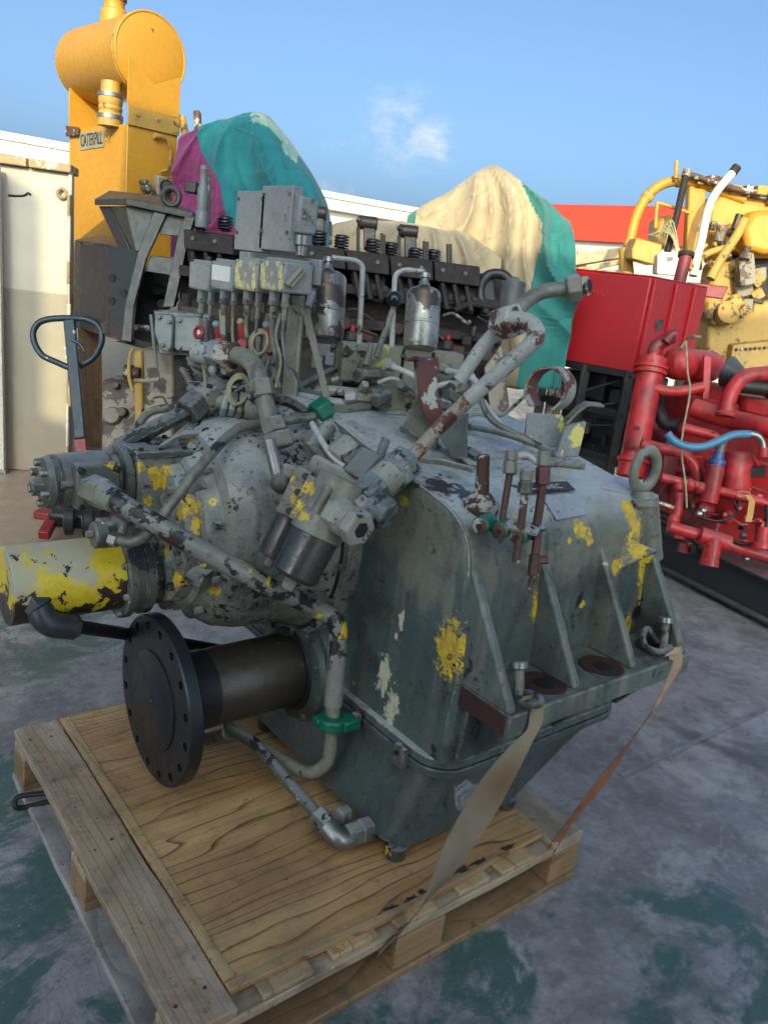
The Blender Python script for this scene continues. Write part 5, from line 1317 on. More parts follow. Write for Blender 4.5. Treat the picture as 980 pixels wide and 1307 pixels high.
# ------------------------------------------------------------------ what stands behind: walls and sheds
M_white = worn('lime_washed_wall', (0.55, 0.52, 0.46), (0.49, 0.46, 0.40), chips=(((0.40, 0.35, 0.28), 12, 0.70),), rough=0.85, bump=0.6)
M_coping = worn('coping_slab', (0.36, 0.27, 0.16), (0.27, 0.2, 0.13), chips=(((0.5, 0.45, 0.36), 14, 0.62),), rough=0.85)
M_clad = plain('white_cladding', (0.46, 0.445, 0.415), 0.6, 0, 0.06, 1.5)
M_clad2 = plain('cream_wall', (0.60, 0.57, 0.52), 0.7, 0, 0.1, 1.5)
M_redsign = plain('red_fascia', (0.48, 0.045, 0.028), 0.45, 0, 0.08, 2)
M_caty = worn('machine_yellow', (0.46, 0.225, 0.026), (0.41, 0.195, 0.022), chips=(((0.10, 0.05, 0.03), 14, 0.735), ((0.45, 0.36, 0.25), 7, 0.74)), rough=0.45)
M_catb = worn('faded_yellow_paint', (0.42, 0.25, 0.055), (0.36, 0.21, 0.04), chips=(((0.10, 0.06, 0.035), 12, 0.64),), rough=0.5, grime=(0.16, 0.10, 0.04), speck=.65)
M_catc = worn('dusty_yellow_paint', (0.40, 0.235, 0.055), (0.31, 0.19, 0.045), chips=(((0.07, 0.045, 0.03), 16, 0.60),), rough=0.6)
M_brk = worn('bracket_steel', (0.020, 0.027, 0.027), (0.015, 0.020, 0.021), chips=(((0.035, 0.022, 0.02), 8, 0.60),), rough=0.40, topdust=(0.055, 0.065, 0.065), edge=(.10, .115, .112))
M_brkbrown = worn('rusty_plate', (0.020, 0.014, 0.014), (0.030, 0.022, 0.021), chips=(((0.05, 0.047, 0.045), 5, 0.63),), rough=0.45)
M_iron = worn('oily_iron', (0.017, 0.009, 0.009), (0.010, 0.007, 0.008), chips=(((0.04, 0.019, 0.017), 9, 0.62), ((0.010, 0.008, 0.009), 14, 0.54)), rough=0.75)
M_oldrust = worn('old_rust', (0.045, 0.019, 0.013), (0.025, 0.012, 0.010), rough=0.7)
M_spring = plain('spring_steel', (0.035, 0.035, 0.042), 0.35, 0.5, 0.3, 30)
M_rocker = worn('rocker_iron', (0.036, 0.028, 0.025), (0.022, 0.018, 0.017), chips=(((0.2, 0.19, 0.17), 20, 0.64),), rough=0.45)
M_beige = worn('dirty_beige_casting', (0.25, 0.215, 0.165), (0.16, 0.135, 0.11), chips=(((0.06, 0.04, 0.035), 7, 0.56), ((0.20, 0.115, 0.06), 9, 0.62)), rough=0.6)
M_cover = worn('blue_grey_cover', (0.135, 0.16, 0.167), (0.105, 0.125, 0.13), chips=((DARKC, 26, 0.76),), rough=0.45)
M_blue = worn('jack_blue', (0.006, 0.026, 0.046), (0.005, 0.018, 0.032), chips=(((0.3, 0.32, 0.33), 22, 0.74),), rough=0.42)
M_jackred = plain('jack_red', (0.22, 0.012, 0.018), 0.45, 0, 0.4, 20)
M_red = worn('machine_red', (0.56, 0.022, 0.026), (0.42, 0.017, 0.022), chips=(((0.10, 0.01, 0.012), 14, 0.68),), rough=0.40, speck=0.64, grime=(0.10, 0.010, 0.013), topdust=(0.36, 0.10, 0.09), streak=(0.30, 0.05, 0.045))
M_redflat = worn('cabinet_red', (0.40, 0.012, 0.020), (0.36, 0.011, 0.018), chips=(((0.34, 0.05, 0.04), 6, 0.80),), rough=0.42, bump=0.1)
M_redmatte = worn('dull_red', (0.20, 0.020, 0.028), (0.15, 0.016, 0.02), chips=(((0.12, 0.02, 0.02), 12, 0.66),), rough=0.5)
M_skid = worn('skid_black', (0.020, 0.026, 0.032), (0.03, 0.034, 0.04), chips=(((0.09, 0.09, 0.095), 12, 0.70),), rough=0.4, topdust=(0.12, 0.125, 0.13))
M_blk = plain('black_frame', (0.016, 0.017, 0.020), 0.45, 0, 0.4, 20)
M_hoseblue = plain('blue_hose', (0.05, 0.20, 0.34), 0.4, 0, 0.2, 30)
M_tealcloth = None
def cloth(name, c1, c2, c3=None):
    t = NT(name); n = t.noise(4, 6, 0.6, 0.4); n2 = t.noise(1.6, 4, 0.55, 0.5, loc=(3, 3, 3))
    c = t.mix(t.ramp(n, 0.35, 0.65), c1, c2)
    if c3: c = t.mix(t.ramp(n2, 0.5, 0.64, 0, 0.8), c, c3)
    cr = t.noise(3.2, 3, 0.5, 0.6, loc=(2, 7, 1)); rg = t.math('ABSOLUTE', t.math('SUBTRACT', cr, 0.5))
    c = t.mix(t.ramp(rg, 0.0, 0.012, 0.35, 0), c, tuple(x * 0.6 for x in c2))
    c = t.mix(t.ramp(t.noise(9, 7, 0.7, loc=(1, 5, 5)), 0.55, 0.7, 0, 0.4), c, tuple(x * 0.55 for x in c2))
    t.bump(t.math('ADD', t.math('MULTIPLY', t.ramp(rg, 0.0, 0.05, 1, 0), 0.35), t.math('MULTIPLY', t.noise(160, 3, 0.6), 0.03)), 0.55, 0.03); t.b.inputs['Sheen Weight'].default_value = 0.15
    return t.done(c, 0.8, 0, 0.2)
M_teal = cloth('teal_cloth', (0.008, 0.15, 0.17), (0.006, 0.105, 0.125), (0.015, 0.20, 0.21))
M_tealpale = cloth('sunlit_teal_cloth', (0.24, 0.36, 0.30), (0.08, 0.26, 0.26), (0.36, 0.40, 0.28))  # paler teal for the hump's top, sunlight put into the cloth colour
M_magenta = cloth('magenta_cloth', (0.20, 0.03, 0.115), (0.14, 0.02, 0.08))
M_cream = cloth('cream_cloth', (0.40, 0.315, 0.20), (0.32, 0.265, 0.19), (0.22, 0.175, 0.12))
M_tealgreen = cloth('green_teal_cloth', (0.018, 0.15, 0.15), (0.03, 0.18, 0.16), (0.012, 0.11, 0.12))

def two_tone():
    t = NT('two_tone_wall')
    sx = t.n.new('ShaderNodeSeparateXYZ'); t.l.new(t.pos, sx.inputs[0])
    n = t.noise(3, 6, 0.6); n2 = t.noise(22, 6, 0.65)
    up = t.mix(t.ramp(n, 0.3, 0.7), (0.46, 0.425, 0.37), (0.41, 0.38, 0.325))
    lo = t.mix(t.ramp(n, 0.3, 0.7), (0.31, 0.28, 0.23), (0.27, 0.245, 0.20))
    k = t.ramp(t.math('ADD', sx.outputs['Z'], t.math('MULTIPLY', t.math('SUBTRACT', n, 0.5), 0.02)), zsplit - .006, zsplit + .006)
    c = t.mix(k, lo, up)
    c = t.mix(t.ramp(n2, 0.66, 0.70, 0, 0.7), c, (0.28, 0.24, 0.19))
    low = t.ramp(t.math('ADD', sx.outputs['Z'], t.math('MULTIPLY', n, 0.5)), 0.25, 0.75, 0.7, 0)
    c = t.mix(low, c, (0.30, 0.235, 0.17))
    t.bump(n2, 0.5, 0.006)
    return t.done(c, 0.85, 0, 0.3)
zsplit = apl(40, 371, b0, wnrm).z
zt = apl(84, 221, b0, wnrm).z
W0 = b0 - wd * 4.0; W1 = b1
wall = thing('boundary_wall', tuple(b1), 'two-tone white and grey yard wall with brown coping slabs at the left edge', 'wall')
mb = MB(); mb.prism([W0, W1, W1 + ZV * zt, W0 + ZV * zt], -wnrm * .20); build(mb, 'wall_body', two_tone(), wall, bevel=.01)
cw = (apl(37, 198, b0, wnrm) - b0).dot(wd)
for (s0, s1) in ((-4.0, -1.2), (-1.19, cw - .004), (cw + .008, (b1 - b0).length + .02)):
    a = b0 + wd * s0 + ZV * (zt + .002) + wnrm * .05; b = b0 + wd * s1 + ZV * (zt + .002) + wnrm * .05
    mb = MB(); mb.prism([a, b, b + ZV * .055, a + ZV * .055], -wnrm * .30); build(mb, 'coping_slab', M_coping, wall, bevel=.008)
# rough plaster edge down the end of the wall, and a small conduit ring
for k in range(14):
    z = .15 + k * zt / 14.5; q = b1 + ZV * z + wnrm * (.004)
    mb = MB(); mb.box(q + wd * random.uniform(-.004, .012), (random.uniform(.012, .03), .03, zt / 14 * random.uniform(.9, 1.3)), Matrix((wd, wnrm, ZV)).transposed()); build(mb, 'broken_edge_stone', M_white if k % 3 else M_coping, wall, bevel=.008)
q = apl(80, 247, b0, wnrm); mb = MB(); mb.torus(q + wnrm * .02, wnrm + wd * .4, .028, .011, 14, 8); build(mb, 'conduit_ring', M_coping, wall)
q = apl(30, 252, b0, wnrm); mb = MB(); mb.tube(spline([q - wd * .09, q + ZV * .01, q + wd * .03 + ZV * .03, q + wd * .05 + ZV * .02], 4), .008, 6); build(mb, 'wall_hook', M_black, wall)
# door frame at the picture's left edge
door = thing('door_frame', tuple(b0), 'pale door frame post standing against the yard wall at the far left', 'door frame')
p0 = apl(7, 604, b0 + wnrm * .05, wnrm); h = apl(7, 214, b0 + wnrm * .05, wnrm).z
for (off, w, mt, hh) in ((-.012, .045, M_white, h), (-.06, .05, M_coping, h - .005)):
    mb = MB(); a = V(p0.x, p0.y, 0) + wd * off; mb.prism([a - wd * w / 2, a + wd * w / 2, a + wd * w / 2 + ZV * hh, a - wd * w / 2 + ZV * hh], wnrm * .06); build(mb, 'post', mt, door, bevel=.006)
mb = MB(); a = V(p0.x, p0.y, 0) - wd * .03; mb.prism([a - wd * .05, a + wd * .055, a + wd * .055 + ZV * .03, a - wd * .05 + ZV * .03], wnrm * .08); build(mb, 'foot_plate', M_steel, door, bevel=.003)
mb = MB(); a = V(p0.x, p0.y, .25) - wd * .7; mb.prism([a, a + wd * .60, a + wd * .60 + ZV * (h - .3), a + ZV * (h - .3)], wnrm * .04); build(mb, 'door_panel', M_coping, door, bevel=.004)
# second pale wall further back
c0, c1 = ad(60, 580, 8.2), ad(245, 590, 8.6); c0.z = c1.z = 0
cd_ = (c1 - c0).normalized(); cn = cd_.cross(ZV); cn = -cn if cn.dot(CF) > 0 else cn
back = thing('back_wall', tuple(c0), 'sunlit whitewashed wall behind the yellow machine and rusty bracket', 'wall')
mb = MB(); mb.prism([c0, c1, c1 + ZV * 2.2, c0 + ZV * 2.2], -cn * .2); build(mb, 'wall_body', M_white, back, bevel=.01)
mb = MB(); pts = [ad(99, 400, 6.6), ad(128, 402, 6.6), ad(131, 640, 6.6), ad(106, 640, 6.6)]; mb.prism(pts, CF * .03)
tag(build(mb, 'wood_sheet', wood('orange_sheet', (0.42, 0.24, 0.12), (0.24, 0.11, 0.05), 2, 5), bevel=.003), 'reddish brown wood sheet leaning upright behind the blue jack handle', 'board')
# long white warehouse
def flatwall(P0, P1, z0, z1, depth, name, mat, parent, bevel=.01):
    d = (P1 - P0); d.z = 0; d.normalize(); n = d.cross(ZV); n = -n if n.dot(CF) > 0 else n
    a, b = V(P0.x, P0.y, z0), V(P1.x, P1.y, z0); mb = MB()
    mb.prism([a, b, b + ZV * (z1 - z0), a + ZV * (z1 - z0)], -n * depth); return build(mb, name, mat, parent, bevel=bevel), d, n
A0, A1 = ad(-250, 130, 14.2), ad(560, 271, 21.9)
ztop = A1.z
A0.z = 0; A1.z = 0
k = (ad(0, 169, 16.0) - A0); 
wh = thing('white_warehouse', tuple(A0), 'long low white warehouse with flat eaves behind the machines', 'building')
z_w = ad(0, 169, 16).z
_, wdv, wnv = flatwall(A0, A1, 0, z_w - .42, 6.0, 'wall', M_clad2, wh)
_, _, _ = flatwall(A0 + wnv * .25, A1 + wnv * .25, z_w - .42, z_w - .16, 6.4, 'fascia', M_clad, wh)
_, _, _ = flatwall(A0 + wnv * .28, A1 + wnv * .28, z_w - .155, z_w, 6.4, 'eaves', M_clad, wh)
B0, B1 = ad(640, 265, 17.6), ad(1010, 266, 13.0)
z_b = ad(760, 265, 16.1).z
red = thing('red_fascia_shed', (B0.x, B0.y, 0), 'white shed with a broad plain red fascia behind the cream tarpaulin', 'building')
_, d_, n_ = flatwall(B0, B1, 0, z_b - .68, 5, 'wall', M_clad, red)
flatwall(B0 + n_ * .12, B1 + n_ * .12, z_b - .68, z_b, 5.2, 'fascia', M_redsign, red)
for k in range(5):
    q = B0.lerp(B1, k / 5); mb = MB(); mb.prism([V(q.x, q.y, z_b - .95) + n_ * .02 + d_ * .1, V(q.x, q.y, z_b - .95) + n_ * .02 + d_ * .8, V(q.x, q.y, z_b - .93) + n_ * .02 + d_ * .8, V(q.x, q.y, z_b - .93) + n_ * .02 + d_ * .1], n_ * .02)
    build(mb, 'wall_seam', M_clad2, red)

# ---------------------------------------------------------------- wooden crate frame
def beamv(p, q, w, t, mat, name, parent, side=None, bev=.003):
    p, q = Vector(p), Vector(q); R_ = orient(q - p, side or CR); mb = MB(); mb.box((p + q) / 2, ((q - p).length, w, t), R_); return build(mb, name, mat, parent, bevel=bev)
cr = thing('wooden_crate', tuple(ad(765, 440, 8.4)), 'sunlit open wooden crate frame behind the red cabinet', 'crate')
M_crate = wood('crate_timber', (0.50, 0.38, 0.22), (0.26, 0.17, 0.09), 0, 5)
for (a, b, w) in (((742, 320), (740, 460), .10), ((796, 318), (793, 460), .10), ((716, 336), (800, 322), .11), ((716, 352), (800, 350), .09), ((748, 344), (800, 332), .05), ((726, 324), (724, 460), .06)):
    beamv(ad(*a, 8.3 + random.random() * .1), ad(*b, 8.3 + random.random() * .1), w, .05, M_crate, 'beam', cr)
mb = MB(); mb.prism([ad(730, 350, 8.5), ad(800, 352, 8.5), ad(800, 470, 8.5), ad(728, 470, 8.5)], CF * .5); build(mb, 'crate_side', M_crate, cr, bevel=.004)

# ---------------------------------------------------------------- yellow air filter tower of the old engine
tower = thing('yellow_engine_tower', tuple(V(ad(160, 320, 5.7).x, ad(160, 320, 5.7).y, 0)), 'tall yellow filter housing with round tank on top and worn name plate', 'machine')
zb = -1.55; c = ad(163, 158, 5.7)
def tprism(pts, vec, name, mat, bev=.006, parent=tower): mb = MB(); mb.prism(pts, vec); return build(mb, name, mat, parent, bevel=bev)
wL, wR = .98, .405
body = tprism([c, c + TL * wL, c + TL * wL + ZV * zb, c + ZV * zb], TR * wR, 'filter_housing', M_caty)
# fold line plate under the tank, on the right hand face, and the one on the far side
cap = ad(192.5, 70.5, 5.75); Rt = .278
tl_ = c + TR * -.005 - TL * .006
tprism([tl_ + ZV * -.004, tl_ + TR * (wR + .01) + ZV * -.004, tl_ + TR * (wR + .01) + ZV * .118, tl_ + ZV * .118], -TL * .012, 'bolted_flange', M_catc, .002)
for k in range(3):
    q = tl_ + TR * (.07 + .16 * k) + ZV * .075 - TL * .012; mb = MB(); mb.nut(q, q - TL * .012, .014); build(mb, 'bolt', M_catc, tower)
tprism([tl_ + ZV * .120, tl_ + TR * (wR + .01) + ZV * .120, tl_ + TR * (wR + .01) + ZV * .40, tl_ + TR * (wR * .5) + ZV * .30, tl_ + ZV * .44], TL * .012, 'tank_cradle', M_caty, .002)
f_ = c + TL * (wL + .0)
tprism([f_ + ZV * -.05, f_ + TR * (wR) + ZV * -.05, f_ + TR * wR + ZV * .30, f_ + ZV * .30], TL * .012, 'tank_cradle', M_caty, .002)
tprism([f_ + ZV * -.06 - TR * .01, f_ + ZV * -.06 - TR * .01 - TL * .22, f_ + ZV * .0 - TR * .01 - TL * .22, f_ + ZV * .02 - TR * .01], -TR * .02, 'cradle_lip', M_rustbar, .004)
mb = MB(); mb.lathe(cap - TL * .01, TL, [(0, Rt - .02), (.006, Rt - .006), (.012, Rt), (.03, Rt + .003), (.045, Rt - .001), (1.0, Rt - .001), (1.04, Rt - .012), (1.08, Rt - .06), (1.10, Rt - .14)], 56)
tank = build(mb, 'air_tank', M_caty, tower, angle=25)
mb = MB(); mb.torus(cap - TL * .004, TL, Rt - .003, .009, 56, 8); build(mb, 'tank_seam', M_caty, tank)
mb = MB(); mb.torus(cap + TL * .035, TL, Rt + .001, .005, 56, 6); build(mb, 'tank_seam', M_catc, tank)
q = cap + TL * .58 + ZV * (Rt - .03)
mb = MB(); mb.lathe(q, ZV, [(0, .105), (.08, .10), (.105, .095), (.12, .078), (.15, .075), (.17, .082)], 30); nk = build(mb, 'filler_neck', M_caty, tank, angle=30)
mb = MB(); mb.lathe(q + ZV * .172, ZV, [(0, .088), (.015, .092), (.035, .088), (.04, .07)], 30); build(mb, 'filler_cap', M_beige, tank, angle=30)
q = c + TL * .30 + TR * .02; 
mb = MB(); q2 = ad(141, 158, 5.82); mb.lathe(q2 - ZV * .02, ZV, [(0, .088), (.05, .088), (.06, .080), (.08, .086), (.10, .080), (.12, .086), (.14, .080), (.16, .086), (.20, .086), (.23, .07), (.30, .07)], 28); hs = build(mb, 'rubber_hose', M_catb, tower, angle=30)
for z in (.03, .175):
    mb = MB(); mb.lathe(q2 + ZV * z, ZV, [(0, .090), (.0, .092), (.028, .092), (.028, .090)], 28); build(mb, 'hose_clamp', M_steel, hs)
# plate with the maker's name
ndir = TR * -1.0
def onleft(px, py): return apl(px, py, c - TR * .0035, TR)
pa = [onleft(102, 168.5), onleft(134, 165), onleft(134, 187), onleft(103, 192)]
xdir = (pa[1] - pa[0]).normalized()
plt_ = tprism([onleft(103, 192), onleft(133, 187.5), onleft(133, 166), onleft(102, 170)], -TR * .003, 'name_plate', plain('worn_plate', (0.27, 0.25, 0.19), .6, 0, .4, 30), .0005)
M_ink = plain('black_ink', (0.016, 0.016, 0.018), 0.6)
M_inkfaint = plain('worn_ink', (0.50, 0.30, 0.08), 0.6)
o0 = onleft(104, 187.5); ux = (onleft(131, 183.5) - o0).normalized(); uy = ux.cross(-TR) * -1
uy = (ZV - ux * ux.dot(ZV)).normalized()
text_mesh('CATERPILL', .128, .0006, o0 - TR * .0055, ux, uy, 'plate_lettering', M_ink, plt_, (onleft(132, 183) - o0).length / .62)
o1 = onleft(134.5, 183); text_mesh('AR', .105, .0005, o1 - TR * .004, ux, uy, 'faded_lettering', M_inkfaint, tower, (onleft(143, 182) - o1).length / .16)
# little pipe and air valve on the shaded face
mb = MB(); F_ = lambda px, py: apl(px, py, c - TL * .03, TL)
mb.tube(fillet([F_(198, 173), F_(214, 176), F_(218, 190), F_(217, 217), F_(205, 219)], .05), .010, 8); build(mb, 'vent_pipe', M_catc, tower)
mb = MB(); mb.cyl(F_(197, 173), F_(202, 174), .022, n=12); build(mb, 'pipe_boss', M_catc, tower)
mb = MB(); q = F_(202, 238) - TL * .05; mb.box(q, (.11, .09, .14), Matrix((TR, TL, ZV)).transposed()); av = build(mb, 'air_valve', M_beige, tower, bevel=.01)
mb = MB(); mb.lathe(q - TL * .048 + TR * .012, -TL, [(0, .052), (.012, .052), (.014, .044)], 24); build(mb, 'valve_face', M_blk, av)
mb = MB(); mb.lathe(q - TL * .06 + TR * .012, -TL, [(0, .038), (.006, .036)], 20); build(mb, 'valve_cap', M_partdark, av)
for (px, py, r) in ((183, 240, .03), (188, 250, .025), (180, 232, .02)): 
    mb = MB(); mb.cyl(F_(px, py) - TL * .09, F_(px, py), r, n=10, ch=.005); build(mb, 'valve_fitting', M_partdark, av)
# dark pieces right of the tower
for (px, py, w, h2, d, mt) in ((236, 262, .10, .9, 5.9, M_catc), (246, 300, .12, .7, 5.9, M_iron)):
    mb = MB(); mb.box(ad(px, py, d), (w, .1, h2), Matrix((TR, TL, ZV)).transposed()); build(mb, 'frame_plate', mt, tower, bevel=.006)
mb = MB(); mb.cyl(ad(253, 168, 6.1), ad(252, 143, 6.1), .030, n=14); build(mb, 'exhaust_stub', M_rustbar, tower)
mb = MB(); mb.cyl(ad(232, 150, 6.0) * 1, ad(246, 210, 5.9), .03, n=10); build(mb, 'frame_tube', M_catc, tower)

# ---------------------------------------------------------------- steel bracket on the old engine
D_ = 4.7
brk = thing('engine_mount_bracket', tuple(ad(170, 440, D_)), 'heavy grey welded bracket with lifting eye, rusty box plate, before the yellow tower', 'bracket')
def bpoly(pts, vec, name, mat, bev=.004, parent=brk, d=D_):
    mb = MB(); mb.prism([ad(*p, d) if len(p) == 2 else ad(*p) for p in pts], vec); return build(mb, name, mat, parent, bevel=bev)
bpoly([(121, 254, 4.75), (162, 253, 4.55), (246, 271, 4.55), (250, 272, 4.85), (205, 250, 5.2), (140, 243, 5.2)], ZV * -.036, 'top_plate', M_brk)
bpoly([(126, 263, 4.78), (141, 263, 4.72), (166, 318, 4.68), (152, 318, 4.7)], TR * .02, 'gusset', M_brkbrown)
bpoly([(141, 263, 4.70), (160, 263, 4.62), (173, 320, 4.6), (168, 318, 4.66)], TR * .02, 'gusset', M_brk)
bpoly([(160, 262, 4.60), (205, 268, 4.60), (181, 320, 4.60), (173, 321, 4.60)], CF * .02, 'front_web', M_brk)
leg1 = [(205, 268), (218, 270), (186, 336), (168, 392), (166, 437), (160, 436), (166, 390), (178, 330)]
bpoly([(197, 268), (214, 270), (187, 330), (171, 390), (168, 437), (155, 434), (160, 388), (176, 322)], CF * .03, 'leg', M_brk, d=4.58)
bpoly([(237, 273), (249, 277), (243, 296), (222, 392), (208, 392), (228, 296)], CF * .05, 'leg', M_brk, d=4.56)
bpoly([(205, 268), (240, 274), (232, 302), (204, 299)], CF * .03, 'upper_web', M_brk, d=4.60)
bpoly([(193, 326), (228, 330), (221, 352), (184, 346)], CF * .03, 'cross_web', M_brk, d=4.61)
bpoly([(184, 346), (221, 351), (210, 392), (206, 440), (168, 436), (170, 392)], CF * .03, 'inner_plate', M_blk, d=4.95)
bpoly([(96, 308, 4.95), (103, 310, 4.85), (103, 420, 4.85), (95, 418, 4.95)], CF * .05, 'plate_edge', M_brkbrown)
bpoly([(103, 311, 4.84), (140, 314, 4.70), (140, 428, 4.70), (103, 420, 4.84)], CF * .03, 'box_plate', M_brkbrown)
bpoly([(140, 314, 4.70), (181, 320, 4.60), (167, 437, 4.60), (140, 428, 4.70)], CF * .03, 'box_plate', M_brk)
bpoly([(96, 306, 4.95), (140, 312, 4.70), (173, 320, 4.62), (168, 310, 4.95), (130, 300, 5.2)], ZV * -.012, 'box_lid', M_brk)
bpoly([(147, 436, 4.66), (167, 440, 4.59), (206, 452, 4.62), (206, 440, 4.62), (166, 432, 4.62)], CF * .03, 'lower_flange', M_blk)
for (px, py, rr) in ((142.5, 356, 6.5), (157.5, 375, 6.5), (142.5, 385, 6), (157, 422, 7)):
    q = ad(px, py, 4.70 - (px - 140) * .00244 - .003); mb = MB(); nn = (CF * -.85 + CR * -.5).normalized(); mb.lathe(q, nn, [(-.01, .028), (.002, .028)], 20)
    for v in mb.bm.verts: pass
    build(mb, 'bolt_hole', M_black, brk)
mb = MB(); mb.torus(ad(219, 251, 4.7), CF * .95 - CR * .1, .047, .018, 24, 10, 1.0); build(mb, 'lifting_eye', M_brk, brk)
mb = MB(); mb.cyl(ad(173, 418, 4.5), ad(195, 419, 4.6), .018, n=14, ch=.003); build(mb, 'pin', M_rustbar, brk)
for k in range(5):
    mb = MB(); mb.cyl(ad(201 + k * 5, 370 - k * 4 + (k % 2) * 22, 4.8), ad(208 + k * 5, 371 - k * 4 + (k % 2) * 22, 4.9), .03, n=12, ch=.004); build(mb, 'boss', M_iron, brk)

# ---------------------------------------------------------------- grey gear casing under the bracket
cas = thing('gear_casing', tuple(V(ad(190, 560, 4.6).x, ad(190, 560, 4.6).y, 0)), 'dirty beige gear casing with two blue-grey bolted covers below the bracket', 'machine')
def cpoly(pts, vec, name, mat, bev=.006, d=4.4, parent=cas):
    mb = MB(); mb.prism([ad(*p, d) if len(p) == 2 else ad(*p) for p in pts], vec); return build(mb, name, mat, parent, bevel=bev)
def covbolts(pts, d, o, r=.012):
    for p in pts:
        mb = MB(); q = ad(*p, d); mb.nut(q, q + _f * .02, r); build(mb, 'bolt', M_partdark, cas)
cv = cpoly([(198, 400), (219, 402), (221, 408), (219, 447), (214, 449), (205, 446), (197, 425)], CF * .05, 'cover', M_cover, d=4.05); covbolts(((203, 404), (216, 410), (215, 443), (207, 440)), 4.035, cv)
cv = cpoly([(223, 403), (262, 405), (262, 449), (226, 448), (222, 443)], CF * .06, 'cover', M_cover, d=4.08); covbolts(((229, 408), (258, 410), (229, 443), (256, 444)), 4.065, cv)
cpoly([(196, 396), (268, 402), (270, 456), (203, 452)], CF * .12, 'cover_rim', M_partdark, d=4.14)
cpoly([(182, 446), (224, 450), (222, 590), (184, 590)], CF * .35, 'casing', M_beige, .02, 4.3)
cpoly([(170, 448), (182, 446), (184, 590), (172, 590)], CF * .3, 'casing_rim', M_catc, .015, 4.35)
cpoly([(222, 450), (264, 456), (262, 600), (222, 600)], CF * .3, 'casing_rim', M_iron, .01, 4.2)
cpoly([(130, 484), (150, 487), (177, 500), (182, 620), (128, 620)], CF * .5, 'lower_casing', M_beige, .02, 4.5)
for (px, py, r, mt) in ((143, 530, .05, M_beige), (156, 526, .028, M_blk), (148, 492, .02, M_beige)):
    mb = MB(); q = ad(px, py, 4.47); mb.lathe(q, -_f, [(-.04, r), (.0, r), (.012, r * .85), (.014, r * .5)], 20); build(mb, 'casing_boss', mt, cas)
for pts, r, mt in ((((170, 445), (166, 455), (165, 480), (170, 500)), .010, M_catc), (((172, 486), (190, 486), (204, 484)), .012, M_beige), (((193, 402), (197, 440), (200, 470)), .010, M_cover), (((196, 508), (208, 507), (215, 520)), .006, M_blk)):
    mb = MB(); mb.tube(spline([ad(x, y, 4.2) for x, y in pts], 4), r, 8); build(mb, 'casing_rod', mt, cas)
mb = MB(); mb.lathe(ad(160, 474, 4.3), CR, [(0, .04), (.04, .04), (.045, .03), (.08, .03)], 14); build(mb, 'casing_plug', M_rustbar, cas)
for k in range(11):      # teeth of a ring gear seen through the opening
    t = k / 10; p = ad(236 + 8 * t + 3 * sin(t * 3), 470 + 42 * t, 4.18)
    mb = MB(); mb.box(p, (.055, .03, .009), orient(CR * .95 - ZV * .25, CF)); build(mb, 'gear_tooth', M_rocker, cas)
cpoly([(230, 466), (240, 464), (256, 520), (244, 522)], CF * .02, 'gear_rim', M_iron, .004, 4.20)

# ---------------------------------------------------------------- the old engine block
eng = thing('old_engine', tuple(V(ad(430, 560, 4.8).x, ad(430, 560, 4.8).y, 0)), 'dark rusty engine block with bare valve springs behind the green gearbox', 'engine')
def ED(px): return 4.45 + (px - 230) * .0012
def E_(px, py, o=0): return ad(px, py, ED(px) + o)
def epoly(pts, vec, name, mat, bev=.006, o=0, parent=eng):
    mb = MB(); mb.prism([E_(p[0], p[1], o) for p in pts], vec); return build(mb, name, mat, parent, bevel=bev)
slope = lambda x: 292 + (x - 235) * .128          # line of the head deck in the photograph
epoly([(228, 380), (640, 425), (640, 620), (228, 600)], CF * .7, 'crankcase', M_iron, .02, .10)
epoly([(228, 300), (640, 352), (640, 432), (228, 392)], CF * .4, 'crankcase_wall', M_iron, .02, .22)
epoly([(228, 338), (640, 384), (642, 396), (228, 352)], CF * .6, 'deck_flange', M_iron, .008, .02)
epoly([(385, 398), (640, 428), (640, 440), (385, 412)], CF * .1, 'side_rail', M_iron, .008, .03)
heads = [(234, 298), (340, 384), (386, 440), (442, 496), (498, 552), (554, 612)]
for i, (x0, x1) in enumerate(heads):
    y0, y1 = slope(x0), slope(x1)
    hd = epoly([(x0, y0), (x1, y1), (x1 + 1, y1 + 26), (x0 + 1, y0 + 26)], CF * .34, 'cylinder_head', M_iron, .008, -.05)
    epoly([(x0 + 4, y0 + 27), (x1 - 3, y1 + 27), (x1 - 8, y1 + 62), (x0 + 10, y0 + 60)], CF * .30, 'head_skirt', M_iron, .01, .03)
    # slanting ports between the ribs
    for k in range(3):
        a = x0 + 8 + k * (x1 - x0 - 12) / 3
        epoly([(a, y0 + 28 + 2 * k), (a + 5, y0 + 28 + 2 * k), (a + 12, y0 + 62 + k), (a + 6, y0 + 62 + k)], CF * .12, 'rib', M_iron, .004, -.04)
        mb = MB(); q = E_(a + 13, y0 + 46 + 2 * k, 0); mb.lathe(q, -CF, [(-.04, .02), (.0, .02)], 12); build(mb, 'port', M_black, eng)
    for k in range(2):
        q = E_(x0 + 12 + k * 28, y0 + 12 + k * 4, -.055); mb = MB(); mb.nut(q, q + _f * .02, .014); build(mb, 'bolt', M_rocker, eng)
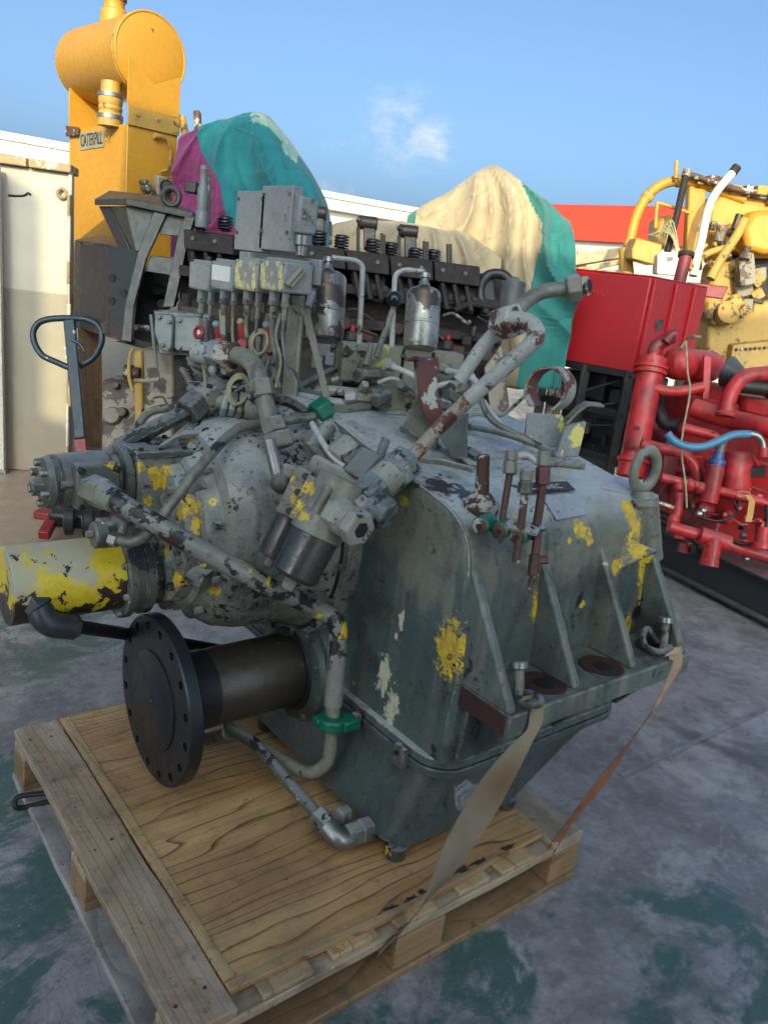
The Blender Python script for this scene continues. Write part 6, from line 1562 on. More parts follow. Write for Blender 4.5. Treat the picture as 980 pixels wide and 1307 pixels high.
def spring(px, py, o=.1, r=.040, n=4, pitch=.017):
    base = E_(px, py, o); pts = []
    for k in range(n * 14 + 1):
        a = 2 * pi * k / 14; pts.append(base + (CR * cos(a) + CF * sin(a)) * r + ZV * (pitch * k / 14))
    mb = MB(); mb.tube(pts, .0062, 6); s_ = build(mb, 'valve_spring', M_spring, eng)
    mb = MB(); mb.cyl(base - ZV * .01, base + ZV * (n * pitch + .004), r * .55, n=12); build(mb, 'valve_guide', M_iron, eng)
    mb = MB(); mb.cyl(base + ZV * (n * pitch), base + ZV * (n * pitch + .010), r * 1.02, r * .8, n=18); build(mb, 'spring_cap', M_spring, eng)
for (px, py) in ((256, 291), (287, 292), (350, 300), (407, 310), (435, 315), (475, 320), (498, 324), (529, 331), (552, 333)): spring(px, py + 2, .10 if px % 2 else .16)
def rocker(px, ytop, ybot):
    a, b = E_(px, ytop, .12), E_(px + 1, ybot, .12)
    beamv(a, b, .075, .05, M_rocker, 'rocker_stand', eng, CR, .006)
    q = E_(px - 8, ytop + 6, .12); mb = MB(); mb.cyl(q - CR * .03, q + CR * .09, .040, n=16, ch=.006); build(mb, 'rocker_boss', M_rocker, eng)
    mb = MB(); mb.tube([E_(px - 14, ytop + 12, .08), E_(px - 14, ybot + 6, .08)], .011, 8); build(mb, 'push_rod', M_rocker, eng)
    mb = MB(); mb.sphere(E_(px - 12, ytop + 3, .1), .022); build(mb, 'rocker_screw', M_rocker, eng)
rocker(406, 265, 312); rocker(471, 278, 318); rocker(523, 289, 330)
for (px, y0, y1) in ((487, 298, 326), (490, 300, 328), (541, 308, 334), (545, 309, 335), (571, 312, 340), (575, 312, 340), (422, 283, 312), (260, 222, 282), (267, 224, 285)):
    mb = MB(); mb.tube([E_(px, y0, .06), E_(px, y1, .06)], .009, 8); build(mb, 'push_rod', M_rocker, eng)
# injector at the left end
mb = MB(); mb.lathe(E_(257, 290, -.08), ZV, [(0, .035), (.08, .035), (.09, .028), (.20, .03), (.22, .02), (.29, .018), (.30, .022), (.32, .016)], 16); build(mb, 'injector', M_cover, eng)
mb = MB(); mb.box(E_(246, 240, -.05), (.07, .06, .10), orient(CR, ZV)); build(mb, 'injector_clamp', M_blk, eng, bevel=.008)
# side plugs, links and pipes seen below the heads
for (px, py) in ((449, 424), (570, 435), (623, 440)):
    q = E_(px, py + 10, -.03); mb = MB(); mb.cyl(q, q + ZV * .05, .034, n=16, ch=.004); n1 = build(mb, 'pump_barrel', M_rocker, eng)
    mb = MB(); mb.cyl(q + ZV * .05, q + ZV * .085, .016, n=12, ch=.003); build(mb, 'red_plug', M_redlever, n1 if False else eng)
for (px, py) in ((343, 412), (441, 413), (498, 424), (508, 420), (345, 440)):
    mb = MB(); q = E_(px, py, -.04); mb.lathe(q, -CF + CR * .3, [(-.02, .035), (0, .035), (.006, .028)], 14); build(mb, 'link_plate', M_oldrust, eng)
for pts, r in ((((430, 452), (470, 462), (560, 458), (640, 470)), .012), (((385, 430), (470, 440), (600, 452)), .014), (((580, 396), (600, 388), (625, 392)), .02)):
    mb = MB(); mb.tube(spline([E_(x, y, -.02) for x, y in pts], 5), r, 8); build(mb, 'fuel_pipe', M_iron, eng)
# dark bent manifold at the right end
mb = MB(); mb.tube(spline([E_(618, 400, .05), E_(612, 370, .05), E_(622, 352, .05), E_(640, 350, .02), E_(652, 360, 0)], 5), .032, 12); build(mb, 'bent_pipe', M_blk, eng)
epoly([(606, 350), (630, 350), (634, 405), (612, 404)], CF * .1, 'end_plate', M_blk, .008, .06)
epoly([(618, 470), (640, 440), (650, 520), (628, 540)], CF * .06, 'end_plate', M_beige, .008, -.1)

# ---------------------------------------------------------------- tarpaulins
def drape(name, ridge, bottom, mats, pick, fwd, back, label, seed, nu=240, nv=64, foldc=None, fold=.035):
    """cloth hung over a ridge: ridge [(px, py, depth)], bottom py by px, front bulges towards the viewer"""
    R = spline([ad(*q) for q in ridge], 10); px_ = spline([V(q[0], q[1], 0) for q in ridge], 10)
    L = [0]
    for i in range(1, len(R)): L.append(L[-1] + (px_[i] - px_[i - 1]).length)
    def at_(t):
        s_ = t * L[-1]
        for i in range(1, len(L)):
            if L[i] >= s_: k = (s_ - L[i - 1]) / (L[i] - L[i - 1] + 1e-9); return R[i - 1].lerp(R[i], k), px_[i - 1].lerp(px_[i], k)
        return R[-1], px_[-1]
    bm = bmesh.new(); G_ = []
    ctr = ad(*foldc)
    for iu in range(nu + 1):
        t = iu / nu; P, q = at_(t); row = []
        zb_ = ad(q.x, bottom(q.x), dep(P)).z
        for iv in range(-nv // 2, nv + 1):
            v = abs(iv) / nv if iv >= 0 else abs(iv) / (nv / 2)
            w = sqrt(max(0, 1 - (1 - min(1, v * 2.2)) ** 2))
            drop = (P.z - zb_) * (v ** 1.15)
            out = (fwd if iv >= 0 else -back) * w * (0.25 + .75 * sin(pi * min(max(t, .08), .92)))
            p = P - CF * out - ZV * drop
            d = (p - ctr); ang = math.atan2(d.dot(CR), -d.z + .15); rad = d.length
            a2 = ang + noise.noise(p * 1.6 + V(0, 0, seed)) * .35
            fo = ((1 - abs(sin(a2 * 6.5 + seed)) ** .7) * 1.1 - .5 + (1 - abs(sin(a2 * 13 + seed * 2.1)) ** .8) * .6) * fold * min(1, rad * 2.2)
            fo += noise.noise(p * 3.0 + V(seed, 0, 0)) * .03 + noise.noise(p * 9 + V(0, seed, 0)) * .010
            p = p - CF * fo * (1 if iv >= 0 else -1) + ZV * (noise.noise(V(t * 9, seed, 1)) * .012 if iv == 0 else 0)
            row.append(bm.verts.new(p))
        G_.append(row)
    for iu in range(nu):
        for k in range(len(G_[0]) - 1):
            f_ = bm.faces.new((G_[iu][k], G_[iu + 1][k], G_[iu + 1][k + 1], G_[iu][k + 1]))
            f_.material_index = pick(iu / nu, (k - nv // 2) / nv, f_.calc_center_median())
    mb = MB(); mb.bm.free(); mb.bm = bm
    o = build(mb, name, mats, angle=70); sd = o.modifiers.new('thick', 'SOLIDIFY'); sd.thickness = .004
    tag(o, label, 'tarpaulin'); return o
def pick1(t, v, p):
    n_ = noise.noise(p * 4) * .05
    q = t + n_ * .6
    if v >= -.05 and q < .06 + max(v, 0) * .30: return 1
    if v < .10 + noise.noise(p * 7) * .10 and .33 < q < .60: return 2
    return 0
drape('tarpaulin', [(233, 172, 5.5), (246, 166, 5.45), (264, 158, 5.4), (278, 155, 5.4), (296, 152, 5.4), (318, 146, 5.4), (338, 147, 5.4), (352, 158, 5.4), (376, 188, 5.4), (402, 228, 5.4), (418, 265, 5.4), (424, 318, 5.4)],
      lambda x: 330 if x < 330 else 345, [M_teal, M_magenta, M_tealpale], pick1, .42, .4, 'turquoise and magenta cloth draped in a hump over the old engine', 1.0, foldc=(322, 140, 5.3), fold=.05)
def pick2(t, v, p):
    if v < -.03 and t < .9: return 0
    if t > .37 + .085 * min(1, max(v, 0) * 5) + noise.noise(p * 3) * .008: return 1
    if t < .03: return 1
    return 0
drape('tarpaulin', [(520, 276, 5.75), (546, 258, 5.7), (573, 243, 5.7), (600, 224, 5.7), (617, 214, 5.7), (628, 211, 5.7), (638, 214, 5.7), (660, 230, 5.7), (692, 255, 5.7), (716, 276, 5.7), (725, 288, 5.7), (727, 330, 5.7), (722, 400, 5.7), (704, 462, 5.7)],
      lambda x: 496, [M_cream, M_tealgreen], pick2, .50, .5, 'cream tarpaulin with teal edge rising to a peak like a tent', 2.4, foldc=(627, 205, 5.6), fold=.085)
drape('tarpaulin', [(420, 290, 5.35), (432, 283, 5.3), (470, 281, 5.3), (520, 284, 5.3), (560, 292, 5.3), (600, 300, 5.35), (640, 330, 5.4)],
      lambda x: 440, [M_cream], lambda t, v, p: 0, .25, .3, 'low crumpled cream cloth over the right half of the old engine', 4.1, foldc=(560, 250, 5.2), fold=.06)

# ---------------------------------------------------------------- pallet truck on the left
jk = thing('pallet_truck', tuple(az(85, 690, 0)), 'hand pallet truck with blue looped handle and red base at the left', 'pallet truck')
JD = 4.75
beamv(ad(89, 408, JD), ad(103, 560, JD - .1), .068, .03, M_blue, 'handle_shaft', jk, CR, .008)
beamv(ad(103, 560, JD - .1), ad(112, 650, JD - .15), .075, .034, M_jackred, 'handle_base', jk, CR, .008)
mb = MB(); mb.tube(spline([ad(90, 470, JD), ad(72, 462, JD), ad(54, 453, JD), ad(44, 436, JD), ad(44, 420, JD), ad(56, 409, JD), ad(84, 406, JD), ad(112, 408, JD), ad(127, 418, JD), ad(130, 436, JD), ad(120, 456, JD), ad(104, 466, JD), ad(92, 472, JD)], 6), .019, 12); build(mb, 'handle_loop', M_blue, jk)
mb = MB(); mb.tube(spline([ad(93, 434, JD - .03), ad(103, 440, JD - .03), ad(109, 450, JD - .03)], 4), [.013, .007], 8); build(mb, 'release_lever', M_blue, jk)
for (px, py) in ((84, 445), (90, 475), (86, 455)):
    mb = MB(); q = ad(px, py, JD - .022); mb.cyl(q, q + _f * .01, .012, n=10); build(mb, 'rivet', M_steel, jk)
g0 = az(92, 684, .10)
beamv(ad(77, 646, 4.6), ad(56, 684, 4.35), .05, .06, M_jackred, 'fork_frame', jk, ZV, .006)
beamv(ad(110, 640, 4.6), ad(96, 668, 4.45), .30, .10, M_blk, 'pump_body', jk, CR, .02)
for (px, py) in ((88, 664), (112, 668)):
    q = ad(px, py, 4.42); mb = MB(); mb.lathe(q - CR * .03, CR + CF * .4, [(0, .06), (.008, .085), (.05, .085), (.058, .06)], 24); wh_ = build(mb, 'wheel', M_black, jk)
    mb = MB(); mb.lathe(q - CR * .034, CR + CF * .4, [(0, .03), (.064, .03)], 14); build(mb, 'hub', M_partdark, jk)
for k, off in enumerate((-.19, .19)):
    q0 = ad(100, 690, 4.6) + CR * off; q0.z = .12; mb = MB(); mb.prism([q0 - CR * .075, q0 + CR * .075, q0 + CR * .06 + CF * 1.1, q0 - CR * .06 + CF * 1.1], ZV * -.05); build(mb, 'fork', M_jackred, jk, bevel=.01)

# ---------------------------------------------------------------- red cabinet on its black stand
cab = thing('red_cabinet', tuple(V(ad(806, 560, 5.2).x, ad(806, 560, 5.2).y, 0)), 'plain red steel cabinet with faded lettering, on a black frame', 'cabinet')
a_ = radians(40); KL = -CR * cos(a_) + CF * sin(a_); KR = CR * sin(a_) + CF * cos(a_)
C0 = ad(831, 354, 5.2); zc = ad(806, 478, 5.2).z - C0.z
wl_ = .70; wr_ = 1.02
lean = (ad(806, 478, 5.2) - C0)
Wp = lambda s, t, z: C0 + KL * s + KR * t + ZV * z
mb = MB(); mb.prism([Wp(0, 0, 0), Wp(wl_, 0, 0), Wp(wl_, wr_, 0), Wp(0, wr_, 0)], ZV * zc); build(mb, 'cabinet_body', M_redflat, cab, bevel=.008)
mb = MB(); mb.prism([Wp(-.012, .06, -.01), Wp(-.012, .34, -.01), Wp(-.012, .34, zc + .01), Wp(-.012, .06, zc + .01)], -KL * .004); 
for t0 in (.035, .40, .74):
    mb = MB(); mb.prism([Wp(-.001, t0, -.008), Wp(-.001, t0 + .055, -.008), Wp(-.001, t0 + .055, zc + .01), Wp(-.001, t0, zc + .01)], -KL * .02); build(mb, 'door_rib', M_redflat, cab, bevel=.004)
mb = MB(); mb.prism([Wp(.002, .002, .001), Wp(wl_ - .002, .002, .001), Wp(wl_ - .002, wr_ - .002, .001), Wp(.002, wr_ - .002, .001)], ZV * .010); build(mb, 'cabinet_lid', M_redflat, cab, bevel=.004)
mb = MB(); q = Wp(-.003, .22, zc * .42); mb.prism([q, q + KR * .10, q + KR * .10 - ZV * .07, q - ZV * .07], -KL * .004); build(mb, 'label_plate', M_partdark, cab)
fo = Wp(.40, -.002, -.17); text_mesh('VOLVO', .075, .0004, fo - KL * .0 , -KL, ZV, 'faded_lettering', plain('faded_letter', (0.42, 0.12, 0.03), .6), cab, 1.1) if False else None
M_fade = plain('faded_letter', (0.40, 0.032, 0.022), .6, 0, .4, 60)
for k in range(5):
    q = Wp(.46 - k * .052, -.0012, -.135); mb = MB()
    if k % 2: mb.torus(q - ZV * .0, KR, .018, .0035, 14, 5)
    else: mb.tube([q + KL * .018 + ZV * .02, q - ZV * .02, q - KL * .018 + ZV * .02], .0035, 5)
    build(mb, 'faded_lettering', M_fade, cab)
for (s, t) in ((.03, .03), (.68, .03), (.03, .95), (.68, .95), (.36, .03)):
    q = Wp(s, t, zc - .005); beamv(q, V(q.x, q.y, 0.0), .06, .06, M_blk, 'stand_leg', cab, CR, .004)
for z in (-.02, -.30, -.62):
    beamv(Wp(0, .03, zc + z), Wp(wl_, .03, zc + z), .05, .05, M_blk, 'stand_rail', cab, ZV, .004); beamv(Wp(.03, 0, zc + z), Wp(.03, wr_, zc + z), .05, .05, M_blk, 'stand_rail', cab, ZV, .004)
mb = MB(); mb.prism([Wp(.05, .30, zc - .06), Wp(.64, .30, zc - .06), Wp(.64, .30, -1.65 + .3), Wp(.05, .30, -1.65 + .3)], KR * .5); mach = build(mb, 'dark_machine_case', M_skid, cab, bevel=.02)
for i, (s, z, w, h2) in enumerate(((.15, -.20, .14, .12), (.36, -.16, .2, .2), (.55, -.22, .12, .3), (.20, -.46, .2, .14), (.46, -.5, .2, .16), (.3, -.7, .3, .12), (.58, -.72, .1, .2))):
    mb = MB(); mb.box(Wp(s, .24, zc + z), (w, .12, h2), Matrix((KL, KR, ZV)).transposed()); build(mb, 'dark_component', (M_blk, M_skid, M_partdark)[i % 3], cab, bevel=.015)
for k in range(8):
    q = Wp(.1 + .07 * k, .14, zc - .5 - .06 * (k % 3)); mb = MB(); mb.cyl(q, q + ZV * (.05 + .03 * (k % 2)), .022, n=10, ch=.003); build(mb, 'plug', (M_steel, M_blk)[k % 3 > 0], cab)
for k in range(3):
    mb = MB(); mb.tube(spline([Wp(.64 - .1 * k, .10, zc - .12 - .1 * k), Wp(.4, .02 + .02 * k, zc - .2 - .12 * k), Wp(.12, .10, zc - .08 - .16 * k)], 6), .010, 8); build(mb, 'cable', M_blk, cab)
# rusty grey stand post at the left of the cabinet
for k, (px, y0, y1) in enumerate(((716, 462, 560), (706, 470, 560))):
    beamv(ad(px, y0, 5.9), ad(px - 10, y1, 5.9), .05, .05, M_beige, 'stand_leg', cab, CR, .004)
# stack at the back of the cabinet
mb = MB(); mb.cyl(ad(866, 362, 5.7), ad(875, 326, 5.7), .045, n=16); st_ = build(mb, 'exhaust_stack', M_redmatte, cab)
mb = MB(); mb.cyl(ad(874.5, 328, 5.7), ad(875.5, 323, 5.7), .058, n=16); build(mb, 'stack_rim', M_iron, cab)

# ---------------------------------------------------------------- red engine on its black skid
re_ = thing('red_engine', tuple(V(ad(900, 690, 4.9).x, ad(900, 690, 4.9).y, 0)), 'bright red engine with pipes and blue hose on a black steel skid', 'engine')
def RP(px, py, d=4.9): return ad(px, py, d)
def rpipe(pts, r, mat=M_red, name='pipe', d=4.85, sm=True):
    P = [ad(p[0], p[1], p[2] if len(p) > 2 else d) for p in pts]; mb = MB(); mb.tube(spline(P, 6) if sm else fillet(P, .05), r, 14); return build(mb, name, mat, re_)
# skid beam
s0, s1 = ad(836, 708, 5.35), ad(1060, 816, 4.15)
def skp(px, py, d): return ad(px, py, d)
top_ = [ad(833, 672, 5.30), ad(1040, 748, 4.25)]
b_ = [V(p.x, p.y, 0.03) for p in top_]
sd_ = (b_[1] - b_[0]).normalized(); sn_ = sd_.cross(ZV); sn_ = -sn_ if sn_.dot(CF) > 0 else sn_
zt_ = top_[0].z
mb = MB(); mb.prism([b_[0], b_[1], b_[1] + ZV * (zt_ - .03), b_[0] + ZV * (zt_ - .03)], -sn_ * .05); build(mb, 'skid_beam', M_skid, re_, bevel=.006)
for z in (.03, zt_):
    mb = MB(); a, b = V(b_[0].x, b_[0].y, z) + sn_ * .06, V(b_[1].x, b_[1].y, z) + sn_ * .06; mb.prism([a, b, b + ZV * .016, a + ZV * .016], -sn_ * .17); build(mb, 'beam_flange', M_skid, re_, bevel=.003)
mb = MB(); a, b = V(b_[0].x, b_[0].y, zt_ - .02), V(b_[1].x, b_[1].y, zt_ - .02); mb.prism([a - sn_ * .12, b - sn_ * .12, b - sn_ * 1.2, a - sn_ * 1.2], ZV * .02); build(mb, 'skid_deck', M_skid, re_)
mb = MB(); mb.prism([b_[0], b_[0] - sn_ * 1.3, b_[0] - sn_ * 1.3 + ZV * (zt_ - .04), b_[0] + ZV * (zt_ - .04)], sd_ * .05); build(mb, 'skid_beam', M_skid, re_, bevel=.006)
# engine block
def rpoly(pts, vec, name, mat=M_red, bev=.012, d=5.0):
    mb = MB(); mb.prism([ad(p[0], p[1], p[2] if len(p) > 2 else d) for p in pts], vec); return build(mb, name, mat, re_, bevel=bev)
rpoly([(856, 560, 5.2), (1010, 600, 4.7), (1010, 724, 4.7), (850, 676, 5.2)], CF * .6, 'engine_block')
rpoly([(880, 505, 5.15), (1010, 528, 4.75), (1010, 602, 4.75), (866, 566, 5.2)], CF * .5, 'cylinder_block', M_red)
rpoly([(893, 490, 5.15), (945, 497, 4.95), (945, 520, 4.95), (890, 512, 5.15)], CF * .35, 'valve_cover', M_red, .03)
rpoly([(948, 505, 4.9), (1010, 515, 4.7), (1010, 545, 4.7), (946, 528, 4.9)], CF * .35, 'valve_cover', M_red, .03)
rpoly([(848, 560, 5.1), (866, 556, 5.1), (868, 600, 5.1), (840, 640, 5.1)], CF * .3, 'front_cover', M_redmatte, .02)
for k in range(9):
    q = ad(878 + k * 13, 578 + k * 5 + (k % 3) * 22, 4.92 - k * .04); mb = MB(); mb.nut(q, q + _f * .04, .022); build(mb, 'bolt', M_red, re_)
for (px, py, r) in ((950, 622, .06), (972, 655, .05), (902, 650, .05), (880, 620, .06), (930, 660, .04)):
    q = ad(px, py, 4.85); mb = MB(); mb.lathe(q, _f, [(0, r * .7), (.008, r), (.10, r)], 20); build(mb, 'block_boss', M_red, re_)
# exhaust manifold and elbows
rpipe([(884, 520, 4.95), (905, 527, 4.9), (940, 537, 4.8), (985, 548, 4.6), (1030, 560, 4.5)], .060, M_red, 'manifold')
rpipe([(925, 528, 4.78), (930, 508, 4.78), (938, 492, 4.78), (953, 480, 4.78), (985, 477, 4.78), (1010, 480, 4.75)], .046, M_red, 'elbow_pipe')
mb = MB(); mb.lathe(ad(925, 532, 4.78), ad(930, 508, 4.78) - ad(925, 532, 4.78), [(0, .06), (.015, .064), (.03, .05), (.06, .05)], 20); build(mb, 'pipe_flange', M_red, re_)
# heat exchanger column
a, b = ad(808, 585, 4.95), ad(830, 472, 4.95)
L = (b - a).length; mb = MB(); mb.lathe(a, b - a, [(-.12, .075), (-.115, .086), (-.03, .086), (-.025, .10), (0.0, .10), (.004, .083), (L - .03, .083), (L - .028, .102), (L - .008, .102), (L - .004, .09), (L + .002, .09), (L + .006, .102), (L + .026, .102), (L + .030, .088), (L + .075, .086), (L + .085, .04), (L + .13, .038)], 32); hx = build(mb, 'heat_exchanger', M_red, re_, angle=30)
rpipe([(833, 452), (835, 444), (842, 438), (858, 430)], .040, M_redmatte, 'top_elbow', 4.95)
rpipe([(848, 437), (858, 426), (862, 428)], .028, M_redmatte, 'top_elbow', 4.9)
for k in range(2):
    q = ad(812 - k * 6, 545 + k * 26, 4.86); mb = MB(); mb.box(q, (.035, .01, .03), orient(CR, ZV)); build(mb, 'clip', M_redmatte, re_)
# expansion tank
a, b = ad(862, 464, 5.05), ad(905, 468, 5.25)
L = (b - a).length; mb = MB(); mb.lathe(a, b - a, [(-.07, .03), (-.06, .06), (-.03, .09), (.0, .102), (L, .102), (L + .03, .09), (L + .06, .05)], 30); build(mb, 'expansion_tank', M_red, re_, angle=50)
rpipe([(868, 445, 4.95), (876, 434, 4.95), (884, 430, 4.98), (893, 430, 5.0)], .010, M_beige, 'tank_pipe')
rpoly([(898, 454, 4.95), (908, 454, 4.95), (905, 510, 4.95), (896, 510, 4.95)], CF * .03, 'tank_stand', M_red, .004)
# pipes on the near side
rpipe([(832, 495), (850, 499), (870, 499), (896, 494)], .033, M_red, 'cooling_pipe', 4.9)
rpipe([(818, 566), (845, 573), (868, 578), (884, 592), (890, 612), (890, 640)], .034, M_red, 'cooling_pipe', 4.75)
rpipe([(868, 545), (890, 551), (908, 556), (922, 566)], .030, M_red, 'cooling_pipe', 4.78)
rpipe([(843, 609), (880, 618), (940, 632), (990, 646), (1030, 660)], .027, M_red, 'long_pipe', 4.65)
rpipe([(866, 618), (864, 650), (858, 668)], .030, M_red, 'cooling_pipe', 4.66)
for (px, py) in ((866, 622), (859, 664), (880, 619), (893, 623)):
    mb = MB(); q = ad(px, py, 4.65); mb.sphere(q, .038, 14); build(mb, 'pipe_joint', M_red, re_)
rpipe([(853, 671), (875, 678), (902, 686), (935, 697), (985, 713), (1030, 728)], .034, M_red, 'long_pipe', 4.55)
mb = MB(); mb.lathe(ad(911, 686, 4.5), ad(904, 722, 4.5) - ad(911, 686, 4.5), [(0, .04), (.01, .048), (.13, .048), (.133, .052), (.165, .052)], 22); build(mb, 'down_pipe', M_red, re_)
mb = MB(); mb.lathe(ad(893, 682, 4.52), ad(930, 694, 4.5) - ad(893, 682, 4.52), [(0, .046), (.17, .046)], 18); build(mb, 'tee_piece', M_red, re_)
rpipe([(913, 682), (914, 673)], .012, M_redmatte, 'drain_cock', 4.5); mb = MB(); mb.sphere(ad(915, 671, 4.5), .018); build(mb, 'cock_handle', M_redmatte, re_)
mb = MB(); mb.lathe(ad(970, 700, 4.45), ad(974, 672, 4.45) - ad(970, 700, 4.45), [(0, .06), (.03, .06), (.035, .04), (.12, .04)], 20); build(mb, 'valve_body', M_red, re_)
# filters
mb = MB(); a, b = ad(935, 628, 4.7), ad(942, 577, 4.7); L = (b - a).length; mb.lathe(a, b - a, [(-.05, .03), (-.01, .045), (0, .075), (.03, .085), (L - .03, .085), (L - .01, .075), (L, .05)], 26); build(mb, 'fuel_filter', M_red, re_, angle=40)
mb = MB(); a, b = ad(903, 642, 4.65), ad(913, 596, 4.65); L = (b - a).length; mb.lathe(a, b - a, [(0, .05), (.01, .053), (L, .053), (L + .005, .045)], 24); build(mb, 'oil_filter', M_red, re_, angle=40)
M_bluesil = plain('blue_collar', (0.03, 0.07, 0.22), .35, 0, .2, 20)
mb = MB(); a, b = ad(913, 597, 4.65), ad(917, 578, 4.65); mb.lathe(a, b - a, [(0, .046), (.02, .046), (.022, .05), (.045, .05), (.05, .036), (.09, .034)], 24); build(mb, 'filter_collar', M_bluesil, re_, angle=40)
rpipe([(917, 580), (920, 568), (922, 560)], .026, M_cover, 'hose_end', 4.66)
# blue hose, black hoses, wire, tag
rpipe([(851, 553), (860, 563), (877, 570), (897, 570), (918, 562), (936, 555), (956, 554)], .024, M_hoseblue, 'blue_hose', 4.55)
rpipe([(954, 553), (966, 556), (972, 564), (974, 574)], .020, M_steel, 'hose_end', 4.55)
rpipe([(974, 572), (974, 584)], .030, M_red, 'pipe_joint', 4.55, False)
rpipe([(838, 505, 5.1), (840, 525, 5.0), (850, 541, 4.95), (866, 543, 4.9)], .042, M_black, 'black_hose')
rpipe([(978, 645, 4.5), (978, 670, 4.45), (968, 690, 4.45), (945, 694, 4.5), (920, 685, 4.55), (890, 690, 4.6)], .012, M_black, 'cable')
rpipe([(880, 640, 4.7), (885, 655, 4.65), (915, 665, 4.62), (940, 655, 4.6), (936, 640, 4.6)], .008, M_black, 'cable')
rpipe([(875, 436, 4.8), (877, 475, 4.75), (880, 500, 4.72), (872, 545, 4.7), (869, 575, 4.65), (874, 615, 4.6), (876, 648, 4.58)], .006, M_wirey, 'wire')
rpipe([(836, 641), (848, 644), (859, 648)], .011, M_boxyel, 'dip_stick', 4.62)
mb = MB(); mb.strip([ad(954, 632, 4.5), ad(959, 640, 4.5), ad(957, 655, 4.5), ad(954, 666, 4.5)], CR * .018, .003); build(mb, 'yellow_tag', M_caty, re_)
mb = MB(); mb.torus(ad(948, 631, 4.52), CF + ZV * .4, .04, .004, 18, 6, .5); build(mb, 'tag_wire', M_wirey, re_)
for (px, py) in ((893, 651), (888, 655), (944, 683), (948, 712)):
    mb = MB(); q = ad(px, py, 4.6); mb.cyl(q, q + CR * .03, .022, n=12, ch=.004); build(mb, 'hose_clip', M_steel, re_)
mb = MB(); mb.lathe(ad(927, 474, 5.0), ad(975, 490, 4.85) - ad(927, 474, 5.0), [(0, .10), (.01, .10), (.10, .05), (.24, .045)], 22); build(mb, 'air_funnel', M_skid, re_)
mb = MB(); mb.lathe(ad(945, 492, 4.8), CR, [(0, .045), (.15, .045), (.17, .06), (.4, .06)], 20); build(mb, 'air_hose', M_black, re_)
for k in range(3):
    rpipe([(838, 652 + k * 7, 5.1), (856, 658 + k * 7, 5.0)], .011, M_iron, 'hose', 5.0)

# ---------------------------------------------------------------- yellow engine at the back right
ye = thing('yellow_engine', tuple(V(ad(920, 470, 7.2).x, ad(920, 470, 7.2).y, 0)), 'big weathered yellow engine with looping pipe and white exhaust pipe at the right', 'engine')
YD = 7.2
def ypipe(pts, r, mat=M_catb, name='pipe', d=YD, sm=True):
    P = [ad(p[0], p[1], p[2] if len(p) > 2 else d) for p in pts]; mb = MB(); mb.tube(spline(P, 6) if sm else P, r, 12); return build(mb, name, mat, ye)
def ypoly(pts, vec, name, mat=M_catb, bev=.015, d=YD):
    mb = MB(); mb.prism([ad(p[0], p[1], p[2] if len(p) > 2 else d) for p in pts], vec); return build(mb, name, mat, ye, bevel=bev)
ypipe([(800, 335), (803, 312), (811, 278), (826, 250), (848, 234), (878, 231), (902, 237), (925, 246), (950, 255)], .045, M_caty, 'loop_pipe')
for (px, py) in ((803, 312), (826, 251), (866, 231)):
    mb = MB(); mb.sphere(ad(px, py, YD), .058, 14); build(mb, 'pipe_coupling', M_catb, ye)
ypipe([(797, 318), (801, 360)], .06, M_catc, 'pipe_stand', sm=False)
ypipe([(851, 322), (862, 280), (871, 240), (876, 219)], .030, M_iron, 'dark_rod', 7.0)
mb = MB(); mb.cyl(ad(874, 226, 7.0), ad(877, 217, 7.0), .038, n=12); build(mb, 'rod_end', M_beige, ye)
ypoly([(880, 224), (902, 226), (896, 345), (874, 345)], CF * .12, 'column', M_caty)
ypipe([(884, 352), (889, 330), (895, 305), (903, 268), (914, 245), (938, 216)], .036, M_white, 'white_pipe', 6.9)
mb = MB(); mb.cyl(ad(934, 221, 6.9), ad(940, 213, 6.9), .040, n=14); build(mb, 'pipe_end', M_iron, ye)
ypoly([(906, 262), (918, 248), (958, 250), (1010, 258), (1010, 330), (950, 330), (938, 318), (905, 330)], CF * .7, 'engine_body', M_caty, .03)
ypoly([(948, 290, 7.0), (962, 268, 7.0), (1010, 268, 7.0), (1010, 322, 7.0), (975, 325, 7.0), (952, 318, 7.0)], CF * .4, 'front_cover', M_caty, .05)
ypoly([(806, 318), (812, 303), (845, 312), (842, 335), (834, 338), (806, 330)], CF * .25, 'yellow_box', M_caty, .012, 6.9)
ypoly([(839, 325), (845, 321), (869, 323), (866, 352), (838, 350)], CF * .15, 'white_box', M_white, .012, 6.8)
ypoly([(851, 328), (858, 328), (858, 332), (851, 332)], CF * -.004, 'box_label', M_partdark, .0, 6.79)
ypoly([(838, 280), (858, 272), (866, 286), (856, 318), (836, 315)], CF * .3, 'end_housing', M_catb, .04, 7.3)
ypipe([(836, 292), (838, 264), (842, 260), (880, 272)], .016, M_caty, 'hand_rail', 7.15)
ypipe([(872, 222), (890, 226), (920, 236), (950, 244), (1010, 252)], .026, M_rustbar, 'top_rail', 7.1)
ypipe([(862, 228), (863, 206)], .018, M_caty, 'stick', 7.1, False)
for k in range(7):
    q = ad(893 + k * 15, 230 + k * 4 - (k % 3) * 3, 7.15); mb = MB(); mb.box(q, (.06 + .04 * (k % 2), .08, .08 + .05 * (k % 3)), orient(CR, ZV)); build(mb, 'top_fitting', (M_catb, M_rustbar, M_caty)[k % 3], ye, bevel=.01)
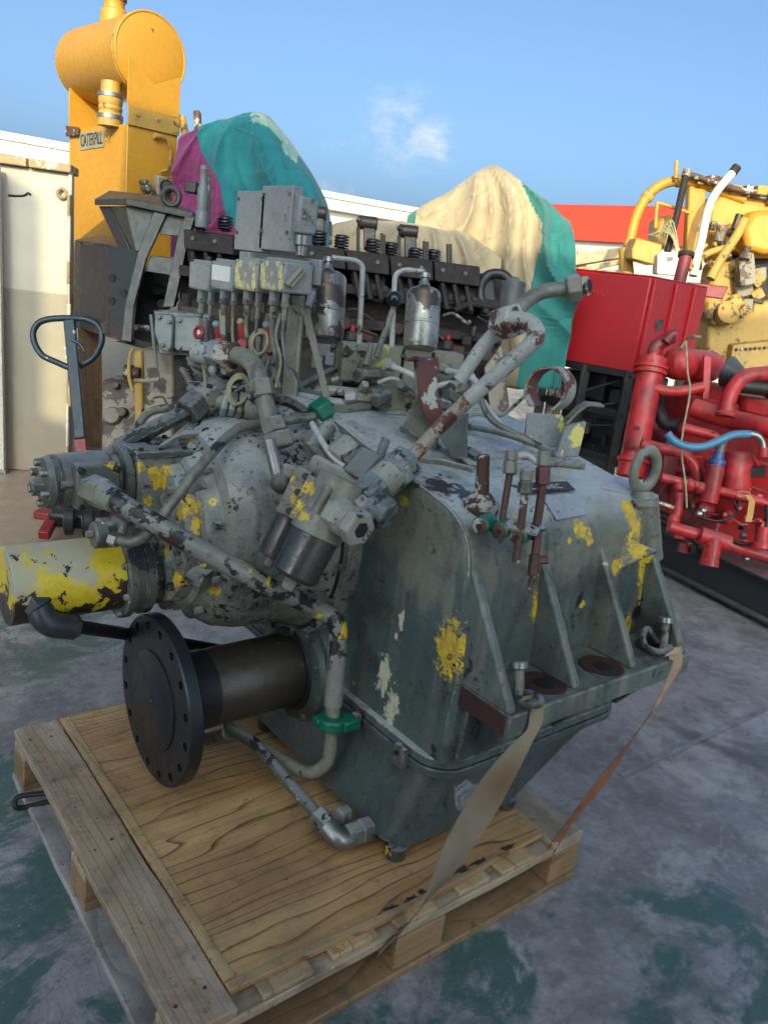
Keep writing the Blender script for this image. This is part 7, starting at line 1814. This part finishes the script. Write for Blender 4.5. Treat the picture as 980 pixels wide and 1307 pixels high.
# links, hoses and clutter on the flank
ypipe([(906, 356), (920, 330), (940, 300), (950, 280)], .040, M_catc, 'link_arm', 6.85)
ypipe([(880, 345), (900, 325), (930, 315)], .03, M_catc, 'hose', 6.9)
for k in range(6): ypipe([(828 + k * 4, 300 + k, 7.0), (842 + k * 3, 296 - 3 * k, 6.95), (856 + k * 2, 300 + 4 * k, 6.9), (862, 315 + k * 3, 6.9)], .006, M_wirey, 'wire')
for k in range(16):
    px, py = 898 + (k * 37) % 48, 282 + (k * 23) % 62
    q = ad(px, py, 7.05); mb = MB(); mb.cyl(q, q + (CR * cos(k) + ZV * sin(k)) * (.06 + .04 * (k % 3)), .018 + .008 * (k % 4), n=10, ch=.003); build(mb, 'fitting', (M_catb, M_catc, M_rocker, M_beige)[k % 4], ye)
ypoly([(910, 335, 7.0), (955, 332, 7.0), (948, 380, 7.0), (915, 420, 7.0), (898, 400, 7.0)], CF * .3, 'gear_housing', M_catc, .05)
ypoly([(942, 330, 6.8), (962, 322, 6.8), (966, 362, 6.8), (945, 366, 6.8)], CF * .1, 'valve_block', M_beige, .01)
mb = MB(); mb.lathe(ad(950, 330, 6.78), ZV, [(0, .05), (.05, .05), (.055, .03), (.10, .03)], 14); build(mb, 'valve_cap', M_beige, ye)
ypoly([(905, 395, 7.1), (1010, 380, 7.1), (1010, 480, 7.1), (900, 480, 7.1)], CF * .6, 'sump', M_catc, .03)
ypoly([(930, 330, 7.25), (1010, 330, 7.25), (1010, 400, 7.25), (930, 400, 7.25)], CF * .4, 'dark_core', M_iron, .02)
ypoly([(935, 440, 7.0), (1010, 432, 7.0), (1010, 500, 7.0), (925, 500, 7.0)], CF * .2, 'side_plate', M_catb, .01)
for k in range(8):
    q = ad(940 + k * 6, 446 - k * .4, 6.98); mb = MB(); mb.nut(q, q + _f * .02, .014); build(mb, 'bolt', M_rustbar, ye)
for k in range(9):
    q = ad(948 + (k * 17) % 34, 345 + (k * 13) % 60, 6.95); mb = MB(); mb.box(q, (.10, .08, .04 + .05 * (k % 3)), orient(CR * cos(k) + ZV * sin(k), CF)); build(mb, 'clutter_part', (M_rocker, M_catc, M_beige)[k % 3], ye, bevel=.008)
for (px, py, r) in ((930, 398, .10), (940, 385, .07)):
    q = ad(px, py, 6.9); mb = MB(); mb.lathe(q, -_f, [(-.1, r), (0, r), (.01, r * .85), (.02, r * .4)], 20); build(mb, 'cover_boss', M_catc, ye)
ypoly([(880, 360, 6.6), (930, 366, 6.6), (922, 382, 6.6), (880, 376, 6.6)], CF * .1, 'exhaust_flange', M_redmatte, .01)
# small parts that fill the flank of the old engine
_r = random.Random(21)
for k in range(34):
    px, py = _r.uniform(385, 632), _r.uniform(395, 462); d = ED(px) - _r.uniform(0, .06); p = ad(px, py, d); t_ = k % 4
    mb = MB()
    if t_ == 0: mb.nut(p, p + _f * .04, _r.uniform(.012, .024))
    elif t_ == 1: mb.box(p, (_r.uniform(.03, .09), .05, _r.uniform(.02, .06)), orient(CR, ZV))
    elif t_ == 2: mb.tube(spline([p, p + CR * .06 + ZV * _r.uniform(-.03, .03), p + CR * .16 + ZV * _r.uniform(-.05, .03)], 4), _r.uniform(.006, .012), 8)
    else: mb.cyl(p - ZV * .03, p + ZV * .03, _r.uniform(.012, .025), n=12, ch=.003)
    build(mb, ('bolt', 'bracket', 'fuel_pipe', 'fitting')[t_], (M_iron, M_oldrust, M_rocker, M_iron)[(k // 4) % 4], eng)
for k in range(20):
    px, py = _r.uniform(232, 385), _r.uniform(330, 470); p = ad(px, py, ED(px) - _r.uniform(0, .05)); mb = MB()
    if k % 2: mb.cyl(p - ZV * .04, p + ZV * .04, _r.uniform(.012, .03), n=12, ch=.003)
    else: mb.box(p, (_r.uniform(.04, .12), .05, _r.uniform(.02, .07)), orient(CR, ZV))
    build(mb, ('bracket', 'fitting')[k % 2], (M_iron, M_oldrust, M_rocker)[k % 3], eng)
# small parts on the red engine's flank
for k in range(40):
    px, py = _r.uniform(860, 978), _r.uniform(575, 705); p = ad(px, py, 4.98 - (px - 850) * .0028); t_ = k % 3; mb = MB()
    if t_ == 0: mb.nut(p - _f * .02, p + _f * .05, _r.uniform(.012, .022))
    elif t_ == 1: mb.box(p, (_r.uniform(.03, .10), .06, _r.uniform(.02, .06)), orient(CR + ZV * _r.uniform(-.3, .3), ZV))
    else: mb.tube(spline([p, p + CR * .06 + ZV * _r.uniform(-.04, .02) - _f * .02, p + CR * .14 + ZV * _r.uniform(-.08, .03)], 4), _r.uniform(.006, .012), 8)
    build(mb, ('bolt', 'bracket', 'pipe')[t_], (M_red, M_redmatte, M_red, M_iron)[k % 4], re_, bevel=.003 if t_ == 1 else 0)
for o in bpy.data.objects:
    if '_w' in o: del o['_w']
